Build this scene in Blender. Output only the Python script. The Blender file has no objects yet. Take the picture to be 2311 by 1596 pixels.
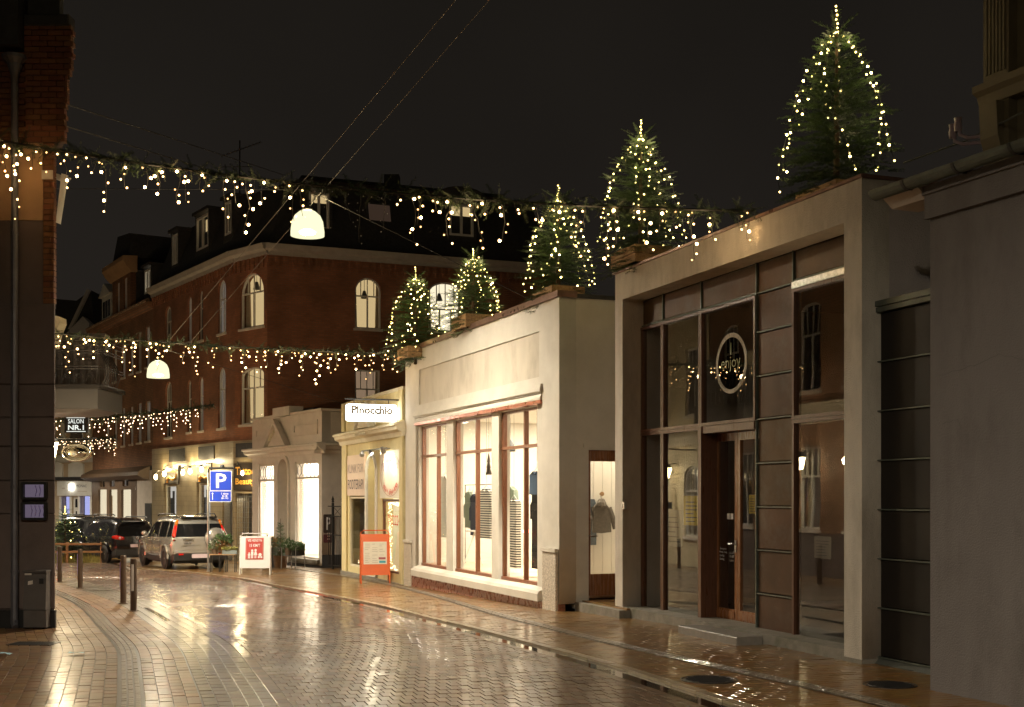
import bpy, math, random
import numpy as np
from mathutils import Vector, Matrix
R = random.Random(7)
SC = bpy.context.scene
COL = SC.collection
# ---------------------------------------------------------------- camera, world, exposure
FPX, CX, HY, EYE = 2800.0, 1155.5, 1120.0, 1.8       # measured from the photograph (2311 px wide)
cam_d = bpy.data.cameras.new('camera'); cam = bpy.data.objects.new('camera', cam_d); COL.objects.link(cam)
cam.location = (0, 0, EYE); cam.rotation_euler = (math.radians(90), 0, 0)
cam_d.sensor_width = 36; cam_d.lens = FPX / 2311 * 36; cam_d.shift_y = (HY - 798) / 2311
cam_d.clip_start = 0.1; cam_d.clip_end = 1200
SC.camera = cam
W = bpy.data.worlds.new('World'); SC.world = W; W.use_nodes = True
_n = W.node_tree.nodes; _l = W.node_tree.links
_bg = _n['Background']; _bg.inputs[1].default_value = 1.0
_tc = _n.new('ShaderNodeTexCoord'); _sx = _n.new('ShaderNodeSeparateXYZ'); _rp = _n.new('ShaderNodeValToRGB')
_l.new(_tc.outputs['Generated'], _sx.inputs[0]); _l.new(_sx.outputs[2], _rp.inputs[0]); _l.new(_rp.outputs[0], _bg.inputs[0])
_rp.color_ramp.elements[0].position = 0.0; _rp.color_ramp.elements[0].color = (0.0102, 0.0084, 0.0070, 1)
_rp.color_ramp.elements[1].position = 0.6; _rp.color_ramp.elements[1].color = (0.0044, 0.0038, 0.0029, 1)
_nz = _n.new('ShaderNodeTexNoise'); _nz.inputs['Scale'].default_value = 3.0; _nz.inputs['Detail'].default_value = 4; _l.new(_tc.outputs['Generated'], _nz.inputs['Vector'])   # low cloud lit by the town
_mr = _n.new('ShaderNodeMapRange'); _mr.inputs[1].default_value = .3; _mr.inputs[2].default_value = .7; _mr.inputs[3].default_value = .86; _mr.inputs[4].default_value = 1.14; _l.new(_nz.outputs[0], _mr.inputs[0]); _l.new(_mr.outputs[0], _bg.inputs[1])
SC.view_settings.view_transform = 'Standard'; SC.view_settings.look = 'None'
SC.view_settings.exposure = 0.75; SC.view_settings.gamma = 1.0; SC.view_settings.use_curve_mapping = False
SC.cycles.max_bounces = 7; SC.cycles.diffuse_bounces = 3; SC.cycles.glossy_bounces = 4
SC.cycles.transparent_max_bounces = 16; SC.cycles.transmission_bounces = 4
SC.cycles.sample_clamp_indirect = 4.0; SC.cycles.caustics_reflective = False; SC.cycles.caustics_refractive = False
SC.cycles.use_denoising = True

# ---------------------------------------------------------------- helpers
def zg(Y):
    Y = max(-20.0, min(95.0, Y))
    return 0.0 if Y <= 17 else -0.02 * (Y - 17)
def P(px, py, Y): return Vector(((px - CX) / FPX * Y, Y, EYE - (py - HY) / FPX * Y))
def G(px, py):
    k = (py - HY) / FPX
    Y = EYE / k
    if Y > 17: Y = 1.46 / (k - 0.02)
    return Vector(((px - CX) / FPX * Y, Y, zg(Y)))
def lnk(o, parent=None):
    COL.objects.link(o)
    if parent is not None: o.parent = parent
    return o
def tag(o, label=None, cat=None, group=None, kind=None):
    if label: o['label'] = label
    if cat: o['category'] = cat
    if group: o['group'] = group
    if kind: o['kind'] = kind
    return o
def thing(name, label, cat, loc=(0, 0, 0), rz=0.0, group=None):
    o = bpy.data.objects.new(name, None); lnk(o); o.location = loc; o.rotation_euler = (0, 0, rz)
    o.empty_display_size = 0.2
    return tag(o, label, cat, group)
class MB:
    def __init__(s): s.v = []; s.f = []
    def poly(s, pts):
        b = len(s.v); s.v += [tuple(p) for p in pts]; s.f.append(tuple(range(b, b + len(pts)))); return s
    def hexa(s, p):   # 4 bottom, 4 top
        b = len(s.v); s.v += [tuple(q) for q in p]
        s.f += [tuple(b + i for i in f) for f in ((3, 2, 1, 0), (4, 5, 6, 7), (0, 1, 5, 4), (1, 2, 6, 5), (2, 3, 7, 6), (3, 0, 4, 7))]
        return s
    def box(s, x0, x1, y0, y1, z0, z1):
        return s.hexa([(x0, y0, z0), (x1, y0, z0), (x1, y1, z0), (x0, y1, z0), (x0, y0, z1), (x1, y0, z1), (x1, y1, z1), (x0, y1, z1)])
    def cbox(s, x0, x1, y0, y1, z0, z1, c):   # box whose -y face is chamfered by c
        b = len(s.v)
        s.v += [(x0, y1, z0), (x1, y1, z0), (x1, y1, z1), (x0, y1, z1), (x0, y0 + c, z0), (x1, y0 + c, z0), (x1, y0 + c, z1), (x0, y0 + c, z1),
                (x0 + c, y0, z0 + c), (x1 - c, y0, z0 + c), (x1 - c, y0, z1 - c), (x0 + c, y0, z1 - c)]
        for i in range(4):
            j = (i + 1) % 4
            s.f.append((b + 4 + i, b + 4 + j, b + j, b + i)); s.f.append((b + 8 + i, b + 8 + j, b + 4 + j, b + 4 + i))
        s.f.append((b + 8, b + 9, b + 10, b + 11)); s.f.append((b + 3, b + 2, b + 1, b))
        return s
    def prism(s, poly, w0, w1, ax='y'):   # poly in (x,z) swept in y (ax y), or (y,z) swept in x, or (x,y) swept in z
        b = len(s.v); n = len(poly)
        for w in (w0, w1):
            for (a, c) in poly:
                s.v.append((a, w, c) if ax == 'y' else ((w, a, c) if ax == 'x' else (a, c, w)))
        s.f.append(tuple(range(b, b + n))); s.f.append(tuple(range(b + 2 * n - 1, b + n - 1, -1)))
        for i in range(n):
            j = (i + 1) % n; s.f.append((b + j, b + i, b + n + i, b + n + j))
        return s
    def tube(s, path, r, n=6, caps=True):
        path = [Vector(p) for p in path]; b = len(s.v); m = len(path)
        for i, p in enumerate(path):
            d = (path[min(i + 1, m - 1)] - path[max(i - 1, 0)])
            if d.length < 1e-9: d = Vector((0, 0, 1))
            d.normalize(); up = Vector((0, 0, 1)) if abs(d.z) < 0.95 else Vector((1, 0, 0))
            a = d.cross(up).normalized(); c = a.cross(d)
            rr = r[i] if isinstance(r, (list, tuple)) else r
            for k in range(n):
                t = 2 * math.pi * k / n; s.v.append(tuple(p + a * (rr * math.cos(t)) + c * (rr * math.sin(t))))
        for i in range(m - 1):
            for k in range(n):
                k2 = (k + 1) % n; s.f.append((b + i * n + k, b + i * n + k2, b + (i + 1) * n + k2, b + (i + 1) * n + k))
        if caps: s.f.append(tuple(b + k for k in range(n - 1, -1, -1))); s.f.append(tuple(b + (m - 1) * n + k for k in range(n)))
        return s
    def lathe(s, prof, n=16, c=(0, 0, 0), ax='z'):   # prof [(r,h)]
        b = len(s.v); m = len(prof)
        for (r, h) in prof:
            for k in range(n):
                t = 2 * math.pi * k / n; x, y = r * math.cos(t), r * math.sin(t)
                p = (x, y, h) if ax == 'z' else ((x, h, y) if ax == 'y' else (h, x, y))
                s.v.append((p[0] + c[0], p[1] + c[1], p[2] + c[2]))
        for i in range(m - 1):
            for k in range(n):
                k2 = (k + 1) % n; s.f.append((b + i * n + k, b + i * n + k2, b + (i + 1) * n + k2, b + (i + 1) * n + k))
        return s
    def build(s, name, mat, parent=None, smooth=False, **kw):
        me = bpy.data.meshes.new(name); me.from_pydata(s.v, [], s.f); me.update()
        if mat is not None: me.materials.append(mat)
        if smooth: me.polygons.foreach_set('use_smooth', [True] * len(me.polygons))
        o = bpy.data.objects.new(name, me); lnk(o, parent)
        if kw: tag(o, **kw)
        return o
def np_obj(name, verts, faces, mat, parent=None, nv=3, **kw):
    me = bpy.data.meshes.new(name); V = np.asarray(verts, dtype=np.float32).reshape(-1, 3); Fa = np.asarray(faces, dtype=np.int32).reshape(-1, nv)
    me.vertices.add(len(V)); me.vertices.foreach_set('co', V.ravel()); me.loops.add(Fa.size); me.loops.foreach_set('vertex_index', Fa.ravel())
    me.polygons.add(len(Fa)); me.polygons.foreach_set('loop_start', np.arange(len(Fa), dtype=np.int32) * nv); me.polygons.foreach_set('use_smooth', np.zeros(len(Fa), dtype=bool)); me.update(calc_edges=True)
    me.validate(); me.materials.append(mat); o = bpy.data.objects.new(name, me); lnk(o, parent)
    if kw: tag(o, **kw)
    return o
def copy_part(src, parent, loc=None, rot=None, scale=None):
    o = src.copy(); COL.objects.link(o); o.parent = parent
    if loc is not None: o.location = loc
    if rot is not None: o.rotation_euler = rot
    if scale is not None: o.scale = scale
    return o
def copy_tree(o, parent=None):
    c = o.copy(); COL.objects.link(c); c.parent = parent
    for ch in [x for x in o.children]: copy_tree(ch, c)
    return c
# curve-filled wall with holes: outline and holes in (u, z); w0 outer face, w1 inner face
def wall(name, outline, holes, w0, w1, mat, parent=None, **kw):
    cu = bpy.data.curves.new('w', 'CURVE'); cu.dimensions = '2D'; cu.fill_mode = 'BOTH'; cu.extrude = abs(w1 - w0) / 2
    for pl in [outline] + list(holes):
        sp = cu.splines.new('POLY'); sp.points.add(len(pl) - 1); sp.use_cyclic_u = True
        for i, (a, b) in enumerate(pl): sp.points[i].co = (a, b, 0, 1)
    ob = bpy.data.objects.new('w', cu); me = bpy.data.meshes.new_from_object(ob)
    bpy.data.objects.remove(ob); bpy.data.curves.remove(cu)
    me.name = name; mid = (w0 + w1) / 2
    me.transform(Matrix(((1, 0, 0, 0), (0, 0, -1, mid), (0, 1, 0, 0), (0, 0, 0, 1))))
    me.materials.clear(); me.materials.append(mat)
    o = bpy.data.objects.new(name, me); lnk(o, parent)
    if kw: tag(o, **kw)
    return o
def rect(a, b, c, d): return [(a, c), (b, c), (b, d), (a, d)]
def arch(a, b, c, d, n=10, flat=1.0):
    r = (b - a) / 2; m = (a + b) / 2; rz = r * flat
    return [(a, c), (b, c)] + [(m + r * math.cos(math.pi * k / n), d - rz + rz * math.sin(math.pi * k / n)) for k in range(n + 1)]
def text_mesh(s, bold=False, spacing=1.0, depth=0.004):
    cu = bpy.data.curves.new('t', 'FONT'); cu.body = s; cu.size = 1; cu.extrude = depth; cu.resolution_u = 2
    cu.space_character = spacing
    if bold: cu.offset = 0.018 if bold is True else bold
    ob = bpy.data.objects.new('t', cu); me = bpy.data.meshes.new_from_object(ob)
    bpy.data.objects.remove(ob); bpy.data.curves.remove(cu)
    return me
# lettering fitted into a (u,z) box on the plane w, reading from the street side (-w)
def text(parent, s, u0, u1, z0, z1, w, mat, name='lettering', bold=False, spacing=1.0, depth=0.004, keep=False):
    me = text_mesh(s, bold, spacing, 0.0)
    c = np.zeros(len(me.vertices) * 3); me.vertices.foreach_get('co', c); c = c.reshape(-1, 3)
    lo, hi = c.min(0), c.max(0); sx = (u1 - u0) / max(hi[0] - lo[0], 1e-6); sz = (z1 - z0) / max(hi[1] - lo[1], 1e-6)
    if keep: sx = sz = min(sx, sz)
    x = (c[:, 0] - (lo[0] + hi[0]) / 2) * sx + (u0 + u1) / 2; z = (c[:, 1] - (lo[1] + hi[1]) / 2) * sz + (z0 + z1) / 2
    me.vertices.foreach_set('co', np.stack([x, np.full(len(x), w - depth), z], 1).ravel().astype(np.float32)); me.update()
    me.materials.clear(); me.materials.append(mat); me.name = name
    o = bpy.data.objects.new(name, me); lnk(o, parent)
    return o
class Fr:     # a facade plane: A = left end, B = right end as seen from the street; local axes u (right), w (into the building), z
    def __init__(s, A, B):
        s.o = Vector((A[0], A[1], 0)); d = Vector((B[0] - A[0], B[1] - A[1], 0)); s.L = d.length; s.u = d.normalized()
        s.n = Vector((-s.u.y, s.u.x, 0)); s.rz = math.atan2(s.u.y, s.u.x)
    def uz(s, px, py, w=0.0):
        d = Vector(((px - CX) / FPX, 1, -(py - HY) / FPX)); c = Vector((0, 0, EYE))
        t = (w + (s.o - c).dot(s.n)) / d.dot(s.n); p = c + d * t
        return (p - s.o).dot(s.u), p.z
    def U(s, px, w=0.0): return s.uz(px, HY, w)[0]
    def Z(s, px, py, w=0.0): return s.uz(px, py, w)[1]
    def world(s, u, w, z): return s.o + s.u * u + s.n * w + Vector((0, 0, z))
    def thing(s, name, label, cat, group=None): return thing(name, label, cat, s.o, s.rz, group)
    def ground(s, u, w=0): return zg((s.o + s.u * u + s.n * w).y)

# ---------------------------------------------------------------- materials
def new_mat(name):
    m = bpy.data.materials.new(name); m.use_nodes = True
    return m, m.node_tree.nodes, m.node_tree.links, m.node_tree.nodes['Principled BSDF']
def mat(name, col, rough=0.6, metal=0.0, var=0.12, scale=3.0, bump=0.0, bscale=60.0, spec=0.5, coat=0.0, crough=0.08, rvar=0.0, rnd=0.0, dirt=None, dirt_scale=1.2, dirt_amt=0.4, stretch=None, object_random=0.0):
    m, n, l, b = new_mat(name)
    b.inputs['Roughness'].default_value = rough; b.inputs['Metallic'].default_value = metal
    b.inputs['Specular IOR Level'].default_value = spec; b.inputs['Coat Weight'].default_value = coat; b.inputs['Coat Roughness'].default_value = crough
    tc = n.new('ShaderNodeTexCoord'); vec = tc.outputs['Object']
    if stretch:
        mp = n.new('ShaderNodeMapping'); mp.inputs['Scale'].default_value = stretch; l.new(vec, mp.inputs[0]); vec = mp.outputs[0]
    nz = n.new('ShaderNodeTexNoise'); nz.inputs['Scale'].default_value = scale; nz.inputs['Detail'].default_value = 6; nz.inputs['Roughness'].default_value = 0.62
    l.new(vec, nz.inputs['Vector'])
    mx = n.new('ShaderNodeMix'); mx.data_type = 'RGBA'
    mx.inputs[6].default_value = tuple(c * (1 - var) for c in col) + (1,); mx.inputs[7].default_value = tuple(min(1, c * (1 + var)) for c in col) + (1,)
    mr = n.new('ShaderNodeMapRange'); mr.inputs[1].default_value = 0.3; mr.inputs[2].default_value = 0.7
    l.new(nz.outputs[0], mr.inputs[0]); l.new(mr.outputs[0], mx.inputs[0]); out = mx.outputs[2]
    if dirt is not None:
        n2 = n.new('ShaderNodeTexNoise'); n2.inputs['Scale'].default_value = dirt_scale; n2.inputs['Detail'].default_value = 8; n2.inputs['Roughness'].default_value = 0.7
        l.new(vec, n2.inputs['Vector'])
        m2 = n.new('ShaderNodeMapRange'); m2.inputs[1].default_value = 0.48; m2.inputs[2].default_value = 0.72; m2.inputs[4].default_value = dirt_amt
        l.new(n2.outputs[0], m2.inputs[0])
        x2 = n.new('ShaderNodeMix'); x2.data_type = 'RGBA'; x2.inputs[7].default_value = tuple(dirt) + (1,)
        l.new(m2.outputs[0], x2.inputs[0]); l.new(out, x2.inputs[6]); out = x2.outputs[2]
    if rnd or object_random:
        ge = n.new('ShaderNodeNewGeometry'); oi = n.new('ShaderNodeObjectInfo'); ad = n.new('ShaderNodeMath'); ad.operation = 'ADD'; fr = n.new('ShaderNodeMath'); fr.operation = 'FRACT'
        l.new(ge.outputs['Random Per Island'], ad.inputs[0]); l.new(oi.outputs['Random'], ad.inputs[1]); l.new(ad.outputs[0], fr.inputs[0])
        hs = n.new('ShaderNodeHueSaturation'); vr = n.new('ShaderNodeMapRange'); vr.inputs[3].default_value = 1 - (rnd or object_random); vr.inputs[4].default_value = 1 + (rnd or object_random)
        l.new(fr.outputs[0], vr.inputs[0]); l.new(vr.outputs[0], hs.inputs['Value']); l.new(out, hs.inputs['Color'])
        hr = n.new('ShaderNodeMapRange'); hr.inputs[3].default_value = 0.488; hr.inputs[4].default_value = 0.512
        m7 = n.new('ShaderNodeMath'); m7.operation = 'MULTIPLY'; m7.inputs[1].default_value = 7.31; f7 = n.new('ShaderNodeMath'); f7.operation = 'FRACT'
        l.new(fr.outputs[0], m7.inputs[0]); l.new(m7.outputs[0], f7.inputs[0]); l.new(f7.outputs[0], hr.inputs[0]); l.new(hr.outputs[0], hs.inputs['Hue'])
        out = hs.outputs[0]
    l.new(out, b.inputs['Base Color'])
    if rvar:
        rr = n.new('ShaderNodeMapRange'); rr.inputs[1].default_value = 0.3; rr.inputs[2].default_value = 0.7
        rr.inputs[3].default_value = max(0.02, rough - rvar); rr.inputs[4].default_value = min(1, rough + rvar)
        n3 = n.new('ShaderNodeTexNoise'); n3.inputs['Scale'].default_value = scale * 0.7; n3.inputs['Detail'].default_value = 5; l.new(vec, n3.inputs['Vector'])
        l.new(n3.outputs[0], rr.inputs[0]); l.new(rr.outputs[0], b.inputs['Roughness'])
    if bump:
        nb = n.new('ShaderNodeTexNoise'); nb.inputs['Scale'].default_value = bscale; nb.inputs['Detail'].default_value = 4
        l.new(tc.outputs['Object'], nb.inputs['Vector']); bp = n.new('ShaderNodeBump'); bp.inputs['Strength'].default_value = bump; bp.inputs['Distance'].default_value = 0.02
        l.new(nb.outputs[0], bp.inputs['Height']); l.new(bp.outputs[0], b.inputs['Normal'])
    return m
def brickmat(name, c1, c2, mortar, bw=0.22, bh=0.075, rough=0.8, msize=0.012):
    m, n, l, b = new_mat(name); b.inputs['Roughness'].default_value = rough
    tc = n.new('ShaderNodeTexCoord'); sp = n.new('ShaderNodeSeparateXYZ'); ad = n.new('ShaderNodeMath'); ad.operation = 'ADD'; cb = n.new('ShaderNodeCombineXYZ')
    l.new(tc.outputs['Object'], sp.inputs[0]); l.new(sp.outputs[0], ad.inputs[0]); l.new(sp.outputs[1], ad.inputs[1]); l.new(ad.outputs[0], cb.inputs[0]); l.new(sp.outputs[2], cb.inputs[1])
    br = n.new('ShaderNodeTexBrick'); l.new(cb.outputs[0], br.inputs['Vector']); br.inputs['Scale'].default_value = 1
    br.inputs['Brick Width'].default_value = bw; br.inputs['Row Height'].default_value = bh; br.inputs['Mortar Size'].default_value = msize; br.inputs['Mortar Smooth'].default_value = 0.3
    br.inputs['Color1'].default_value = c1 + (1,); br.inputs['Color2'].default_value = c2 + (1,); br.inputs['Mortar'].default_value = mortar + (1,); br.offset = 0.5
    nz = n.new('ShaderNodeTexNoise'); nz.inputs['Scale'].default_value = 0.8; nz.inputs['Detail'].default_value = 7; l.new(tc.outputs['Object'], nz.inputs['Vector'])
    hs = n.new('ShaderNodeHueSaturation'); mr = n.new('ShaderNodeMapRange'); mr.inputs[1].default_value = 0.3; mr.inputs[2].default_value = 0.7; mr.inputs[3].default_value = 0.65; mr.inputs[4].default_value = 1.25
    l.new(nz.outputs[0], mr.inputs[0]); l.new(mr.outputs[0], hs.inputs['Value']); l.new(br.outputs[0], hs.inputs['Color']); l.new(hs.outputs[0], b.inputs['Base Color'])
    bp = n.new('ShaderNodeBump'); bp.invert = True; bp.inputs['Strength'].default_value = 0.5; bp.inputs['Distance'].default_value = 0.012; l.new(br.outputs['Fac'], bp.inputs['Height']); l.new(bp.outputs[0], b.inputs['Normal'])
    return m
def emis(name, col, st, samp='AUTO'):
    m, n, l, b = new_mat(name); n.remove(b); e = n.new('ShaderNodeEmission'); e.inputs[0].default_value = tuple(col) + (1,); e.inputs[1].default_value = st
    l.new(e.outputs[0], n['Material Output'].inputs[0]); m.cycles.emission_sampling = samp
    return m
def glassmat(name, ior=1.55, tint=(0.95, 0.96, 0.95), wav=0.0, rough=0.0):
    m, n, l, b = new_mat(name); n.remove(b)
    t = n.new('ShaderNodeBsdfTransparent'); t.inputs[0].default_value = tint + (1,)
    g = n.new('ShaderNodeBsdfGlossy'); g.inputs['Roughness'].default_value = rough; g.inputs['Color'].default_value = (1, 1, 1, 1)
    f = n.new('ShaderNodeFresnel'); f.inputs['IOR'].default_value = ior; mx = n.new('ShaderNodeMixShader')
    if wav:
        tc = n.new('ShaderNodeTexCoord'); nz = n.new('ShaderNodeTexNoise'); nz.inputs['Scale'].default_value = 1.1; nz.inputs['Detail'].default_value = 1; l.new(tc.outputs['Object'], nz.inputs['Vector'])
        bp = n.new('ShaderNodeBump'); bp.inputs['Strength'].default_value = wav; bp.inputs['Distance'].default_value = 0.02; l.new(nz.outputs[0], bp.inputs['Height']); l.new(bp.outputs[0], g.inputs['Normal'])
    ge = n.new('ShaderNodeNewGeometry'); ib = n.new('ShaderNodeMath'); ib.operation = 'SUBTRACT'; ib.inputs[0].default_value = 1.0; ml = n.new('ShaderNodeMath'); ml.operation = 'MULTIPLY'
    l.new(ge.outputs['Backfacing'], ib.inputs[1]); l.new(f.outputs[0], ml.inputs[0]); l.new(ib.outputs[0], ml.inputs[1])   # only the outer face of the sheet reflects
    l.new(ml.outputs[0], mx.inputs[0]); l.new(t.outputs[0], mx.inputs[1]); l.new(g.outputs[0], mx.inputs[2]); l.new(mx.outputs[0], n['Material Output'].inputs[0])
    return m
M = {}
M['stucco'] = mat('stucco_cream', (0.62, 0.585, 0.52), 0.75, var=0.07, scale=2.5, bump=0.25, bscale=90, dirt=(0.40, 0.36, 0.29), dirt_scale=1.0, dirt_amt=0.3)
M['stucco_upper'] = mat('stucco_stained', (0.56, 0.51, 0.43), 0.8, var=0.1, scale=2.0, bump=0.2, bscale=80, dirt=(0.30, 0.26, 0.20), dirt_scale=1.1, dirt_amt=0.75, stretch=(1, 1, 0.45))
M['stucco_rough'] = mat('stucco_grey', (0.62, 0.565, 0.49), 0.85, var=0.1, scale=3.5, bump=0.7, bscale=70, dirt=(0.27, 0.235, 0.18), dirt_scale=2.2, dirt_amt=0.55, stretch=(1, 1, .35))
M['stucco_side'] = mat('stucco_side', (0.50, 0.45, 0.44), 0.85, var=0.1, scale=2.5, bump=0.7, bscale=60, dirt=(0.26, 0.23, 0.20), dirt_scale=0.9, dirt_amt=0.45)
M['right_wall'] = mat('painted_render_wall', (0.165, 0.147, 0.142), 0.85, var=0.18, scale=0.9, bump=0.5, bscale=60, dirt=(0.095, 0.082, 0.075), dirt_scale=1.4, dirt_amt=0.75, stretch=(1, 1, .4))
M['dark_render'] = mat('dark_render', (0.135, 0.10, 0.088), 0.8, var=0.1, scale=2, bump=0.2, bscale=70, dirt=(0.07, 0.055, 0.05), dirt_amt=0.5)
M['ochre'] = mat('ochre_render', (0.42, 0.26, 0.14), 0.8, var=0.1, scale=2, bump=0.2, bscale=70, dirt=(0.25, 0.15, 0.09), dirt_amt=0.5)
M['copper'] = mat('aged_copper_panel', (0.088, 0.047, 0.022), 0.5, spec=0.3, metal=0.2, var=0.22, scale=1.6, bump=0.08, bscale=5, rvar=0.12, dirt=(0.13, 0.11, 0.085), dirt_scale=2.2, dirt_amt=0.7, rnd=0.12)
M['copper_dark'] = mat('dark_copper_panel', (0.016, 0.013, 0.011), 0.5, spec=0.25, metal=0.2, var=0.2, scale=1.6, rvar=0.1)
M['seam'] = mat('copper_seam', (0.10, 0.115, 0.095), 0.45, metal=0.4, var=0.3, scale=5)
M['lead'] = mat('lead_flashing', (0.085, 0.09, 0.082), 0.4, metal=0.2, var=0.3, scale=4, dirt=(0.05, 0.06, 0.03), dirt_scale=3)
M['galv'] = mat('galvanised_strip', (0.55, 0.55, 0.52), 0.3, metal=0.8, var=0.3, scale=25)
M['red_copper'] = mat('red_copper_flashing', (0.42, 0.14, 0.08), 0.32, metal=0.7, var=0.3, scale=6, rvar=0.12)
M['roofcopper'] = mat('copper_coping', (0.22, 0.13, 0.10), 0.35, metal=0.6, var=0.3, scale=5, rvar=0.12)
M['wood'] = mat('dark_stained_wood', (0.105, 0.045, 0.025), 0.35, var=0.25, scale=6, bump=0.1, bscale=30, stretch=(8, 8, 0.8), rvar=0.1)
M['woodred'] = mat('red_brown_window_wood', (0.20, 0.075, 0.035), 0.35, var=0.25, scale=6, stretch=(8, 8, 1), rvar=0.1)
M['doorwood'] = mat('varnished_door_wood', (0.24, 0.10, 0.04), 0.28, var=0.25, scale=5, stretch=(8, 8, 0.8), rvar=0.1)
M['granite_red'] = mat('red_granite', (0.25, 0.10, 0.06), 0.3, var=0.35, scale=12, rvar=0.15)
M['roughstone'] = mat('rough_cast_stone', (0.52, 0.46, 0.38), 0.85, var=0.35, scale=35, bump=1.0, bscale=28)
M['concrete'] = mat('concrete', (0.22, 0.20, 0.17), 0.6, var=0.2, scale=6, bump=0.3, bscale=50, dirt=(0.06, 0.075, 0.03), dirt_scale=2.5, dirt_amt=0.6)
M['stone_step'] = mat('grey_stone', (0.24, 0.22, 0.20), 0.4, var=0.15, scale=10, bump=0.15)
M['white_paint'] = mat('white_paint', (0.75, 0.73, 0.69), 0.5, var=0.06, scale=4)
M['frame_white'] = mat('white_window_paint', (0.60, 0.58, 0.55), 0.5, var=0.08, scale=4)
M['kiosk'] = mat('pinkish_grey_paint', (0.60, 0.54, 0.48), 0.7, var=0.08, scale=2.5, bump=0.15, bscale=60, dirt=(0.30, 0.25, 0.22), dirt_amt=0.35)
M['kiosk_side'] = M['kiosk']
M['yellow_wall'] = mat('yellow_render', (0.62, 0.53, 0.29), 0.75, var=0.1, scale=2.5, bump=0.2, bscale=70, dirt=(0.42, 0.35, 0.18), dirt_amt=0.4)
M['cream'] = mat('cream_moulding', (0.66, 0.60, 0.45), 0.7, var=0.08, scale=4, bump=0.1, dirt=(0.35, 0.3, 0.2), dirt_amt=0.35)
M['black'] = mat('black_iron', (0.018, 0.017, 0.017), 0.4, var=0.2, scale=10)
M['darkgrey'] = mat('dark_grey_metal', (0.05, 0.05, 0.052), 0.45, var=0.15, scale=8)
M['zinc'] = mat('zinc', (0.13, 0.125, 0.14), 0.45, metal=0.3, var=0.2, scale=5)
M['steel'] = mat('steel', (0.45, 0.45, 0.45), 0.3, metal=0.9, var=0.1)
M['slate'] = mat('slate_roof', (0.035, 0.033, 0.034), 0.7, var=0.3, scale=8, bump=0.4, bscale=12)
M['tilered'] = brickmat('red_tile_roof', (0.20, 0.06, 0.04), (0.16, 0.048, 0.03), (0.03, 0.012, 0.01), 0.3, 0.32, 0.75, 0.03)
M['orangebrick'] = brickmat('orange_brick_wall', (0.30, 0.15, 0.07), (0.24, 0.12, 0.055), (0.15, 0.10, 0.07))
M['redbrick'] = brickmat('red_brick_wall', (0.31, 0.118, 0.056), (0.24, 0.088, 0.043), (0.20, 0.105, 0.065))
M['brownbrick'] = brickmat('brown_brick_wall', (0.30, 0.135, 0.065), (0.22, 0.095, 0.048), (0.12, 0.08, 0.055))
M['brick'] = mat('orange_brick', (0.19, 0.072, 0.030), 0.8, var=0.25, scale=14, bump=0.4, bscale=50, rnd=0.22)
M['mortar'] = mat('dark_mortar', (0.09, 0.055, 0.04), 0.9, var=0.2, scale=20)
M['tancladding'] = brickmat('tan_glazed_cladding', (0.36, 0.29, 0.18), (0.33, 0.265, 0.165), (0.18, 0.14, 0.09), 0.6, 0.2, 0.35, 0.008)
M['glass'] = glassmat('window_glass', 1.5, wav=0.05)
M['glass_dark'] = glassmat('reflective_glass', 1.95, (0.8, 0.8, 0.78), wav=0.05)
M['glass_plain'] = glassmat('display_glass', 1.5)
M['darkpane'] = mat('unlit_pane', (0.022, 0.022, 0.024), 0.06, var=0.3, scale=1)
M['lit_warm'] = emis('lit_room_warm', (1.0, 0.72, 0.36), 0.40)
M['lit_dim'] = emis('lit_room_dim', (1.0, 0.66, 0.42), 0.16)
M['lit_grey'] = emis('lit_curtain', (0.9, 0.78, 0.68), 0.12)
M['lit_faint'] = emis('lit_room_faint', (1.0, 0.62, 0.42), 0.022)
M['lit_white'] = emis('lit_room_white', (1.0, 0.86, 0.62), 0.72)
M['lit_blue'] = emis('lit_room_blue', (0.50, 0.52, 1.0), 0.55)
M['sign_white'] = emis('sign_light', (1.0, 0.95, 0.80), 5.0)
M['bulb'] = emis('warm_bulb', (1.0, 0.56, 0.20), 7.0, 'NONE'); M['bulb_bright'] = emis('bright_warm_bulb', (1.0, 0.60, 0.24), 22.0, 'NONE'); M['bulb_dim'] = emis('dim_warm_bulb', (1.0, 0.52, 0.17), 3.2, 'NONE')
M['bulb_green'] = emis('tree_bulb', (1.0, 0.74, 0.22), 7.0, 'NONE'); M['bulb_green_bright'] = emis('bright_tree_bulb', (1.0, 0.76, 0.26), 20.0, 'NONE'); M['bulb_green_dim'] = emis('dim_tree_bulb', (0.9, 0.75, 0.18), 3.0, 'NONE')
M['bulb_small'] = emis('far_bulb', (1.0, 0.64, 0.36), 7.0, 'NONE')
M['bulb_off'] = mat('unlit_bulb', (0.5, 0.5, 0.5), 0.1, var=0.05)
m_, n_, l_, b_ = new_mat('lamp_shade_glow'); n_.remove(b_)
_e = n_.new('ShaderNodeEmission'); _e.inputs[0].default_value = (1.0, .96, .62, 1); _e.inputs[1].default_value = 1.0; _t = n_.new('ShaderNodeBsdfTransparent'); _t.inputs[0].default_value = (.55, .53, .44, 1); _x = n_.new('ShaderNodeMixShader'); _x.inputs[0].default_value = .45
l_.new(_e.outputs[0], _x.inputs[1]); l_.new(_t.outputs[0], _x.inputs[2]); l_.new(_x.outputs[0], n_['Material Output'].inputs[0]); M['lampglow'] = m_   # milky plastic dome, lets part of the light through
M['lampcore'] = emis('lamp_bulb', (1.0, 0.97, 0.80), 45.0)
M['needle'] = mat('fir_needles', (0.048, 0.088, 0.022), 0.55, var=0.45, scale=9, rnd=0.3)
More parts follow.
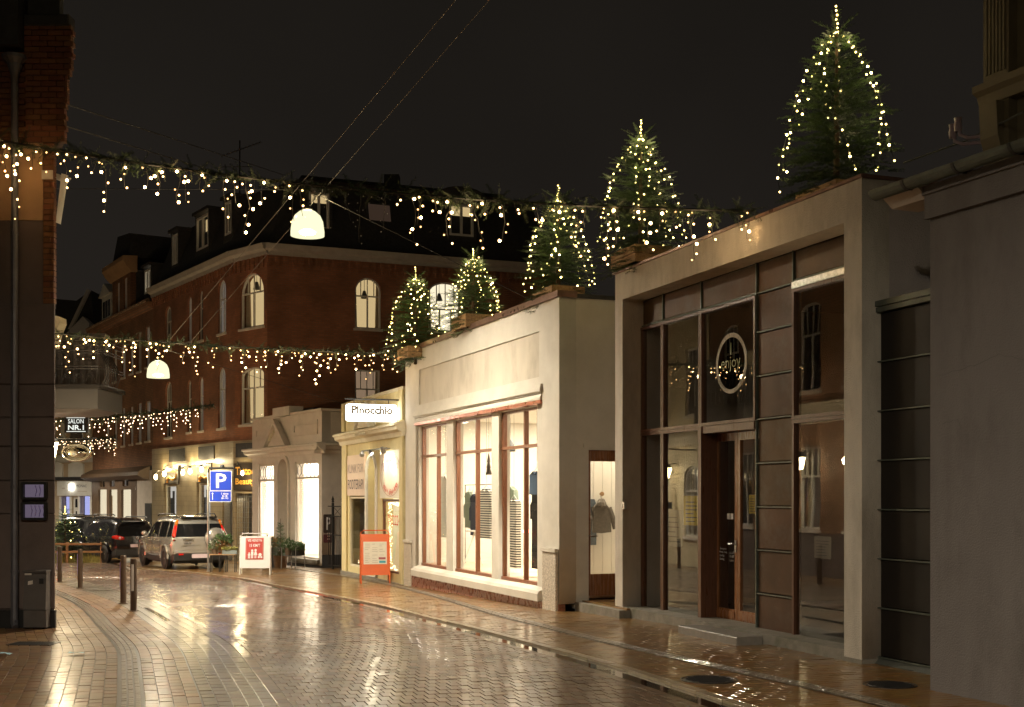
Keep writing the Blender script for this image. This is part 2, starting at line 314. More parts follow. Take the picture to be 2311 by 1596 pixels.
M['needle_dark'] = mat('garland_needles', (0.028, 0.050, 0.018), 0.6, var=0.45, scale=9, rnd=0.3)
M['bark'] = mat('bark', (0.10, 0.065, 0.04), 0.9, var=0.3, scale=12)
M['crate'] = mat('rough_timber', (0.36, 0.22, 0.11), 0.75, var=0.3, scale=5, stretch=(1, 6, 6))
M['cable'] = mat('cable', (0.03, 0.03, 0.028), 0.5, var=0.1)
M['wire'] = mat('bright_wire', (0.20, 0.18, 0.15), 0.7, var=0.05)
M['bollard'] = mat('brown_bollard_paint', (0.075, 0.045, 0.028), 0.4, var=0.2, scale=9)
M['reflector'] = mat('white_reflector', (0.85, 0.85, 0.85), 0.3, var=0.02)
M['reflector_violet'] = mat('violet_reflector', (0.42, 0.34, 0.80), 0.3, var=0.02)
M['cabinet'] = mat('grey_cabinet', (0.085, 0.072, 0.066), 0.55, var=0.12, scale=5, dirt=(0.14, 0.13, 0.12), dirt_scale=4, dirt_amt=0.25)
M['parkblue'] = mat('sign_blue', (0.015, 0.055, 0.52), 0.35, var=0.03)
M['signwhite'] = mat('sign_white_paint', (0.80, 0.79, 0.80), 0.35, var=0.03)
M['orange'] = mat('orange_board', (0.72, 0.13, 0.025), 0.35, var=0.06)
M['posterred'] = mat('red_poster', (0.50, 0.055, 0.045), 0.5, var=0.05)
M['paper'] = mat('paper', (0.72, 0.68, 0.60), 0.6, var=0.06, scale=8)
M['notice'] = mat('notice_paper', (0.26, 0.25, 0.22), 0.6, var=0.06)
M['pinkpaper'] = mat('pale_pink_board', (0.72, 0.56, 0.46), 0.35, var=0.05)
M['yellowpaper'] = mat('yellow_poster', (0.62, 0.45, 0.03), 0.5, var=0.08)
M['ink'] = mat('dark_ink', (0.05, 0.04, 0.07), 0.5, var=0.05)
M['redink'] = mat('red_ink', (0.60, 0.05, 0.03), 0.5, var=0.05)
M['gold'] = mat('gold_lettering', (0.85, 0.45, 0.08), 0.35, var=0.1)
M['bluepaper'] = mat('blue_print', (0.05, 0.35, 0.45), 0.5, var=0.05)
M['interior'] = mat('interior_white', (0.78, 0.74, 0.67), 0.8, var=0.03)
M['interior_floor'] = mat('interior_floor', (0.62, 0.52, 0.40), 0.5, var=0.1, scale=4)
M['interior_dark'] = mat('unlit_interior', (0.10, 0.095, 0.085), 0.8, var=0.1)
M['curtain'] = mat('tan_curtain', (0.45, 0.36, 0.26), 0.9, var=.1)
# ---------------------------------------------------------------- ground, road and pavements
M['joint'] = mat('wet_joint', (0.022, 0.017, 0.013), 0.35, var=0.3, scale=8)
M['roadbrick'] = mat('wet_road_brick', (0.105, 0.061, 0.036), 0.50, var=0.35, scale=0.8, bump=0.03, bscale=40, rnd=0.30, rvar=0.14, spec=.22, coat=0.72, crough=0.16)
M['pavebrick'] = mat('wet_pavement_brick', (0.165, 0.088, 0.036), 0.45, var=0.2, scale=1.1, bump=0.06, bscale=45, rnd=0.2, rvar=0.13, spec=.3, coat=0.40, crough=0.2)
M['yellowbrick'] = mat('wet_yellow_brick', (0.19, 0.098, 0.024), 0.38, var=0.22, scale=1.0, bump=0.03, bscale=40, rnd=0.18, rvar=0.10, coat=0.75, crough=0.14)
M['gutterstone'] = mat('wet_gutter_stone', (0.12, 0.092, 0.058), 0.38, var=0.3, scale=1.5, bump=0.05, bscale=40, rnd=0.25, rvar=0.14, spec=.3, coat=0.28, crough=.14)
M['sett'] = mat('ridged_grey_sett', (0.17, 0.138, 0.105), 0.3, var=0.25, scale=6, bump=0.2, rnd=0.25, coat=0.3)
M['kerb'] = mat('pale_kerb_stone', (0.26, 0.20, 0.125), 0.32, var=0.2, scale=3, bump=0.2, bscale=40, rnd=0.15, coat=0.2)
M['water'] = mat('gutter_water', (0.020, 0.015, 0.011), 0.03, var=0.2, scale=2, bump=0.03, bscale=6, coat=0.5)
def grid_sheet(name, xs, ys, dz, m, **kw):
    mb = MB(); nx = len(xs)
    for y in ys:
        for x in xs: mb.v.append((x, y, zg(y) + dz))
    for j in range(len(ys) - 1):
        for i in range(nx - 1): a = j * nx + i; mb.f.append((a, a + 1, a + nx + 1, a + nx))
    return mb.build(name, m, None, kind='structure', **kw)
ys = [-40, 0, 8, 12, 16] + [17 + k for k in range(0, 50, 2)] + [70, 80, 95, 150, 400, 900]
ground = grid_sheet('ground', [-400, -100, -40, -20, 0, 10, 40, 100, 400], ys, -0.016, M['joint'])

def spline(pts, step=0.05):
    pts = [np.array(p, float) for p in pts]; out = []
    for i in range(len(pts) - 1):
        p0 = pts[max(i - 1, 0)]; p1 = pts[i]; p2 = pts[i + 1]; p3 = pts[min(i + 2, len(pts) - 1)]
        n = max(2, int(np.linalg.norm(p2 - p1) / 0.03))
        for k in range(n):
            t = k / n; out.append(0.5 * (2 * p1 + (p2 - p0) * t + (2 * p0 - 5 * p1 + 4 * p2 - p3) * t * t + (3 * p1 - p0 - 3 * p2 + p3) * t ** 3))
    out.append(pts[-1]); a = np.array(out); d = np.r_[0, np.cumsum(np.linalg.norm(np.diff(a, axis=0), axis=1))]
    s = np.arange(0, d[-1], step); q = np.stack([np.interp(s, d, a[:, 0]), np.interp(s, d, a[:, 1])], 1)
    k = 36; ker = np.hanning(2 * k + 3)[1:-1]; ker /= ker.sum()
    ext = np.concatenate([q[0] - (q[1] - q[0]) * np.arange(k, 0, -1)[:, None], q, q[-1] + (q[-1] - q[-2]) * np.arange(1, k + 1)[:, None]])
    return np.stack([np.convolve(ext[:, i], ker, 'valid') for i in (0, 1)], 1)
class Path:
    def __init__(s, pts, step=0.05):
        s.p = spline(pts, step); s.step = step; t = np.gradient(s.p, axis=0); s.t = t / np.linalg.norm(t, axis=1)[:, None]
        k = 15; ker = np.ones(2 * k + 1) / (2 * k + 1)
        tt = np.stack([np.convolve(np.pad(s.t[:, i], k, mode='edge'), ker, 'valid') for i in (0, 1)], 1); s.t = tt / np.linalg.norm(tt, axis=1)[:, None]
        s.n = np.stack([s.t[:, 1], -s.t[:, 0]], 1)   # right-hand normal
        s.len = (len(s.p) - 1) * step
    def at(s, d, off):
        f = min(len(s.p) - 1.001, max(0.0, d / s.step)); i = int(f); f -= i; n = s.n[i] * (1 - f) + s.n[i + 1] * f; return s.p[i] * (1 - f) + s.p[i + 1] * f + n * off, s.t[i] * (1 - f) + s.t[i + 1] * f
    def x_at_y(s, y): return float(np.interp(y, s.p[:, 1], s.p[:, 0]))
LEFT = Path([(-0.3, 4.5), (-1.0, 7), (-1.99, 10.6), (-2.74, 12.99), (-3.45, 15.2), (-4.36, 17.3), (-6.45, 22.3), (-9.41, 28.2), (-11.3, 31.7), (-12.6, 33.5), (-16.5, 40), (-20, 46), (-27, 57), (-35, 68)])
RIGHT = Path([(4.2, 3.5), (3.1, 7), (1.93, 10.6), (1.465, 11.9), (0.95, 13.4), (-0.99, 17.9), (-2.56, 22), (-5.71, 28.8), (-7.0, 31.7), (-9.9, 36.2), (-11.5, 38.1), (-14.5, 44.3), (-22, 56), (-30, 68)])
TACT = Path([(5.9, 3), (3.23, 10.6), (2.12, 13.09), (0.255, 17.6), (-1.98, 25.7), (-4.1, 31.9), (-5.85, 35.9), (-6.97, 38.2)])
# pieces: (x, y, tx, ty, half length along t, half width)
def brick_arrays(items, h, jit, dz=0.0):
    n = len(items); it = np.array(items); rs = np.random.RandomState(n)
    c = it[:, :2]; t = it[:, 2:4]; nn = np.stack([t[:, 1], -t[:, 0]], 1); a = it[:, 4:5]; b = it[:, 5:6]
    z0 = np.array([zg(y) for y in c[:, 1]]) + dz; zo = rs.normal(0, jit, n); ta = rs.normal(0, 0.003, n); tb = rs.normal(0, 0.007, n)
    V = np.zeros((n, 12, 3)); ch = 0.0015
    q = 0
    for lev, sh, z in ((0, 0, -h), (1, 0, -ch), (2, ch, 0)):
        for sx, sy in ((-1, -1), (1, -1), (1, 1), (-1, 1)):
            p = c + t * (a - sh) * sx + nn * (b - sh) * sy
            V[:, q, :2] = p; V[:, q, 2] = z0 + zo + z + ta * sx * a[:, 0] * 2 + tb * sy * b[:, 0] * 2 - 0.02 * np.where(c[:, 1] > 17, p[:, 1] - c[:, 1], 0); q += 1
    F = np.array([(8, 9, 10, 11)] + [(4 + i, 4 + (i + 1) % 4, 8 + (i + 1) % 4, 8 + i) for i in range(4)] + [(i, (i + 1) % 4, 4 + (i + 1) % 4, 4 + i) for i in range(4)])
    F = F[:, ::-1]
    return V, F
UNIT = None
def pave(name, parent, items, m, h=0.03, jit=0.0009, n_ind=300, dz=0.0):
    """nearest pieces in view as objects of their own, the rest as one mesh"""
    def vis(i):
        k = (HY + EYE * FPX / max(i[1], 1)); return abs(i[0] / i[1] * FPX) < 1140 and i[1] > 10.55
    order = sorted(items, key=lambda i: i[1] + (0 if vis(i) else 100))
    near, rest = order[:n_ind], order[n_ind:]
    if n_ind:
        V, F = brick_arrays([(0, 0, 1, 0, near[0][4], near[0][5])], h, 0); V = V - np.array([0, 0, 0]); base = None
        for i in near:
            if base is None:
                base = np_obj(name, V[0] * [1, 1, 1], F, m, parent, nv=4); o = base
            else: o = copy_part(base, parent)
            o.location = (i[0], i[1], zg(i[1]) + dz + R.gauss(0, jit)); o.rotation_euler = (R.gauss(0, 0.007), R.gauss(0, 0.003), math.atan2(i[3], i[2]))
            o.scale = (i[4] / near[0][4], i[5] / near[0][5], 1)
    if rest:
        V, F = brick_arrays(rest, h, jit, dz); n = len(rest)
        FF = (F[None] + (np.arange(n) * 12)[:, None, None]).reshape(-1, 4)
        np_obj(name + '_field', V.reshape(-1, 3), FF, m, parent, nv=4, kind='stuff')
# road bricks: courses across the street, long side along it
def strip_sheet(name, path, o0, o1, dz, m, d0=0, d1=None, step=1.0, **kw):
    mb = MB(); d = d0; d1 = d1 or path.len; n = 0
    while d <= d1:
        for o in (o0, o1):
            p, t = path.at(d, o); mb.v.append((p[0], p[1], zg(p[1]) + dz))
        n += 1; d += step
    for i in range(n - 1): a = 2 * i; mb.f.append((a, a + 1, a + 3, a + 2))
    return mb.build(name, m, None, **kw)
road = strip_sheet('road', LEFT, 0.0, 5.4, -0.012, M['joint'], kind='structure')
items = []
d = 4.2; row = 0
while d < LEFT.len - 1:
    p, t = LEFT.at(d, 0)
    if p[1] > 60: break
    far = p[1] > 36; bl, bw = (0.21, 0.105) if not far else (0.42, 0.21)
    off = 0.118 + bw / 2
    if row % 2:
        q, t = LEFT.at(d, 0.118 + bw / 4); items.append((q[0], q[1], t[0], t[1], bl / 2 - 0.003, bw / 4 - 0.003)); off += bw / 2
    while off < 7.5:
        q, t = LEFT.at(d + R.uniform(-0.006, 0.006), off)
        if q[0] > RIGHT.x_at_y(q[1]) - 0.31: break
        if q[1] > 8: items.append((q[0], q[1], t[0], t[1], bl / 2 - 0.003, bw / 2 - 0.0042))
        off += bw
    d += bl; row += 1
pave('brick', road, items, M['roadbrick'])
edge = []
for path, o in ((LEFT, 0.057), (RIGHT, -0.30)):
    d = 4
    while d < 50: q, t = path.at(d, o); edge.append((q[0], q[1], t[0], t[1], 0.097, 0.055)); d += 0.2
pave('edge_stone', road, edge, M['roadbrick'], n_ind=150, dz=0.0025)
# left gutter: five rows of long stones
gut = strip_sheet('gutter', LEFT, -0.62, -0.0, -0.011, M['joint'], kind='structure')
items = []
for j in range(5):
    d = 4 + 0.05 * j
    while d < 42:
        q, t = LEFT.at(d, -0.06 - 0.122 * j); items.append((q[0], q[1], t[0], t[1], 0.10 + R.uniform(-.004, 0), 0.056)); d += 0.21
pave('stone', gut, items, M['gutterstone'], dz=-0.004, jit=0.0008)
for d0_, d1_ in ((14.5, 17.5),):
    strip_sheet('gutter_water', LEFT, -0.325 - R.uniform(0, .02), -0.275 + R.uniform(0, .02), 0.0005, M['water'], d0=d0_, d1=d1_, step=.25, kind='structure')
lp = strip_sheet('pavement', LEFT, -7.5, -0.62, -0.010, M['joint'], d1=44, kind='structure')
items = []
def left_ok(q):
    if q[1] > 16.95 and q[0] < -6.25 - 0.43 * (q[1] - 17): return False
    return q[1] > 8.5
for j in range(52):
    off = -0.62 - 0.06 - 0.118 * j
    if -1.30 < off < -1.06: continue
    d = 4 + (0.1 if j % 2 else 0)
    while d < 40:
        q, t = LEFT.at(d + R.uniform(-.004, .004), off)
        if left_ok(q): items.append((q[0], q[1], t[0], t[1], 0.098 * (1 + off / 60), 0.0565))
        d += 0.2 * (1 - 0.0 * off)
pave('brick', lp, items, M['pavebrick'])
# ridged guide strip in the left pavement and the sett strip in the right one
def sett_strip(name, path, offs, d0, d1, ll, ww, base):
    b = strip_sheet(name, path, min(offs) - 0.045, max(offs) + 0.045, base, M['joint'], d0=d0, d1=d1, kind='structure')
    it = []
    for k, o in enumerate(offs):
        d = d0 + (ll / 2 if k % 2 else 0)
        while d < d1:
            q, t = path.at(d, o); it.append((q[0], q[1], t[0], t[1], ll / 2 - 0.004, ww / 2 - 0.004)); d += ll
    pave('sett', b, it, M['sett'], dz=base + 0.010, jit=0.001)
sett_strip('guide_strip', LEFT, (-1.15, -1.21, -1.27), 4, 38, 0.105, 0.05, -0.002)
sett_strip('guide_strip', TACT, (-0.06, 0.0, 0.06), 4.5, TACT.len - 0.3, 0.1, 0.055, 0.016)
# right side: gutter channel, kerb row, pavement
ch = strip_sheet('gutter', RIGHT, -0.24, 0.02, -0.010, M['water'], kind='structure')
items = []
d = 3
while d < 50:
    q, t = RIGHT.at(d, 0.07); items.append((q[0], q[1], t[0], t[1], 0.245, 0.055)); d += 0.5
kerb = strip_sheet('kerb', RIGHT, 0.015, 0.13, -0.002, M['joint'], kind='structure')
pave('kerb_stone', kerb, items, M['kerb'], h=0.03, dz=0.014)
rp_ = strip_sheet('pavement', RIGHT, 0.13, 9.0, -0.008, M['joint'], d1=60, kind='structure')
def fac_x(y):   # x of the building line
    return 3.75 - 0.369 * (y - 13.2) + 1.4 if y < 19.9 else (0.757 - 0.39 * (y - 19.9) if y < 34 else (-4.0 if y < 38.5 else -5.9 - 0.62 * (y - 38.5)))
tyx = lambda y: TACT.x_at_y(y)
items = []; d = 3; row = 0
while d < 58:
    p0, _ = RIGHT.at(d, 0)
    far = p0[1] > 33; bl, bw = (0.2, 0.105) if not far else (0.4, 0.2)
    off = 0.135 + bl / 2
    if row % 2: q, t = RIGHT.at(d, 0.135 + bl / 4); items.append((q[0], q[1], -t[1], t[0], bl / 4 - 0.002, bw / 2 - 0.0025)); off += bl / 2
    while off < 7:
        q, t = RIGHT.at(d, off)
        if q[0] > fac_x(q[1]): break
        if q[1] > 8.3 and not (q[1] < 38 and abs(q[0] - tyx(q[1])) < 0.02): items.append((q[0], q[1], -t[1], t[0], bl / 2 - 0.002, bw / 2 - 0.0025))
        off += bl
    d += bw; row += 1
pave('brick', rp_, items, M['yellowbrick'], dz=0.012)

# small things lying on the ground
def drain(cx, cy, rz):
    t = thing('drain_grate', 'dark slotted drain grate set in the left pavement before the dark wall', 'drain grate', (cx, cy, zg(cy)), rz)
    MB().box(-0.27, 0.27, -0.17, -0.15, -0.01, 0.008).box(-0.27, 0.27, 0.15, 0.17, -0.01, 0.008).box(-0.27, -0.25, -0.15, 0.15, -0.01, 0.008).box(0.25, 0.27, -0.15, 0.15, -0.01, 0.008).build('frame', M['black'], t)
    b = None
    for k in range(15):
        x = -0.245 + k * 0.035
        if b is None: b = MB().box(-0.010, 0.010, -0.149, 0.149, -0.01, 0.006).build('bar', M['black'], t); o = b
        else: o = copy_part(b, t)
        o.location = (x, 0, 0.002)
g = G(76, 1453); drain(g.x, g.y, -0.05)
for (px, py, lab, col) in ((172, 1478, 'pale blue crumpled face mask lying on the lit bricks', 0), (8, 1480, 'pale blue face mask lying at the photo edge in the wall shadow', 0), (75, 1416, 'small white crumpled paper at the foot of the drainpipe', 1)):
    g = G(px, py); mb = MB()
    ang = R.uniform(-.2, .2)
    for i in range(4):
        for j in range(3): mb.v.append((-0.09 + 0.06 * i, -0.05 + 0.05 * j, 0.012 + R.uniform(0, 0.022) + (0.02 if col else 0)))
    for i in range(3):
        for j in range(2): a = i * 3 + j; mb.f.append((a, a + 3, a + 4, a + 1))
    M['mask'] = M.get('mask') or mat('mask_blue', (0.32, 0.50, 0.56), 0.7)
    o = mb.build('crumpled_paper' if col else 'face_mask', M['paper'] if col else M['mask'], None, label=lab, cat='paper scrap' if col else 'face mask'); o.location = (g.x, g.y, zg(g.y) + 0.003); o.rotation_euler.z = ang
for px, py, r_, lab in ((1600, 1537, 0.28, 'round iron manhole cover in the pavement before the glazed shop doors'), (3560 / 1.7724, 2745 / 1.7724, 0.25, 'round iron manhole cover in the pavement beside the dark copper link')):
    g = G(px, py); t = thing('manhole_cover', lab, 'manhole cover', (g.x, g.y, zg(g.y)))
    MB().lathe([(0, .016), (r_ * .86, .016), (r_ * .88, .011), (r_ * .92, .011), (r_ * .94, .017), (r_, .017), (r_, 0)], 28).build('lid', M['black'], t)
    mb = MB()
    for k in range(-3, 4):
        hw = math.sqrt((r_ * .8) ** 2 - (k * r_ * .22) ** 2); mb.box(-hw, hw, k * r_ * .22 - .008, k * r_ * .22 + .008, .016, .021)
    mb.build('rib', M['black'], t)

# ---------------------------------------------------------------- shared window builder
def window(F, par, px0, px1, py0, py1, arched=True, lit=None, w=0.10, fr=0.055, mull=1, transom=0.64, bars=True, sill=True, frame=None, flat=1.0, wref=0.0, shallow=False):
    u0, u1 = F.U(px0, wref), F.U(px1, wref); pm = (px0 + px1) / 2
    z1, z0 = F.Z(pm, py0, wref), F.Z(pm, py1, wref)
    return window_uz(par, u0, u1, z0, z1, arched, lit, w, fr, mull, transom, bars, sill, frame, flat, shallow)
def window_uz(par, u0, u1, z0, z1, arched=True, lit=None, w=0.10, fr=0.055, mull=1, transom=0.64, bars=True, sill=True, frame=None, flat=1.0, shallow=False):
    fm = frame or M['frame_white']
    outer = arch(u0, u1, z0, z1, flat=flat) if arched else rect(u0, u1, z0, z1)
    inner = arch(u0 + fr, u1 - fr, z0 + fr, z1 - fr, flat=flat) if arched else rect(u0 + fr, u1 - fr, z0 + fr, z1 - fr)
    wn = wall('window', outer, [inner], w - 0.03, w + 0.05, fm, par)
    mb = MB(); um = (u0 + u1) / 2; zt = z0 + (z1 - z0) * transom
    if transom: mb.box(u0 + fr, u1 - fr, w - 0.02, w + 0.04, zt - fr * .45, zt + fr * .45)
    for k in range(mull):
        uc = u0 + (u1 - u0) * (k + 1) / (mull + 1); mb.box(uc - fr * .5, uc + fr * .5, w - 0.024, w + 0.043, z0 + fr, (zt if transom else z1) - fr * .45)
    if bars and transom:
        nb = 3
        for k in range(nb):
            uc = u0 + (u1 - u0) * (k + 1) / (nb + 1); zz = z1 - fr - (abs(k - 1) * (u1 - u0) * 0.08 * flat if arched else 0)
            mb.box(uc - .014, uc + .014, w - 0.012, w + 0.03, zt + fr * .45, zz)
    if mb.v: mb.build('glazing_bar', fm, wn)
    pane = [(u, z) for (u, z) in (arch(u0 + fr * .6, u1 - fr * .6, z0 + fr * .6, z1 - fr * .6, flat=flat) if arched else rect(u0 + fr * .6, u1 - fr * .6, z0 + fr * .6, z1 - fr * .6))]
    if lit is None:
        wall('pane', pane, [], w + 0.012, w + 0.018, M['darkpane'], wn)
    else:
        wall('pane', pane, [], w + 0.012, w + 0.018, M['glass_plain'], wn)
        if shallow: wall('lit_blind', pane, [], w + .06, w + .065, lit, wn)   # blind drawn close behind the glass
        else: MB().box(u0 - .25, u1 + .25, w + 0.42, w + 0.43, z0 - .1, z1 + .2).build('lit_room', lit, wn)
        wd_ = 0 if shallow else u1 - u0
        if wd_ > .5:
            for s in (0, 1):
                if R.random() < .75: cw = wd_ * R.uniform(.10, .24); x0 = u0 if s == 0 else u1 - cw; MB().hexa([(x0, w + .16, z0), (x0 + cw, w + .16, z0), (x0 + cw, w + .2, z0), (x0, w + .2, z0), (x0 + (0 if s == 0 else cw * .3), w + .16, z1), (x0 + cw * (.7 if s == 0 else 1), w + .16, z1), (x0 + cw * (.7 if s == 0 else 1), w + .2, z1), (x0 + (0 if s == 0 else cw * .3), w + .2, z1)]).build('curtain', M['curtain'], wn)
            if R.random() < .6: c_ = u0 + wd_ * R.uniform(.3, .7); MB().lathe([(0, .3), (.05, .3), (.14, .02), (.12, .02), (0, .25)], 10, (c_, w + .25, z0 + (z1 - z0) * R.uniform(.55, .72))).tube([(c_, w + .25, z0 + (z1 - z0) * .7), (c_, w + .25, z1)], .01, 4).build('pendant_shade', M['darkgrey'], wn)
            if R.random() < .7: c_ = u0 + wd_ * R.uniform(.2, .8); MB().box(c_ - .09, c_ + .09, w + .14, w + .3, z0, z0 + R.uniform(.2, .5)).build('window_ornament', M['bark'], wn)
    if sill: MB().box(u0 - 0.06, u1 + 0.06, -0.06, w - 0.03, z0 - 0.09, z0 - 0.003).build('sill', M['kiosk'], wn)
    return outer
# ---------------------------------------------------------------- glazed shop with copper panels (right foreground)
E = Fr((1.58, 19.0), (3.722, 13.2)); HE = 5.19; REC = 0.35
T = E.thing('glazed_shop', 'flat roofed grey rendered shop with tall dark glazing and brown copper panels', 'building')
uo0, uo1 = E.U(1405), E.U(1905); LE = E.L
zs0 = E.Z(1405, 671); zs1 = E.Z(1905, 510); zs = (zs0 + zs1) / 2
wall('wall', [(0, 0.06), (uo0, 0.06), (uo0, zs), (uo1, zs), (uo1, 0.06), (LE, 0.06), (LE, HE), (0, HE)], [], 0, REC, M['stucco_rough'], T)
MB().box(LE - 0.3, LE, REC + .002, 7, 0.06, HE).build('side_wall', M['stucco_side'], T)
MB().box(0, 0.3, REC + .002, 7, -0.1, HE).build('side_wall', M['stucco_side'], T)
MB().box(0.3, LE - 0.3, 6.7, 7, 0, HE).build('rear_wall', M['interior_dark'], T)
MB().box(0.3, LE - 0.3, REC + .1, 6.7, 4.75, HE - 0.12).build('roof', M['slate'], T)
MB().box(-0.02, uo0 + .01, -0.012, REC, -0.15, 0.058).build('plinth', M['concrete'], T); MB().box(uo1 - .01, LE + .012, -0.012, REC + .3, -0.15, 0.058).build('plinth', M['concrete'], T)
MB().box(-.03, LE + .03, -.03, .3, HE, HE + .035).box(LE - .3, LE + .03, .3, 7, HE, HE + .035).box(-.03, .3, .3, 7, HE, HE + .035).build('coping', M['roofcopper'], T)
w0 = REC
zb = E.Z(1565, 705, w0); ztr = E.Z(1505, 972, w0); zsl = E.Z(1505, 1392, w0)
ug = [E.U(x, w0) for x in (1421, 1500, 1586, 1711, 1794, 1905)]; ug[0] = uo0; ug[5] = uo1
zrt = E.Z(1850, 622, w0); zrm = E.Z(1850, 942, w0); zrb = E.Z(1855, 1471, w0)
def panel(u0, u1, z0, z1, seam=True):
    p = MB().cbox(u0 + .006, u1 - .006, w0 - R.uniform(0.002, 0.012), w0 + .06, z0 + .006, z1 - .006, 0.018).build('copper_panel', M['copper'], T)
    if seam: MB().box(u0 - .0, u1 + .0, w0 - .032, w0 + .03, z0 - .008, z0 + .008).build('seam', M['seam'], p)
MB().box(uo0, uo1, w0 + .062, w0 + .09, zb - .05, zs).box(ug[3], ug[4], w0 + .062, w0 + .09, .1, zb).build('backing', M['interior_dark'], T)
for i in range(3): panel(ug[i], ug[i + 1], zb, zs)
cz = [E.Z(1712, y, w0) for y in (663, 751, 850, 947, 1046, 1144, 1241, 1339, 1437)]; cz[0] = zb
panel(ug[3], ug[4], cz[0], zs)
for i in range(8): panel(ug[3], ug[4], cz[i + 1], cz[i])
panel(ug[4], ug[5], zrt + .02, zs)
for u in (ug[1], ug[2], ug[3], ug[4]): MB().box(u - .011, u + .011, w0 - .036, w0, zb if u not in (ug[3], ug[4]) else .12, zs - .003).build('standing_seam', M['seam'], T)
# frames
fw = .045
def bars(par, u0, u1, z0, z1, nm='window_frame', m=None, d0=-.06, d1=.05):
    m = m or M['wood']; MB().box(u0, u1, w0 + d0, w0 + d1, z1 - fw, z1).box(u0, u1, w0 + d0, w0 + d1, z0, z0 + fw).box(u0, u0 + fw, w0 + d0 + .003, w0 + d1 - .003, z0 + fw, z1 - fw).box(u1 - fw, u1, w0 + d0 + .003, w0 + d1 - .003, z0 + fw, z1 - fw).build(nm, m, par)
def glz(u0, u1, z0, z1, gm='glass_dark'):
    o = MB().box(u0 + fw, u1 - fw, w0 - .008, w0 - .002, z0 + fw, z1 - fw); w_ = None
    wn = MB().box(u0, u1, w0 - .05, w0 + .04, z1 - fw, z1 - .002).box(u0, u1, w0 - .05, w0 + .04, z0 + .002, z0 + fw).box(u0 + .002, u0 + fw, w0 - .047, w0 + .037, z0 + fw, z1 - fw).box(u1 - fw, u1 - .002, w0 - .047, w0 + .037, z0 + fw, z1 - fw).build('window', M['wood'], T)
    o.build('pane', M[gm], wn); return wn
for i in range(3): glz(ug[i], ug[i + 1], ztr, zb - .02)
for i in range(2): glz(ug[i], ug[i + 1], zsl, ztr)
glz(ug[4], ug[5], zrm, zrt - .08); glz(ug[4], ug[5], zrb, zrm)
MB().box(ug[4], ug[5], w0 - .05, w0 + .02, zrt - .075, zrt).build('flashing', M['galv'], T)
# deep post and the door set back
udp0, udp1 = E.U(1587, w0), E.U(1611, w0); zd = E.Z(1660, 1425, w0)
MB().box(ug[2] - .01, ug[2] + .075, w0 - .07, w0 + .36, .12, ztr - .003).build('door_post', M['wood'], T)
MB().box(ug[2] + .076, ug[3] - .02, w0 - .05, w0 + .3, ztr - .10, ztr - .004).build('door_head', M['wood'], T)
wd = w0 + .18; ud0, ud1 = E.U(1613, wd), E.U(1709, w0) - .02; um = E.U(1664, wd); zdb = E.Z(1660, 1427, wd); zdt = ztr - .10
MB().box(ug[2] + .076, ud0, wd - .02, wd + .06, zdb, zdt).build('door_jamb', M['wood'], T)
for a, b, hs in ((ud0, um, 1), (um, ud1, 0)):
    st = .07
    lf = MB().box(a + .004, b - .004, wd, wd + .05, zdb, zdb + .30).box(a + .004, b - .004, wd, wd + .05, zdt - .11, zdt - .004).box(a + .004, a + st, wd, wd + .05, zdb + .30, zdt - .11).box(b - st, b - .004, wd, wd + .05, zdb + .30, zdt - .11).build('door', M['doorwood'], T)
    MB().box(a + st, b - st, wd + .02, wd + .028, zdb + .30, zdt - .11).build('pane', M['glass_dark'], lf)
    MB().box(a + .07, b - .07, wd - .014, wd, zdb + .06, zdb + .15).box(a + .07, b - .07, wd - .014, wd, zdb + .18, zdb + .27).build('kick_panel', M['doorwood'], lf)
    if hs:
        zh = E.Z(1660, 1228, wd); h = MB().box(b - .055, b - .02, wd - .01, wd, zh - .11, zh + .05).tube([(b - .04, wd - .01, zh), (b - .04, wd - .06, zh), (b - .15, wd - .06, zh)], .011, 6)
        h.build('handle', M['steel'], lf)
        L0 = E.U(1622, wd)
        for k, (s, z) in enumerate((('Åbningstider:', 1238), ('Mandag - fredag', 1246), ('Lørdag', 1254), ('Søndag', 1262))):
            text(lf, s, L0, L0 + (.20 if k < 2 else .13), E.Z(1630, z + 3.4, wd), E.Z(1630, z - 3.0, wd), wd + .018, M['signwhite'], keep=True)
        for k, (s, z) in enumerate((('11-17', 1248), ('11-15', 1256), ('Lukket', 1265))):
            text(lf, s, E.U(1645, wd), E.U(1654, wd), E.Z(1650, z + 3, wd), E.Z(1650, z - 3, wd), wd + .018, M['signwhite'], keep=True)
        for px in (1639, 1647): MB().box(E.U(px, wd), E.U(px + 5.5, wd), wd + .012, wd + .018, E.Z(1644, 1172, wd), E.Z(1644, 1159, wd)).build('sticker', M['signwhite'], lf)
# sills, step
def sill(u0, u1, z):
    MB().prism([(w0 - .04, z), (w0 + .05, z), (w0 + .05, z - .13), (-.09, z - .13), (-.10, z - .09)], u0, u1, ax='x').build('sill', M['lead'], T)
sill(uo0 - .05, ug[2] + .08, zsl); sill(ug[3] - .02, uo1, zrb - .01)
MB().box(uo0, uo1, .0, w0 + .3, -.1, .13).build('footing', M['concrete'], T)
MB().box(ug[2] + .08, ug[3] - .03, -.06, w0 + .28, -.05, zdb - .003).build('threshold', M['stone_step'], T)
a0, a1 = E.U(1556, -.25), E.U(1690, -.25)
MB().cbox(a0, a1, -.42, -.065, -.06, .115, .012).build('doorstep', M['stone_step'], T)
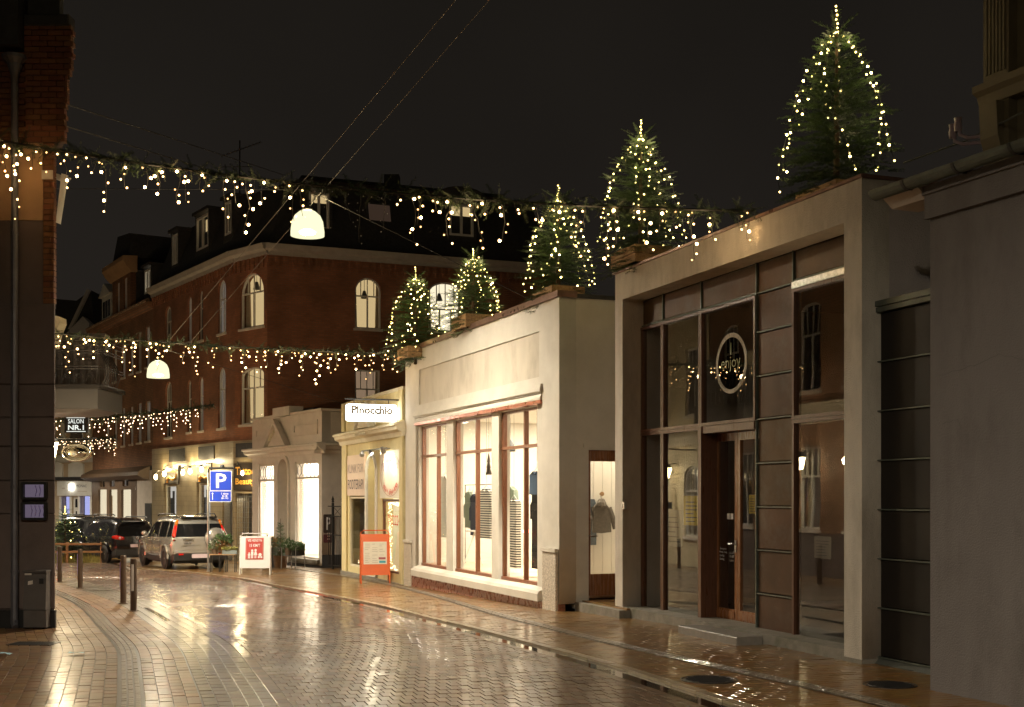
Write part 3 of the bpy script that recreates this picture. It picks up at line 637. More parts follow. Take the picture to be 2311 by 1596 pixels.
# round print on the glass above the door
uc, zc = E.uz(1650, 820, w0 - .012); rr = .40
ring = wall('window_print', [(uc + rr * math.cos(2 * math.pi * k / 40), zc + rr * math.sin(2 * math.pi * k / 40)) for k in range(40)], [[(uc + rr * .86 * math.cos(2 * math.pi * k / 40), zc + rr * .86 * math.sin(2 * math.pi * k / 40)) for k in range(40)]], w0 - .013, w0 - .009, mat('decal_cream', (.34, .29, .22), .5), T)
decal_in = mat('decal_brown', (.045, .032, .02), .35)
wall('window_print', [(uc + rr * .855 * math.cos(2 * math.pi * k / 40), zc + rr * .855 * math.sin(2 * math.pi * k / 40)) for k in range(40)], [], w0 - .013, w0 - .009, glassmat('tinted_decal', 1.6, (.35, .26, .17)), T)
dg = mat('decal_green', (.20, .20, .06), .5)
text(ring, 'enjoy', uc - rr * .62, uc + rr * .62, zc - rr * .28, zc + rr * .22, w0 - .015, dg, keep=True)
MB().prism([(uc - .012, zc + rr * .28), (uc + .012, zc + rr * .28), (uc + .006, zc + rr * .68), (uc - .006, zc + rr * .68)], w0 - .018, w0 - .0135).build('lettering', dg, ring)
def ring_text(s, a0, a1, inward=False):
    for i, c in enumerate(s):
        if c == ' ': continue
        a = math.radians(a0 + (a1 - a0) * i / (len(s) - 1)); x, z = uc + rr * .925 * math.cos(a), zc + rr * .925 * math.sin(a)
        o = text(ring, c, -.018, .018, -.021, .021, 0, decal_in, keep=True); o.rotation_euler.y = -(a - math.pi / 2) + (math.pi if inward else 0); o.location = (x, w0 - .0145, z)
ring_text('MADE FOR YOU', 140, 40); ring_text('A GREAT', 205, 245, True); ring_text('AND MORE', 285, 335, True)
for px, ww in ((1411, -.02), (1436, w0 - .06)):
    u, z = E.uz(px, 1141, ww); o = MB().box(u - .045, u + .045, ww - .04, ww, z - .05, z + .05).build('key_box', M['steel'], T); MB().box(u - .008, u + .008, ww - .046, ww - .041, z - .035, z + .02).build('keyhole', M['black'], o)
# interior
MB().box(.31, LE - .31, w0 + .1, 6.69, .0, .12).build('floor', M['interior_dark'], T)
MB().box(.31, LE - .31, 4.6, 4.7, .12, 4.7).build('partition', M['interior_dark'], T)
for (px0, px1, py0, py1, m, lab, ww) in ((1543, 1583, 1119, 1187, 'yellowpaper', 'large yellow poster inside the second tall glazing bay', w0 + .05), (1690, 1707, 1117, 1160, 'yellowpaper', 'small yellow notice inside the right hand shop door leaf', wd + .05), (1502, 1540, 1150, 1235, 'notice', 'grey printed notice below the yellow poster in the glazing', w0 + .05), (1838, 1876, 1210, 1262, 'notice', 'grey notice low in the far right shop pane', w0 + .05)):
    u0, z1 = E.uz(px0, py0, ww); u1, z0 = E.uz(px1, py1, ww)
    t = E.thing('poster', lab, 'poster'); MB().box(u0, u1, ww, ww + .004, z0, z1).build('sheet', M[m], t)
    mb = MB()
    for k in range(6): mb.box(u0 + (u1 - u0) * .12, u0 + (u1 - u0) * R.uniform(.5, .88), ww - .002, ww - .0005, z0 + (z1 - z0) * (.12 + .13 * k), z0 + (z1 - z0) * (.15 + .13 * k))
    mb.build('print', M['ink'], t)

# ---------------------------------------------------------------- dark copper link between the shop and the rendered wall
K = Fr(E.world(LE, .226, 0).xy, E.world(LE + .95, .226, 0).xy)
T = K.thing('copper_link', 'dark recessed copper clad wall strip between shop and grey rendered wall', 'wall')
zt = K.Z(2040, 668); zz = [K.Z(2093, y) for y in (679, 796, 915, 1030, 1147, 1265, 1388, 1508)]
zz = [zt - .12 - k * (zt - .2) / 7.0 for k in range(8)]
MB().box(0, .95, .05, .3, 0, zt).build('backing', M['interior_dark'], T)
for i in range(7):
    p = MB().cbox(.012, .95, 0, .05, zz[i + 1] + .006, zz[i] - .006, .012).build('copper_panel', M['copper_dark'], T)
    MB().box(-.01, .95, -.028, .0, zz[i + 1] - .007, zz[i + 1] + .007).build('seam', M['seam'], p)
MB().box(-.015, .95, -.05, .05, zz[0], zz[0] + .05).box(-.03, .95, -.06, .06, zt - .06, zt).build('cap', M['seam'], T)
MB().prism([(.05, zz[7] - .01), (.05, -.1), (-.06, -.1), (-.07, zz[7] - .06), (-.01, zz[7] - .01)], 0, .95, ax='x').build('flashing', M['lead'], T)

# ---------------------------------------------------------------- rendered wall building at the right edge
A = Vector((3.86, 11.45)); dr = Vector((.39, -.92)).normalized()
Rw = Fr(A, A + dr * 7.5)
T = Rw.thing('rendered_house', 'plain grey rendered single storey house wall at the right photo edge', 'building')
zt = Rw.Z(2099, 447)
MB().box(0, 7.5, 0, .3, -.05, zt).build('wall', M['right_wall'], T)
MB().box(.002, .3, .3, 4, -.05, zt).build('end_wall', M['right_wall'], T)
MB().box(-.02, 7.5, -.05, .0, zt - .20, zt + .02).box(-.03, 7.5, -.075, -.0, zt + .02, zt + .10).build('fascia', M['right_wall'], T)
g = []
for k in range(9): t = math.pi * (1 + k / 8); g.append((-.18 + .085 * math.cos(t), zt + .16 + .085 * math.sin(t)))
for k in range(8, -1, -1): t = math.pi * (1 + k / 8); g.append((-.18 + .078 * math.cos(t), zt + .163 + .078 * math.sin(t)))
gt = MB().prism(g, -.55, 2.05, ax='x').build('gutter', M['seam'], T)
mb = MB()
for u in (-.1, .55, 1.2, 1.8):
    mb.prism([(q[0] * 1.0 + (-.18 - q[0]) * -.06, q[1] - .004) for q in g[:9]] + [(-.02, zt + .09)], u, u + .035, ax='x')
mb.build('bracket', M['black'], gt)
MB().prism([(-.14, zt + .17), (-.14, zt + .20), (3.9, zt + 1.55), (3.9, zt + 1.5)], -.45, 7.6, ax='x').build('roof', M['slate'], T)
MB().prism([(-.20, zt + .15), (-.05, zt + .10), (.3, zt + .05), (.3, zt), (-.02, zt)], -.5, -.02, ax='x').build('eave_board', M['kiosk'], T)
MB().tube([Rw.o * 0 + Vector((1.35, .35, zt + .30)), Vector((1.35, .35, zt + .52)), Vector((3.2, .5, zt + 1.05))], .07, 8).build('pipe', M['zinc'], T)
MB().prism([(1.95, zt + .14), (2.1, zt + .10), (2.4, zt + .32), (2.4, zt + .5), (2.05, zt + .33)], -.2, -.12, ax='y').build('broken_gutter_end', M['white_paint'], T)

# ---------------------------------------------------------------- tall dark house behind it
Tl = Fr((5.09, 13.4), (5.09 + .39 * 9, 13.4 - .92 * 9))
T = Tl.thing('tall_house', 'tall dark ornate house rising behind the rendered wall at the upper right', 'building')
m_ol = mat('olive_render', (.22, .19, .135), .8, var=.12, scale=2, dirt=(.13, .11, .08), dirt_amt=.5)
zc1 = Tl.Z(2225, 215)
MB().box(0, 9, .12, 5, 2, 11).build('wall', m_ol, T)
MB().box(0, .36, -.0, .12, 3, zc1 - .12).box(0, .36, -.0, .12, zc1 + .14, 11).build('pilaster', m_ol, T)
for k in range(5): pass
mb = MB()
for k in range(6): mb.box(.04 + k * .05, .065 + k * .05, -.015, 0, zc1 + .2, 11)
mb.build('fluting', m_ol, T)
MB().prism([(.12, zc1 - .12), (-.02, zc1 - .12), (-.05, zc1 - .02), (-.12, zc1 + .02), (-.12, zc1 + .09), (.0, zc1 + .14), (.12, zc1 + .14)], -.04, 9, ax='x').build('cornice', m_ol, T)
MB().prism([(.0, zc1 - .75), (-.09, zc1 - .5), (-.11, zc1 - .14), (.0, zc1 - .14)], .05, .30, ax='x').build('console', m_ol, T)
MB().box(.75, 3, .06, .118, zc1 - 2.2, zc1 - .5).build('recess_panel', m_ol, T)
wall('window_surround', rect(.8, 2.3, zc1 + .28, 11), [rect(1.0, 2.1, zc1 + .5, 10.8)], .04, .118, m_ol, T)
MB().box(.98, 2.12, .10, .117, zc1 + .48, 10.9).build('pane', M['darkpane'], T)
for k, (du, dz) in enumerate(((-.02, .0), (-.10, -.05))):
    o = MB().tube([(du + .1, -.02, zc1 - .45 + dz), (du - .12, -.08, zc1 - .42 + dz), (du - .22, -.10, zc1 - .36 + dz), (du - .25, -.10, zc1 - .26 + dz)], .02, 7)
    o.lathe([(.0, -.02), (.04, -.02), (.045, .05), (.035, .09), (.045, .13), (.0, .14)], 8, (du - .25, -.10, zc1 - .30 + dz)); o.build('insulator_hook', mat('porcelain', (.32, .26, .34), .4), T)

# ---------------------------------------------------------------- white clothes shop
S = Fr((-2.405, 28.0), (0.757, 19.9)); HS = 5.0; LS = S.L
T = S.thing('clothes_shop', 'cream rendered flat roofed clothes shop with three brightly lit brown framed windows', 'building')
ua, ub = S.U(938), S.U(1223); RD = .16
zl = (S.Z(942, 946) + S.Z(1223, 884)) / 2; zpl = (S.Z(931, 1297) + S.Z(1229, 1357)) / 2
wall('wall', [(0, zpl), (ua, zpl), (ua, zl), (ub, zl), (ub, zpl), (LS, zpl), (LS, HS), (0, HS)], [rect(ua + .25, ub - .12, zl + .28, HS - .45)], 0, .3, M['stucco'], T)
MB().box(ua + .2, ub - .05, .03, .29, zl + .2, HS - .4).build('recessed_panel', M['stucco_upper'], T)
MB().box(-.01, LS + .012, -.012, .1, zpl - .55, zpl - .003).build('plinth', M['granite_red'], T)
zr1, zr2 = S.Z(925, 1225), S.Z(1240, 1245)
MB().cbox(.02, S.U(930), -.05, -.012, zpl - .5, zr1, .02).cbox(S.U(1229), LS - .02, -.05, -.012, zpl - .62, zr2, .02).build('pier_base', M['roughstone'], T)
MB().box(.02, S.U(931), -.07, -.012, zr1, zr1 + .06).box(S.U(1228), LS - .02, -.07, -.012, zr2, zr2 + .06).build('pier_cap', M['stucco'], T)
MB().box(ua, ub, -.03, .0, zl + .0, zl + .03).box(ua - .05, ub + .05, -.06, -.0, zl + .03, zl + .10).box(ua - .03, ub + .03, -.04, 0, zl + .10, zl + .15).build('moulding', M['stucco'], T)
MB().box(-.04, LS + .04, -.05, .3, HS, HS + .10).build('coping', M['roofcopper'], T)
MB().box(LS - .3, LS + .04, .3, 9, HS, HS + .06).build('coping', M['slate'], T)
# windows
wins = [(956, 1018, 972, 955, 1276, 1286, 990, 1029), (1033, 1121, 944, 933, 1289, 1306, 1078, 1018), (1137, 1225, 927, 914, 1305, 1325, 1187, 1008)]
zwt = sum(S.Z((a + b) / 2, (c + d) / 2, RD) for a, b, c, d, *_ in wins) / 3; zwb = sum(S.Z((a + b) / 2, (c + d) / 2, RD) for a, b, _, _, c, d, *_ in wins) / 3; zwm = sum(S.Z((w[0] + w[1]) / 2, w[7], RD) for w in wins) / 3
uw = [(S.U(w[0], RD), S.U(w[1], RD), S.U(w[6], RD)) for w in wins]
holes = [rect(a, b, zwb, zwt) for a, b, _ in uw]

wall('pier', rect(ua, ub, zpl, zl), holes, .06, .28, M['stucco'], T)
MB().prism([(.06, zwb + .0), (.06, zpl - .004), (-.10, zpl - .004), (-.10, zwb - .10), (-.06, zwb - .05)], ua - .04, ub + .04, ax='x').build('sill_ledge', M['stucco'], T)
MB().prism([(.06, zwt + .01), (.06, zwt + .075), (-.03, zwt + .075), (-.03, zwt + .02)], ua, ub, ax='x').build('flashing', M['red_copper'], T); MB().prism([(.06, zwt + .077), (.06, zl - .002), (.0, zl - .002), (-.035, zwt + .12), (-.035, zwt + .077)], ua, ub, ax='x').build('lintel', M['stucco'], T)  # cream strip paints in the reflection on the flashing's top surface
for a, b, m_ in uw:
    f = .045; mb = MB().box(a, b, RD - .03, RD + .05, zwt - f, zwt).box(a, b, RD - .05, RD + .05, zwb, zwb + f * 1.3).box(a, a + f, RD - .03, RD + .05, zwb, zwt).box(b - f, b, RD - .03, RD + .05, zwb, zwt)
    mb.box(m_ - f * .6, m_ + f * .6, RD - .035, RD + .045, zwb, zwt).box(a, b, RD - .045, RD + .04, zwm - f * .6, zwm + f * .6)
    wn = mb.build('window', M['woodred'], T)
    for (p, q) in ((a + f, m_ - f * .6), (m_ + f * .6, b - f)):
        for (r, s) in ((zwb + f * 1.3, zwm - f * .6), (zwm + f * .6, zwt - f)): MB().box(p, q, RD + .004, RD + .010, r, s).build('pane', M['glass'], wn)
# side wall with the shop door
sd0, sd1 = .52, 1.45; zdt_, zdb_ = 2.55, .18
MB().box(LS - .3, LS, .3, sd0, -.02, HS).box(LS - .3, LS, sd1, 9, -.02, HS).box(LS - .3, LS, sd0, sd1, zdt_, HS).build('side_wall', M['stucco'], T)
MB().box(LS, LS + .02, sd0 - .1, sd1, zdt_ + .04, zdt_ + .10).build('drip_moulding', M['stucco'], T)
dw = MB().box(LS - .16, LS - .08, sd0, sd0 + .07, zdb_, zdt_).box(LS - .16, LS - .08, sd1 - .07, sd1, zdb_, zdt_).box(LS - .16, LS - .08, sd0 + .07, sd1 - .07, zdb_, zdb_ + .35).box(LS - .16, LS - .08, sd0 + .07, sd1 - .07, zdt_ - .18, zdt_).build('door', M['doorwood'], T)
MB().box(LS - .13, LS - .124, sd0 + .07, sd1 - .07, zdb_ + .35, zdt_ - .18).build('pane', M['glass'], dw)
MB().tube([(LS - .08, sd0 + .05, 1.15), (LS - .03, sd0 + .05, 1.15), (LS - .03, sd0 + .17, 1.15)], .012, 6).build('handle', M['steel'], dw)
# interior
MB().box(.05, LS - .31, .29, 6, .12, .30).build('floor', M['interior_floor'], T)
MB().box(.05, LS - .31, 5.9, 6, .3, 3.5).box(.05, .15, .3, 5.9, .3, 3.5).build('interior_wall', M['interior'], T)
MB().box(LS - 1.7, LS - 1.6, 2.4, 5.9, .3, 3.5).build('partition', M['interior'], T)
MB().box(.05, LS - .31, .3, 6, 3.5, 3.6).build('ceiling', M['interior'], T)
MB().box(0, LS - .3, .3, 9, HS - .3, HS - .15).build('roof', M['slate'], T)
MB().box(.3, LS - .3, 8.8, 9, 0, HS).build('rear_wall', M['stucco'], T)
mb = MB()
for k in range(9): mb.box(.45 + k * .9, .53 + k * .9, .5, .56, .3, 3.5)
def area(name, loc, sx, sy, power, col, parent=None, rot=(0, 0, 0), shape='RECTANGLE'):
    d = bpy.data.lights.new(name, 'AREA'); d.shape = shape; d.size = sx; d.size_y = sy; d.energy = power; d.color = col
    o = bpy.data.objects.new(name, d); lnk(o, parent); o.location = loc; o.rotation_euler = rot; return o
area('shop_ceiling_light', (LS / 2 - .3, 2.4, 3.47), 6.0, 3.0, 400, (1, .86, .66), T)
area('shop_ceiling_light', (LS - 1.0, 2.2, 3.47), 1.0, 2.4, 60, (1, .86, .66), T)
# stepped passage between the two shops
Tp = thing('passage_paving', 'raised tiled landing in the narrow passage beside the shop door', 'landing', S.world(LS + .06, .25, 0), S.rz)
MB().box(0, 1.6, 0, 5, -.1, .10).build('landing', M['concrete'], Tp)
for i in range(4):
    for j in range(8): MB().box(.02 + i * .4, .405 + i * .4, .12 + j * .4, .505 + j * .4, .10, .125).build('tile', M['yellowbrick'], Tp)
# ---- clothes and fittings in the shop
def garment(u, w, ztop, wd_, hg, m, label, cat='garment', sleeves=True, cord=3.4, rot=0.0):
    t = thing('hanging_' + cat.split()[-1], label, cat, S.world(u, w, 0), S.rz + rot)
    b = MB(); hw = wd_ / 2; n = 7
    out = [(-hw * .32, ztop), (-hw, ztop - .07), (-hw * .95, ztop - hg * .5), (-hw * 1.02, ztop - hg), (hw * 1.02, ztop - hg), (hw * .95, ztop - hg * .5), (hw, ztop - .07), (hw * .32, ztop), (0, ztop - .06)]
    b.prism(out, -.05, .05)
    if sleeves:
        for s in (-1, 1): b.tube([(s * hw * .92, 0, ztop - .1), (s * (hw + .07), 0, ztop - .32), (s * (hw + .09), 0, ztop - .58)], [.07, .055, .045], 7)
    b.build('fabric', m, t)
    MB().tube([(-hw * .8, 0, ztop - .03), (0, 0, ztop + .07), (hw * .8, 0, ztop - .03)], .006, 5).tube([(0, 0, ztop + .07), (0, 0, ztop + .12), (.03, 0, ztop + .16), (0, 0, ztop + .19)], .005, 5).build('hanger', M['steel'], t)
    if cord: MB().tube([(0, 0, ztop + .18), (0, 0, cord)], .003, 4).build('cord', M['cable'], t)
    return t
def stripes(name, c1, c2, sc):
    m, n, l, b = new_mat(name); tc = n.new('ShaderNodeTexCoord'); wv = n.new('ShaderNodeTexWave'); wv.bands_direction = 'Z'; wv.inputs['Scale'].default_value = sc; l.new(tc.outputs['Object'], wv.inputs[0])
    r = n.new('ShaderNodeValToRGB'); r.color_ramp.interpolation = 'CONSTANT'; r.color_ramp.elements[0].color = c1 + (1,); r.color_ramp.elements[1].color = c2 + (1,); r.color_ramp.elements[1].position = .5
    l.new(wv.outputs[0], r.inputs[0]); l.new(r.outputs[0], b.inputs['Base Color']); b.inputs['Roughness'].default_value = .9; return m
m_str = stripes('striped_cloth', (.03, .03, .035), (.62, .58, .5), 6.5)
m_den = mat('denim', (.07, .11, .18), .85, var=.15); m_navy = mat('navy_cloth', (.03, .035, .06), .9); m_blk = mat('charcoal_cloth', (.03, .032, .035), .9); m_wht = mat('white_cloth', (.7, .68, .63), .9); m_grn = mat('grey_green_cloth', (.18, .22, .17), .9); m_wool = mat('grey_wool', (.15, .13, .11), .95, var=.2, scale=20, bump=.4)
def su(px, w): return S.U(px, w)
garment(su(985, .8), .8, 2.05, .5, 1.1, m_navy, 'dark blue dress hanging in the left shop window', 'dress', False)
garment(su(1005, .6), .6, 2.25, .45, 1.35, m_wht, 'white long shirt hanging in the left shop window', 'shirt', False)
garment(su(1098, .7), .7, 1.95, .62, 1.0, m_str, 'black and cream striped jumper hanging in the middle shop window', 'jumper')
garment(su(1075, 1.1), 1.1, 1.85, .5, .9, m_navy, 'navy jacket hung on the rail behind the striped jumper', 'jacket')
garment(su(1160, .9), .9, 1.75, .5, 1.35, m_str, 'long striped dress hanging in the right shop window', 'dress', False)
garment(su(1152, 1.3), 1.3, 2.0, .5, .9, m_grn, 'grey green blouse on a hanger in the right shop window', 'blouse')
garment(su(1212, .6), .6, 2.25, .5, .42, m_den, 'blue denim vest on a high hanger in the right shop window', 'vest', False)
garment(su(1217, .9), .9, 1.95, .5, 1.5, m_blk, 'long charcoal coat hanging at the right end of the shop window', 'coat')
for k, (px, w, z) in enumerate(((1060, 1.2, 1.9), (1068, 1.25, 1.88))):
    garment(su(px, w), w, z, .38, .8, (m_grn, m_wht)[k], ('olive blouse on the clothes rail', 'pale blouse on the clothes rail')[k] + ' in the middle window', 'blouse', cord=0)
t = S.thing('clothes_rail', 'thin black clothes rail behind the middle shop window', 'clothes rail')
MB().tube([(su(1050, 1.2), 1.2, .3), (su(1050, 1.2), 1.2, 2.05), (su(1125, 1.2), 1.2, 2.05), (su(1125, 1.2), 1.2, .3)], .012, 6).build('frame', M['black'], t)
def tree_orn(u, w, z):
    t = thing('tree_ornament', 'dark flat fir tree ornament hanging in the middle shop window', 'ornament', S.world(u, w, z), S.rz)
    MB().prism([(-.16, 0), (.16, 0), (.07, .13), (.11, .13), (.04, .25), (.08, .25), (0, .42), (-.08, .25), (-.04, .25), (-.11, .13), (-.07, .13)], -.01, .01).build('board', mat('ornament_brown', (.10, .08, .06), .7), t)
    MB().tube([(0, 0, .42), (0, 0, 3.4 - z)], .003, 4).build('cord', M['cable'], t)
tree_orn(su(1103, .5), .5, 2.22)
for px, w, z, lab in ((1150, 1.6, 2.75, 'grey bell shaped pendant lamp behind the right shop window'), (1226, 1.5, 2.9, 'grey bell shaped pendant lamp at the right end of the shop')):
    t = thing('pendant_lamp', lab, 'pendant lamp', S.world(su(px, w), w, z), S.rz)
    MB().lathe([(.02, .26), (.05, .24), (.09, .16), (.12, .06), (.13, 0), (.122, 0), (.08, .16), (.02, .24)], 16).build('lamp_shade', M['darkgrey'], t, True); MB().tube([(0, 0, .25), (0, 0, 3.48 - z)], .006, 5).build('cord', M['cable'], t)
t = thing('tripod_table', 'small white three legged stand in the middle shop window', 'stand', S.world(su(1072, 1.0), 1.0, .3), S.rz)
for a in (0, 2.1, 4.2): MB().tube([(0, 0, .75), (.25 * math.cos(a), .25 * math.sin(a), 0)], .015, 6).build('leg', M['white_paint'], t)
MB().lathe([(0, .74), (.2, .74), (.2, .77), (0, .77)], 16).build('top', M['white_paint'], t)
t = thing('potted_plant', 'small green potted plant in the left shop window', 'plant', S.world(su(981, .7), .7, .3), S.rz)
MB().lathe([(0, 0), (.08, 0), (.1, .2), (.085, .2), (.08, .17), (0, .17)], 12).build('pot', M['white_paint'], t)
def leafball(name, par, r, h, z, n, m, seed=1, ls=.05):
    rs = np.random.RandomState(seed); V = []; Fc = []
    for i in range(n):
        a = rs.uniform(0, 6.28); q = rs.uniform(0, 1) ** .5; p = np.array([r * q * math.cos(a), r * q * math.sin(a), z + h * rs.uniform(0, 1) ** .8 * (1.1 - .5 * q)])
        d = np.array([math.cos(a) * q, math.sin(a) * q, .7]) + rs.normal(0, .4, 3); d /= np.linalg.norm(d); s_ = np.cross(d, rs.normal(0, 1, 3)); s_ /= np.linalg.norm(s_)
        L = ls * rs.uniform(.7, 1.4); b = len(V); V += [p, p + d * L * .5 + s_ * L * .25, p + d * L, p + d * L * .5 - s_ * L * .25]; Fc.append((b, b + 1, b + 2, b + 3))
    return np_obj(name, V, Fc, m, par, nv=4)
M['leaf'] = mat('green_leaf', (.06, .11, .035), .5, var=.4, scale=10, rnd=.35); M['paleleaf'] = mat('pale_leaf', (.30, .30, .09), .5, var=.4, scale=10, rnd=.3); M['whiteflower'] = mat('white_petal', (.6, .6, .55), .5, rnd=.15); M['dryleaf'] = mat('dry_leaf', (.28, .16, .06), .7, var=.3, rnd=.3)
leafball('leaves', t, .12, .3, .18, 140, M['leaf'], 3)
# jacket on its hook seen through the door
t = thing('hooded_jacket', 'grey wool hooded jacket on a wooden wall hook behind the shop door', 'jacket', (1.545, 21.5, 1.20), .15)
MB().prism([(-.15, -.03), (-.15, .2), (-.13, .42), (-.05, .50), (.06, .49), (.13, .40), (.16, .2), (.17, -.02), (.0, -.04)], -.05, .05).build('body', m_wool, t)
for s, e in ((-1, .0), (1, .03)): MB().tube([(s * .13, -.02, .40), (s * .20, -.03, .22), (s * .235, -.04, e)], [.055, .048, .038], 8).build('sleeve', m_wool, t)
MB().lathe([(.0, .57), (.05, .55), (.085, .49), (.09, .43), (.04, .40)], 10, (0, -.03, 0)).build('hood', m_wool, t)
MB().tube([(0, 0, .56), (0, .02, .63)], .006, 5).build('loop', M['black'], t)
t = thing('coat_hook', 'pale wooden wall hook above the grey jacket', 'hook', (1.545, 21.56, 1.84), .15)
MB().lathe([(.0, -.10), (.035, -.10), (.04, -.09), (.035, -.07), (.015, -.05), (.015, .06)], 12, ax='y').build('peg', M['crate'], t)
t = thing('hanging_dress', 'pale blue grey long garment hanging left of the grey jacket behind the shop door', 'dress', (1.40, 21.62, 0), .15)
MB().prism([(-.10, 1.75), (-.14, 1.6), (-.13, .95), (.06, .95), (.08, 1.6), (.03, 1.75)], -.04, .04).build('fabric', mat('blue_grey_cloth', (.14, .17, .2), .9), t)
t = thing('display_wall', 'white panelled display wall behind the shop door', 'partition', (1.2, 21.63, 0), .15)
for k in range(9): MB().box(-.25 + k * .16, -.094 + k * .16, .0, .05, .3, 3.3).build('panel', M['interior'], t)

for k in range(11):
    garment(.9 + k * .42, 4.6 + .1 * (k % 2), 1.75, .40, .85 + .1 * (k % 3), (m_grn, m_navy, m_wht, m_wool, m_den, m_blk, m_str)[k % 7], ('grey green garment at the left end of the rear rail', 'navy garment second from the left on the rear rail', 'white garment in the left half of the rear rail', 'grey wool garment in the left half of the rear rail', 'blue denim garment on the rear rail', 'charcoal garment in the middle of the rear rail', 'striped garment on the rear rail', 'grey green garment in the right half of the rear rail', 'navy garment in the right half of the rear rail', 'white garment near the right end of the rear rail', 'grey wool garment at the right end of the rear rail')[k], 'garment', cord=0, rot=.9)['group'] = 'clothes on the rear rail'
t = S.thing('rear_rail', 'long steel rail of clothes at the back of the clothes shop', 'clothes rail'); MB().tube([(.5, 4.65, .3), (.5, 4.65, 1.93), (5.6, 4.65, 1.93), (5.6, 4.65, .3)], .014, 6).build('frame', M['steel'], t)
t = S.thing('wall_shelf', 'pale wooden wall shelf with folded clothes at the back of the clothes shop', 'shelf')
for z in (2.25, 2.65): MB().box(.6, 5.6, 5.5, 5.9, z, z + .04).build('board', M['crate'], t)
for k in range(16):
    MB().box(.7 + k * .3, .93 + k * .3, 5.52, 5.85, 2.291 + (.4 if k % 2 else 0), 2.291 + (.4 if k % 2 else 0) + R.uniform(.06, .2)).build('folded_cloth', R.choice((m_grn, m_navy, m_wht, m_wool, m_den)), t)
t = S.thing('shop_counter', 'pale wooden counter in the middle of the clothes shop', 'counter'); MB().box(3.2, 5.0, 3.2, 3.9, .3, 1.2).build('front', M['crate'], t); MB().box(3.15, 5.05, 3.15, 3.95, 1.2, 1.25).build('top', M['white_paint'], t)
for px, pts in ((0, [(.12, 2.9), (.5, 2.95), (.85, 3.02), (1.3, 2.9), (1.9, 2.88)]), (1, [(.15, 2.45), (.35, 2.5), (.4, 2.4)]), (2, [(.6, .55), (1.0, .5), (1.5, .42), (2.2, .38)])):
    for k in range(len(pts) - 1): pass
    tt = Rw.thing('wall_crack', ('long hairline crack across the middle of the grey rendered wall', 'short hairline crack by the edge of the grey rendered wall', 'low hairline crack near the foot of the grey rendered wall')[px], 'crack'); mb = MB()
    path = []
    for k in range(len(pts) - 1):
        (x0, z0), (x1, z1) = pts[k], pts[k + 1]
        for q in range(7): f0 = q / 7; path.append((x0 + (x1 - x0) * f0 + R.uniform(-.01, .01), .0, z0 + (z1 - z0) * f0 + R.uniform(-.012, .012)))
    mb.tube(path, .0022, 4)
    mb.build('line', M['interior_dark'], tt)
# ---------------------------------------------------------------- yellow take-away shop
Z7 = Fr((-4.55, 33.5), (-2.44, 28.1)); L7 = Z7.L
T = Z7.thing('takeaway_shop', 'yellow rendered take-away shop with cream cornice under a lit hanging sign', 'building')
H7 = 4.22; zc = Z7.Z(840, 985); z7b = Z7.Z(775, 1282)
fs = (Z7.U(786), Z7.U(825), Z7.Z(805, 1119), Z7.Z(805, 1027)); ps = (Z7.U(860), Z7.U(909), Z7.Z(884, 1125), Z7.Z(884, 1017))
fw_ = (Z7.U(789), Z7.U(826), Z7.Z(806, 1280), Z7.Z(806, 1121)); pw_ = (Z7.U(862), Z7.U(910), Z7.Z(886, 1294), Z7.Z(886, 1127))
nb = (Z7.U(829), Z7.U(850), Z7.Z(840, 1300), Z7.Z(840, 1030))
wall('wall', rect(0, L7, -.45, H7), [rect(fw_[0], fw_[1], fw_[2], fs[3]), rect(pw_[0], pw_[1], pw_[2], ps[3]), arch(nb[0], nb[1], nb[2], nb[3])], 0, .28, M['yellow_wall'], T)
MB().box(0, .25, .281, 6, -.5, H7).build('side_wall', M['kiosk'], T); MB().box(L7 - .2, L7, .281, 6, -.4, H7).build('side_wall', M['yellow_wall'], T)
MB().box(.25, L7 - .2, .3, 6, 3.6, 3.75).build('roof', M['slate'], T); MB().box(.25, L7 - .2, 5.8, 6, -.4, 3.6).build('rear_wall', M['interior'], T)
MB().prism([(0, zc - .12), (-.06, zc - .12), (-.09, zc - .02), (-.2, zc + .03), (-.22, zc + .10), (-.26, zc + .12), (-.26, zc + .17), (0, zc + .24)], -.18, L7 + .1, ax='x').build('cornice', M['cream'], T)
MB().box(-.04, L7 + .02, -.05, .29, H7, H7 + .07).build('coping', M['cream'], T)
for a, b in ((-.02, .28), (L7 * .42, L7 * .58), (L7 - .3, L7 + .02)):
    MB().box(a, b, -.06, -.001, zc + .25, H7).build('pier', M['cream'] if a > .1 and a < L7 - 1 else M['yellow_wall'], T)
mb = MB()
for k in range(14): mb.box(L7 * .42 + k * .06, L7 * .42 + .035 + k * .06, -.30, -.261, zc + .03, zc + .09)
mb.build('dentil', M['cream'], T)
um7 = L7 * .48; MB().prism([(um7 - .65, zc + .22), (um7 + .65, zc + .22), (um7, zc + .85)], -.20, -.062).prism([(um7 - .75, zc + .20), (um7 - .6, zc + .20), (um7, zc + .82), (um7, zc + .95)], -.26, -.201).prism([(um7 + .75, zc + .20), (um7 + .6, zc + .20), (um7, zc + .82), (um7, zc + .95)], -.26, -.2015).build('pediment', M['cream'], T)
for a, b in ((.0, fs[0] - .04), (L7 - .25, L7)): MB().box(a, b, -.05, -.001, z7b - .3, zc - .12).build('pilaster', M['yellow_wall'], T)
MB().box(-.03, L7 + .02, -.08, .1, -.6, z7b - .06).build('plinth', M['concrete'], T)
MB().cbox(pw_[0] - .3, L7 - .1, -.45, -.085, -.5, z7b - .22, .01).build('step', M['stone_step'], T)
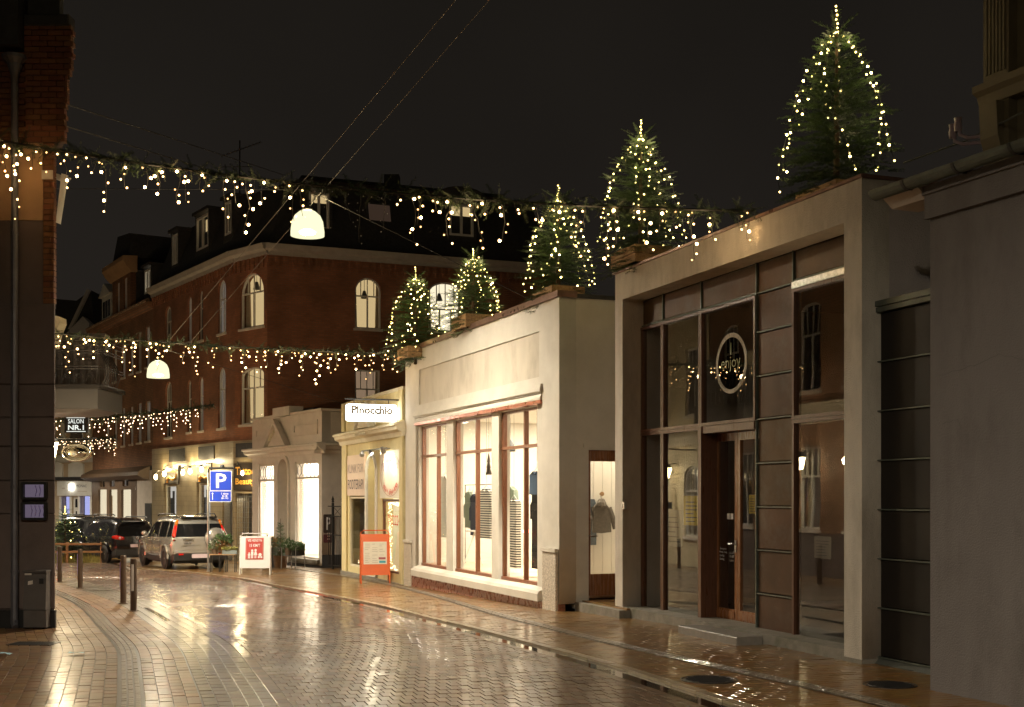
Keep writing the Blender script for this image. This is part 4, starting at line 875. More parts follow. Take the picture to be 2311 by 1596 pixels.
wall('niche_moulding', arch(nb[0] - .07, nb[1] + .07, nb[2], nb[3] + .07), [arch(nb[0], nb[1], nb[2] - .01, nb[3])], -.05, .02, M['white_paint'], T)
MB().box(nb[0] - .1, nb[1] + .1, .29, .36, nb[2], nb[3] + .1).build('niche_door', M['white_paint'], T)
# boards and windows
bd = MB().box(fs[0], fs[1], -.03, .02, fs[2], fs[3]).build('sign_board', M['pinkpaper'], T)
d0 = fs[3] - fs[2]; e0 = fs[1] - fs[0]
text(bd, 'KLINIK FOR', fs[0] + e0 * .06, fs[1] - e0 * .06, fs[2] + d0 * .56, fs[2] + d0 * .78, -.031, mat('faded_ink', (.36, .27, .26), .5))
text(bd, 'FODTERAPI', fs[0] + e0 * .06, fs[1] - e0 * .06, fs[2] + d0 * .16, fs[2] + d0 * .40, -.031, M['ink'])
bd = MB().box(ps[0], ps[1], -.03, .02, ps[2], ps[3]).build('sign_board', M['paper'], T)
cu, cz_ = (ps[0] + ps[1]) / 2, (ps[2] + ps[3]) / 2; ru, rz_ = (ps[1] - ps[0]) * .47, (ps[3] - ps[2]) * .46
el = lambda f: [(cu + ru * f * math.cos(2 * math.pi * k / 40), cz_ + rz_ * f * math.sin(2 * math.pi * k / 40)) for k in range(40)]
wall('ring_print', el(1), [el(.975)], -.034, -.031, mat('soft_brown_ink', (.45, .25, .22), .5), bd); wall('ring_print', el(.93), [el(.915)], -.034, -.031, M['pinkpaper'], bd)
def arc_text(par, s, a0, a1, f, size, m, w, inv=False):
    for i, c in enumerate(s):
        if c == ' ': continue
        a = math.radians(a0 + (a1 - a0) * i / (len(s) - 1))
        o = text(par, c, -size * .42, size * .42, -size * .6, size * .6, 0, m, keep=True); o.rotation_euler.y = -((a - math.pi / 2) * .6) if not inv else -((a + math.pi / 2) * .6); o.location = (cu + ru * f * math.cos(a), w, cz_ + rz_ * f * math.sin(a))
arc_text(bd, 'PINOCCHIO', 150, 30, .76, .17, mat('plum_ink', (.25, .16, .24), .5), -.033)
arc_text(bd, 'PIZZA & PASTA HOUSE', 218, 322, .80, .12, M['redink'], -.033, True)
for (a, b, c, d), lit in ((fw_, 0), (pw_, 1)):
    f = .05; wn = MB().box(a, b, .02, .09, d - f, d).box(a, b, .02, .09, c, c + f).box(a, a + f, .023, .087, c + f, d - f).box(b - f, b, .023, .087, c + f, d - f).build('window', M['cream'] if lit == 0 else M['wood'], T)
    MB().box(a + f, b - f, .05, .056, c + f, d - f).build('pane', M['glass'] if lit else M['glass_dark'], wn)
    dd = d - .06
    rs = np.random.RandomState(5 + lit); mb = MB(); pts = []
    if lit:
        for k in range(60): pts.append((rs.uniform(a + .08, b - .08), rs.uniform(.12, .2), dd - .02 - rs.exponential(.05)))
        for k in range(70): pts.append((a + .10 + rs.exponential(.06), rs.uniform(.12, .2), c + .1 + (d - c - .2) * k / 70))
        for k in range(36): pts.append((rs.uniform(a + .08, b - .08), rs.uniform(.12, .2), c + .07 + rs.exponential(.03)))
    else:
        for k in range(34): pts.append((b - .12 - abs(rs.normal(0, .18)), rs.uniform(.3, .4), d - .55 + rs.normal(0, .13)))
        for k in range(16): pts.append((rs.uniform(a + .08, b - .08), .2, c + .07 + rs.exponential(.02)))
    for p in pts: mb.lathe([(0, -.012), (.012, 0), (0, .012)], 4, p)
    mb.build('fairy_lights', M['bulb_small'], wn, kind='stuff')
text(T, '74522246', pw_[0] + .35, pw_[1] - .25, Z7.Z(890, 1186), Z7.Z(890, 1163), .048, M['redink'], keep=False)
text(T, 'pasta', pw_[0] + .65, pw_[1] - .12, Z7.Z(890, 1158), Z7.Z(890, 1140), .048, M['signwhite'], keep=True)
ui = L7 * .56
MB().box(.26, L7 - .21, .29, 5.8, -.5, z7b - .05).build('floor', M['interior_floor'], T)
MB().box(ui - .1, ui, .3, 5.8, z7b - .05, 3.6).build('partition', M['interior'], T)
m_mint = mat('pale_green_counter', (.50, .58, .45), .5)
ctr = MB().box(ui + .5, L7 - .25, 1.5, 1.9, z7b, z7b + 1.05).build('counter', m_mint, T); MB().box(ui + .45, L7 - .25, 1.4, 2.0, z7b + 1.05, z7b + 1.1).build('top', M['white_paint'], ctr)
area('takeaway_ceiling_light', ((ui + L7) / 2, 2.2, 3.55), 1.6, 2.5, 110, (1, .93, .68), T)
area('clinic_ceiling_light', (ui / 2, 3.2, 3.55), 1.2, 1.2, 6, (1, .75, .45), T)
# spot rail over the boards
zr = zc - .38; rl = MB().tube([(Z7.U(845), -.32, zr), (L7 - .35, -.32, zr)], .022, 6).tube([(Z7.U(880), -.32, zr), (Z7.U(880), 0, zr + .02)], .014, 5).build('spot_rail', M['steel'], T)
def spot(u, w, z, tgt, par, pw, head=True, col=(1, .88, .6)):
    v = (Vector(tgt) - Vector((u, w, z))).normalized(); q = Vector((0, 0, 1)).rotation_difference(v)
    m_ = MB().lathe([(0, -.05), (.04, -.05), (.05, .0), (.065, .09), (.055, .09), (.03, .03), (0, .03)], 12); m_.v = [tuple(q @ Vector(p) + Vector((u, w, z))) for p in m_.v]
    o = m_.build('spot_head', M['steel'], par); b = MB().lathe([(0, .062), (.05, .062), (.05, .064), (0, .064)], 12); b.v = [tuple(q @ Vector(p) + Vector((u, w, z))) for p in b.v]; b.build('lamp_glass', M['sign_white'], o)
    d = bpy.data.lights.new('spot', 'SPOT'); d.energy = pw; d.color = col; d.spot_size = math.radians(110); d.spot_blend = .8; d.shadow_soft_size = .04
    l = bpy.data.objects.new('spot', d); lnk(l, par); l.location = tuple(Vector((u, w, z)) + v * .1); l.rotation_euler = v.to_track_quat('-Z', 'Y').to_euler()
spot(Z7.U(848), -.34, zr - .06, (fs[0] + .4, .1, fs[2] + .4), rl, 18); spot(Z7.U(866), -.34, zr - .05, (cu, 0, cz_), rl, 26); spot(Z7.U(895), -.34, zr - .02, (cu + .2, 0, cz_ - .2), rl, 30)
# hanging box sign
sA = Z7.world(L7 - .25, 0, 0); t = thing('hanging_sign', 'white glowing box sign hanging from an iron arm over the take-away shop', 'sign', (sA.x, sA.y, 0), Z7.rz + math.pi / 2)
# local x runs into the building; sign spans x from -1.2 to -.15 facing the camera
zs1_ = 1.8 + (HY - 912) / FPX * 27.9; zs0_ = 1.8 + (HY - 950) / FPX * 27.9
def rr_rect(a, b, c, d, r=.05):
    o = []
    for (x, z, s) in ((b - r, c + r, -90), (b - r, d - r, 0), (a + r, d - r, 90), (a + r, c + r, 180)):
        for k in range(5): o.append((x + r * math.cos(math.radians(s + 22.5 * k)), z + r * math.sin(math.radians(s + 22.5 * k))))
    return o
t.rotation_euler.z = math.atan2(Z7.n.y, Z7.n.x)
bx = wall('sign_box', rr_rect(-1.28, -.12, zs0_, zs1_), [], -.07, .07, M['sign_white'], t)
sf = mat('sign_letter_grey', (.22, .20, .18), .5)
text(bx, 'Pinocchio', -1.18, -.22, zs0_ + (zs1_ - zs0_) * .40, zs0_ + (zs1_ - zs0_) * .93, -.074, sf, bold=.05)
MB().tube([(.05, 0, zs1_ + .12), (-1.3, 0, zs1_ + .12)], .02, 6).tube([(-.3, 0, zs1_ + .12), (-.3, 0, zs1_)], .01, 5).tube([(-1.1, 0, zs1_ + .12), (-1.1, 0, zs1_)], .01, 5).tube([(.0, 0, zs1_ + .12), (.04, 0, zs0_ - .2)], .014, 5).build('arm', M['black'], t)
# ladder lying against the roof
t = Z7.thing('ladder', 'aluminium ladder leaning above the take-away roof beside the cream shop', 'ladder')
lw = [(L7 - 1.2, 1.0, H7 - .35), (L7 - .55, 1.6, H7 + .95)]
for dx in (0, .34): MB().tube([(a[0] + dx, a[1], a[2]) for a in lw], .022, 5).build('rail', M['steel'], t)
for k in range(6):
    f = (k + .5) / 6; p = [lw[0][i] + (lw[1][i] - lw[0][i]) * f for i in range(3)]; MB().tube([(p[0], p[1], p[2]), (p[0] + .34, p[1], p[2])], .014, 5).build('rung', M['steel'], t)

# ---------------------------------------------------------------- grey kiosk-like shop with pediment
Q = Fr((-9.15, 43.7), (-5.9, 38.5)); L6 = Q.L
T = Q.thing('pediment_shop', 'small pinkish grey one storey shop with triangular pediment and white lit windows', 'building')
H6 = 4.45; zc = Q.Z(640, 1016)
wl = (Q.U(583), Q.U(618), Q.Z(600, 1266), Q.Z(600, 1048)); wr_ = (Q.U(666), Q.U(719), Q.Z(692, 1261), Q.Z(692, 1042)); nc = (Q.U(631), Q.U(652), Q.Z(642, 1268), Q.Z(642, 1036))
zq = Q.Z(700, 1268)
wall('wall', rect(0, L6, -.6, H6), [rect(*wl[:2], wl[2], wl[3]), rect(*wr_[:2], wr_[2], wr_[3]), arch(*nc)], 0, .3, M['kiosk'], T)
MB().box(nc[0] - .1, nc[1] + .1, .301, .36, nc[2], nc[3] + .1).build('niche_back', M['kiosk'], T)
wall('niche_moulding', arch(nc[0] - .12, nc[1] + .12, nc[2], nc[3] + .14), [arch(nc[0], nc[1], nc[2] - .01, nc[3])], -.07, .0, M['kiosk'], T)
MB().box(L6 - .3, L6, .301, 5, -.6, H6 - .02).build('side_wall', M['kiosk'], T); MB().box(0, .3, .301, 3, -.6, H6 - .02).build('side_wall', M['kiosk'], T)
MB().box(L6, L6 + .02, .0, 5, -.6, zq + .25).box(-.01, L6 + .02, -.04, -.001, -.7, zq - .08).build('plinth', M['darkgrey'], T)
prof = [(0, zc - .20), (-.05, zc - .20), (-.08, zc - .1), (-.2, zc - .06), (-.24, zc + .03), (-.3, zc + .05), (-.3, zc + .11), (0, zc + .15)]
MB().prism(prof, -.28, L6 + .28, ax='x').build('cornice', M['kiosk'], T)
MB().prism([(L6 - .0 - p[0], p[1]) for p in prof][::-1], -.28, 5, ax='y').build('cornice', M['kiosk'], T)
MB().box(-.05, L6 + .05, -.06, .3, H6, H6 + .08).box(L6 - .25, L6 + .05, .3, 5, H6, H6 + .08).build('coping', M['kiosk'], T)
MB().box(L6 * .36, L6 * .60, -.10, .4, H6 - .0, H6 + .30).build('chimney_block', M['kiosk'], T)
MB().box(L6 * .36 + .2, L6 * .60 + .6, .5, 1.4, H6 - .1, H6 + .24).build('roof_box', M['black'], T)
MB().box(.3, L6 - .3, .3, 5, 3.9, 4.05).build('roof', M['slate'], T)
for a, b in ((.35, L6 * .33), (L6 * .62, L6 - .3)):
    wall('parapet_panel', rect(a, b, zc + .42, H6 - .25), [rect(a + .12, b - .12, zc + .54, H6 - .37)], -.03, .0, M['kiosk'], T)
up = (Q.U(610) + Q.U(655)) / 2; hw = .95
pd = MB().prism([(up - hw, zc + .15), (up + hw, zc + .15), (up, zc + .95)], -.12, -.001).build('pediment', M['kiosk'], T)
MB().prism([(up - hw - .1, zc + .13), (up - hw + .1, zc + .13), (up, zc + .88), (up, zc + 1.05)], -.26, -.121).prism([(up + hw + .1, zc + .13), (up + hw - .1, zc + .13), (up, zc + .88), (up, zc + 1.05)], -.26, -.1212).build('raking_cornice', M['kiosk'], pd)
mb = MB()
for s in (-1, 1):
    for k in range(6): f = .15 + k * .13; uu = up + s * hw * (1 - f); mb.box(uu - .03, uu + .03, -.20, -.122, zc + .13 + f * .62 - .05, zc + .13 + f * .62 + .04)
mb.build('dentil', M['cream'], pd)
for (a, b, c, d), zt in ((wl, Q.Z(600, 1079)), (wr_, Q.Z(692, 1075))) if False else ((wl, None), (wr_, None)):
    tz = d - (d - c) * .165; f = .06
    wn = MB().box(a, b, .05, .12, d - f, d).box(a, b, .05, .12, c, c + f).box(a, a + f, .053, .117, c + f, d - f).box(b - f, b, .053, .117, c + f, d - f).box(a + f, b - f, .052, .118, tz - f * .6, tz + f * .6).build('window', M['kiosk'], T)
    MB().box(a + f, b - f, .08, .086, c + f, tz - f * .6).box(a + f, b - f, .08, .086, tz + f * .6, d - f).build('pane', M['glass_plain'], wn)
    mb = MB(); n = 6; st = (b - a - 2 * f) / n; h0, h1 = tz + f * .6, d - f; hm = (h0 + h1) / 2
    for k in range(n + 1):
        u = a + f + k * st
        for s in (-1, 1):
            if a + f - .01 <= u + s * st / 2 <= b - f + .01:
                mb.tube([(u, .072, hm - .08), (u, .072, hm + .08)], .012, 4); mb.tube([(u, .072, hm + .08), (u + s * st / 2, .072, h1)], .011, 4); mb.tube([(u, .072, hm - .08), (u + s * st / 2, .072, h0)], .011, 4)
    mb.build('lead_lattice', M['darkgrey'], wn)
    mb = MB()
    for k in range(40): mb.lathe([(0, -.010), (.010, 0), (0, .010)], 4, (a + .13 + .03 * math.sin(k * 2.1), .2, c + .15 + (tz - c - .2) * k / 40))
    for k in range(20): mb.lathe([(0, -.010), (.010, 0), (0, .010)], 4, (a + .13 + (b - a - .25) * k / 20, .2, tz - .08 + .03 * math.sin(k * 3.3)))
    mb.build('fairy_lights', M['bulb_small'], wn, kind='stuff')
MB().box(wr_[0] - .15, wr_[1] + .1, -.10, .049, wr_[2] - .14, wr_[2] - .004).box(wl[0] - .1, wl[1] + .15, -.10, .049, wl[2] - .14, wl[2] - .004).build('sill', M['concrete'], T)
MB().box(.3, L6 - .3, .3, 3.6, -.6, zq - .1).build('floor', M['interior'], T); MB().box(.3, L6 - .3, 3.5, 3.6, zq - .1, 3.9).box(.30, .32, .3, 3.5, zq, 3.9).box(L6 - .32, L6 - .3, .302, 3.5, zq, 3.9).box(.3, L6 - .3, .3, 3.5, 3.85, 3.9).build('interior_wall', M['interior'], T)
area('white_shop_light', (L6 / 2, 1.9, 3.8), 4.6, 2.4, 420, (1, .90, .76), T)
t = Q.thing('hanging_wreath', 'dry brown cone wreath hanging in the right lattice window', 'ornament'); o = leafball('cone', t, .13, .55, 0, 160, M['dryleaf'], 8); o.location = (wr_[1] - .45, .5, 1.2); MB().tube([(wr_[1] - .45, .5, 1.7), (wr_[1] - .45, .5, 3.6)], .008, 4).build('cord', M['cable'], t)
for (u, z, r_, lab) in ((wr_[1] - .30, 2.0, .12, 'green wreath ball hanging right of the brown cone wreath'), (wr_[1] - .62, 2.35, .06, 'thin dark twig ornament hanging left of the green wreath ball')):
    t = Q.thing('window_ornament', lab, 'ornament'); o = leafball('leaves', t, r_, .4 if r_ > .1 else .6, 0, 90, M['leaf'], 4); o.location = (u, .42, z); MB().tube([(u, .42, z + .3), (u, .42, 3.6)], .006, 4).build('cord', M['cable'], t)
# parking plate on the side wall
t = thing('wall_parking_sign', 'small dark brown P parking plate on the grey side wall by the iron gate', 'sign', Q.world(L6, 0, 0), Q.rz + math.pi / 2)
ks = Fr(Q.world(L6, 0, 0).xy, Q.world(L6, 5, 0).xy); a, z1 = ks.uz(730, 1161, -.02); b, z0 = ks.uz(751.5, 1203, -.02)
m_pl = mat('brown_plate', (.055, .035, .03), .45)
pl = wall('plate', rr_rect(a, b, z0, z1, .04), [], -.045, -.012, m_pl, t); text(pl, 'P', a + (b - a) * .27, b - (b - a) * .25, z0 + .1, z1 - .09, -.046, M['signwhite'], bold=True)
z3 = ks.Z(740, 1206, -.02); z2 = ks.Z(740, 1225, -.02); pl = wall('plate', rr_rect(a, b, z2, z3, .04), [], -.045, -.012, mat('maroon_plate', (.10, .03, .035), .45), t)
for k in range(3): MB().box(a + .12, b - .12, -.048, -.0455, z2 + .1 + k * .09, z2 + .13 + k * .09).build('print', M['pinkpaper'], pl)
# iron gate between kiosk and take-away
gA = P(739, 1200, 37.6); gB = P(778, 1200, 36.7)
Fg = Fr((gA.x, gA.y), (gB.x, gB.y)); t = Fg.thing('iron_gate', 'black wrought iron gate with spear finials between the two small shops', 'gate')
z0 = -.4; z1 = Fg.Z(757, 1135)
for u in (.35, .95):
    MB().box(u - .03, u + .03, -.03, .03, z0, z1).lathe([(.0, z1), (.05, z1 + .02), (.03, z1 + .06), (.045, z1 + .1), (.0, z1 + .22)], 8, (u, 0, 0)).build('post', M['black'], t)
MB().box(.05, .95, -.015, .015, z1 - .12, z1 - .09).box(.05, .95, -.0145, .0145, z1 - .42, z1 - .39).box(.05, .95, -.0145, .0145, .62, .65).box(.05, .95, -.0145, .0145, z0 + .1, z0 + .13).tube([(.4, 0, z1 - .4), (.9, 0, z1 - .12)], .01, 4).tube([(.4, 0, z1 - .12), (.9, 0, z1 - .4)], .01, 4).build('rail', M['black'], t)
for k in range(8):
    u = .08 + k * .12; MB().box(u - .009, u + .009, -.009, .009, z0 + .13, z1 - .42).build('bar', M['black'], t)
t = Fg.thing('lane_wall', 'dark brick wall closing the narrow lane behind the iron gate', 'wall'); MB().box(-1, 3, 5.6, 5.8, -1, 3.2).build('wall', M['brownbrick'], t)

# ---------------------------------------------------------------- red brick corner building
V0, V1, V2, V3 = (-15.7, 54.3), (-10.3, 46.1), (-8.8, 44.6), (1.75, 48.9)
T = thing('red_brick_building', 'large red brick corner building with arched windows, pale cornice and dark mansard roof', 'building', (0, 0, 0))
Fa, Fb, Fc = Fr(V0, V1), Fr(V1, V2), Fr(V2, V3); ZC = 10.86
def sub(F, nm='wall'):   # structural part carrying a facade's local axes
    return None
def fwall(F, nm, outline, holes, w0_, w1_, m):
    o = wall(nm, outline, holes, w0_, w1_, m, T); o.location = F.o; o.rotation_euler.z = F.rz; return o
def fpart(F, mb, nm, m, par=None):
    o = mb.build(nm, m, par or T)
    if par is None: o.location = F.o; o.rotation_euler.z = F.rz
    return o
zg5 = 3.85
zt1, zb1, zt2, zb2 = 10.0, 8.0, 6.6, 4.6
def fwin(F, px0, px1, py0, py1, **k):
    n0 = set(bpy.data.objects); o = window(F, T, px0, px1, py0, py1, shallow=F is Fa, **k)
    for ob in set(bpy.data.objects) - n0:
        if ob.parent == T: ob.location = F.o; ob.rotation_euler.z = F.rz
    return o
ha = [fwin(Fa, 373, 387, 691, 787), fwin(Fa, 424, 432.5, 669, 771, bars=False, mull=0, lit=M['lit_grey']), fwin(Fa, 449, 458, 655, 768, bars=False, mull=0), fwin(Fa, 492, 510, 631, 752, lit=M['lit_grey']),
      fwin(Fa, 373.5, 388, 861, 987), fwin(Fa, 423, 432, 858, 975, bars=False, mull=0), fwin(Fa, 449, 459, 850, 972, bars=False, mull=0, lit=M['lit_grey']), fwin(Fa, 492, 509, 829, 966, lit=M['lit_grey'])]
fwall(Fa, 'wall', rect(0, Fa.L, zg5, ZC), ha, 0, .3, M['redbrick'])
hb = [fwin(Fb, 542, 595.5, 616, 739, lit=M['lit_warm'], wref=.0), fwin(Fb, 542, 595.5, 829, 957, lit=M['lit_warm'], arched=True, flat=.35)]
fwall(Fb, 'wall', rect(0, Fb.L, zg5, ZC), hb, 0, .3, M['redbrick'])
hc = [fwin(Fc, 801, 860, 627, 742, lit=M['lit_warm']), fwin(Fc, 801, 858, 835, 955, lit=M['lit_dim'], arched=False), fwin(Fc, 967, 1046, 637, 748, lit=M['lit_white'], mull=2, flat=.6, transom=.45)]
fwall(Fc, 'wall', rect(0, Fc.L, -1, ZC), hc, 0, .3, M['redbrick'])
MB().box(-.25, .0, .6, 9, -1, ZC).build('gable', M['redbrick'], T).location = (0, 0, 0)
bpy.data.objects['gable'].location = Fc.world(Fc.L, -.3, 0); bpy.data.objects['gable'].rotation_euler.z = Fc.rz
cp = [(0, ZC - .38), (-.08, ZC - .38), (-.10, ZC - .25), (-.24, ZC - .18), (-.30, ZC), (-.02, ZC + .05), (.3, ZC + .05), (.3, ZC - .38)]
for F in (Fa, Fb, Fc):
    fpart(F, MB().prism(cp, -.1, F.L + .1, ax='x'), 'cornice', mat('grey_cornice', (.36, .33, .30), .7, var=.12, dirt=(.2, .18, .15)))
    mb = MB(); k = 0
    while k * .3 < F.L - .1:
        mb.box(k * .3, k * .3 + .14, -.07, -.001, ZC - .62, ZC - .39).box(k * .3 + .05, k * .3 + .13, -.05, -.001, ZC - .8, ZC - .63); k += 1
    fpart(F, mb, 'brick_corbel', M['redbrick'])['kind'] = 'stuff'
# mansard
ZM, ZR = 13.3, 14.45
def ins(F, u, w): p = F.world(u, w, 0); return (p.x, p.y)
e0 = ins(Fa, -.2, .1); e1 = ins(Fa, Fa.L, .1); e2 = ins(Fb, Fb.L, .1); e3 = ins(Fc, Fc.L, .1)
m0 = ins(Fa, -.2, 1.0); m1 = ins(Fa, Fa.L - .3, 1.0); m2 = ins(Fc, .9, 1.0); m3 = ins(Fc, Fc.L - .6, 1.0)
r0 = ins(Fa, 3.2, 4.6); r1 = ins(Fc, 2.2, 4.2); r3 = ins(Fc, Fc.L - .6, 4.2)
b0 = ins(Fa, -.2, 9); b3 = ins(Fc, Fc.L - .3, 9)
mb = MB()
for (a, b, c, d) in ((e0, e1, m1, m0), (e1, e2, m2, m1), (e2, e3, m3, m2)): mb.poly([a + (ZC + .05,), b + (ZC + .05,), c + (ZM,), d + (ZM,)])
mb.poly([e3 + (ZC + .05,), b3 + (ZC + .05,), b3 + (ZM,), m3 + (ZM,)]); mb.build('mansard', M['slate'], T)
mb = MB(); mb.poly([m0 + (ZM,), m1 + (ZM,), r0 + (ZR,)]).poly([m1 + (ZM,), m2 + (ZM,), r1 + (ZR,), r0 + (ZR,)]).poly([m2 + (ZM,), m3 + (ZM,), r3 + (ZR,), r1 + (ZR,)]).poly([m3 + (ZM,), b3 + (ZM,), r3 + (ZR,)]).poly([r0 + (ZR,), r1 + (ZR,), r3 + (ZR,), b3 + (ZM,), b0 + (ZM,), m0 + (ZM,)])
mb.build('roof', M['tilered'], T)
MB().tube([r0 + (ZR + .03,), r1 + (ZR + .03,), r3 + (ZR + .03,)], .09, 6).build('ridge', M['slate'], T)
p = P(885, 386, 50); MB().box(p.x - .3, p.x + .3, p.y - .3, p.y + .3, ZR - .6, ZR + .25).build('chimney', M['slate'], T)
def dormer(F, px0, px1, py0, py1, lit, hood=False, wv=.35, arched=False):
    ws = wv; u0, u1 = F.U(px0, ws), F.U(px1, ws); z1, z0 = F.Z((px0 + px1) / 2, py0, ws), F.Z((px0 + px1) / 2, py1, ws); f = .09
    d = fpart(F, MB().box(u0 - .12, u0, ws, 2.4, z0 - .3, z1 + .12).box(u1, u1 + .12, ws, 2.4, z0 - .3, z1 + .12).box(u0 - .2, u1 + .2, ws - .12, 2.4, z1 + .12, z1 + .24).box(u0, u1, ws, 2.4, z0 - .3, z0), 'dormer', M['slate'] if not hood else M['slate'])
    if hood: MB().prism([(u0 - .5, z1 + .24), (u1 + .5, z1 + .24)] + [((u0 + u1) / 2 + (u1 - u0 + 1.0) / 2 * math.cos(math.pi * k / 10), z1 + .24 + .42 * math.sin(math.pi * k / 10)) for k in range(1, 10)], ws - .12, 2.2).build('hood', M['slate'], d)
    fr = MB().box(u0, u1, ws, ws + .08, z1 - f, z1).box(u0, u1, ws, ws + .08, z0, z0 + f).box(u0, u0 + f, ws + .002, ws + .078, z0 + f, z1 - f).box(u1 - f, u1, ws + .002, ws + .078, z0 + f, z1 - f).box((u0 + u1) / 2 - f * .5, (u0 + u1) / 2 + f * .5, ws - .004, ws + .076, z0 + f, z1 - f).build('window_frame', M['frame_white'], d)
    if lit is None: MB().box(u0 + f, u1 - f, ws + .04, ws + .05, z0 + f, z1 - f).build('pane', M['darkpane'], d)
    else:
        MB().box(u0 + f, u1 - f, ws + .04, ws + .045, z0 + f, z1 - f).build('pane', M['glass_plain'], d); MB().box(u0, u1, ws + .4, ws + .41, z0, z1).build('lit_room', lit, d)
dormer(Fc, 697, 743, 434, 518, M['lit_warm']); dormer(Fc, 1014, 1069, 461, 533, M['lit_warm'], True)
dormer(Fa, 443, 470, 487, 562, M['lit_warm']); dormer(Fa, 507, 522, 455, 530, None); dormer(Fa, 388, 401, 529, 597, M['lit_grey']); dormer(Fa, 326, 340, 608, 662, M['lit_white'])
us, zs_ = Fc.uz(855, 482, .75); sk = fpart(Fc, MB().hexa([(us - .5, .55, zs_ - .45), (us + .5, .55, zs_ - .45), (us + .5, .62, zs_ - .45), (us - .5, .62, zs_ - .45), (us - .5, .78, zs_ + .4), (us + .5, .78, zs_ + .4), (us + .5, .86, zs_ + .4), (us - .5, .86, zs_ + .4)]), 'skylight', M['darkgrey']); MB().hexa([(us - .42, .53, zs_ - .38), (us + .42, .53, zs_ - .38), (us + .42, .545, zs_ - .38), (us - .42, .545, zs_ - .38), (us - .42, .745, zs_ + .33), (us + .42, .745, zs_ + .33), (us + .42, .76, zs_ + .33), (us - .42, .76, zs_ + .33)]).build('pane', M['lit_faint'], sk)
# ground floor clad in tan tiles with shop windows
ga = [(372, 401, 1092, 1290), (447, 478, 1088, 1290)]
gh = []
for px0, px1, py0, py1 in ga: gh.append(rect(Fa.U(px0), Fa.U(px1), Fa.Z(386, 1250), Fa.Z((px0 + px1) / 2, py0)))
gh.append(rect(Fa.L - 1.15, Fa.L - .1, -.8, 2.2))
fwall(Fa, 'shopfront', rect(0, Fa.L, -1.2, zg5), gh, -.06, .25, M['tancladding'])
fwall(Fb, 'shopfront', rect(0, Fb.L, -1.2, zg5), [rect(.15, Fb.L - .05, -.8, 1.9)], -.06, .25, M['tancladding'])
for F, a, b in ((Fa, .25, .45), (Fa, .62, .80), (Fb, .1, 1)): fpart(F, MB().box(F.L * a, F.L * b, -.10, -.061, zg5 - .62, zg5 - .1), 'frieze_panel', M['slate'])
for h in gh[:2]:
    (a, c), (b, d) = h[0], h[2]
    wn = fpart(Fa, MB().box(a, b, .05, .12, d - .12, d).box(a, a + .08, .05, .12, c, d - .12).box(b - .08, b, .05, .12, c, d - .12), 'window', M['cream']); MB().box(a + .08, b - .08, .08, .09, c, d - .12).build('pane', M['glass'], wn)
    MB().box(a - 1.9, b + .1, .5, .51, c, d).build('lit_room', emis('lit_shop', (1.0, .93, .85), .42), wn); MB().box(a + .1, a + .25, .3, .35, c, d - .3).box(a - .6, a - .35, .4, .45, c, d - .6).build('display_post', M['bluepaper'] if 0 else M['darkgrey'], wn)
# gold lettered boards
def board(F, px0, px1, py0, py1, w=-.12):
    u0, z1 = F.uz(px0, py0, w); u1, z0 = F.uz(px1, py1, w); return u0, u1, z0, z1, fpart(F, MB().box(u0, u1, w, -.061, z0, z1), 'sign_board', mat('dark_brown_board', (.035, .026, .02), .4))
for px0, px1, py0, py1 in ((372, 402, 1052, 1092), (445, 476, 1046, 1090)):
    u0, u1, z0, z1, bd = board(Fa, px0, px1, py0, py1); h = z1 - z0; l = u1 - u0
    text(bd, 'Tattoo Legion', u0 + l * .12, u1 - l * .05, z0 + h * .56, z0 + h * .84, -.122, M['gold'], bold=True)
    MB().tube([(u0 + l * .2, -.13, z0 + h * .08), (u0 + l * .22, -.13, z0 + h * .25), (u0 + l * .42, -.13, z0 + h * .36), (u0 + l * .62, -.13, z0 + h * .26), (u0 + l * .85, -.13, z0 + h * .34), (u0 + l * .9, -.13, z0 + h * .55)], [.07, .08, .08, .07, .05, .03], 6).build('scroll_print', M['gold'], bd)
u0, u1, z0, z1, bd = board(Fb, 527, 594, 1046, 1106); h = z1 - z0
for s, f in (('Tattoo', .56), ('Beauty', .14)): text(bd, s, Fb.U(538), Fb.U(582), z0 + h * f, z0 + h * (f + .30), -.122, M['gold'], bold=True)
# rolling grille
mb = MB()
for k in range(16): mb.box(.15 + k * .12, .17 + k * .12, .0, .015, -.8, 1.9)
for k in range(14): mb.box(.15, Fb.L - .05, -.004, .004, -.7 + k * .19, -.685 + k * .19)
fpart(Fb, mb, 'security_grille', M['galv']); fpart(Fb, MB().box(.0, Fb.L, .9, .95, -1, 2.2), 'shop_back', M['interior_dark'])
mb = MB()
for k in range(14): mb.box(Fa.L - 1.12 + k * .075, Fa.L - 1.10 + k * .075, .0, .015, -.8, 2.2)
fpart(Fa, mb, 'security_grille', M['galv']); fpart(Fa, MB().box(Fa.L - 1.2, Fa.L, .5, .55, -1, 2.3), 'shop_back', M['tancladding'])
area('tattoo_door_light', tuple(Fb.world(1.0, .5, 1.75)), .8, .3, 14, (1, .8, .5))
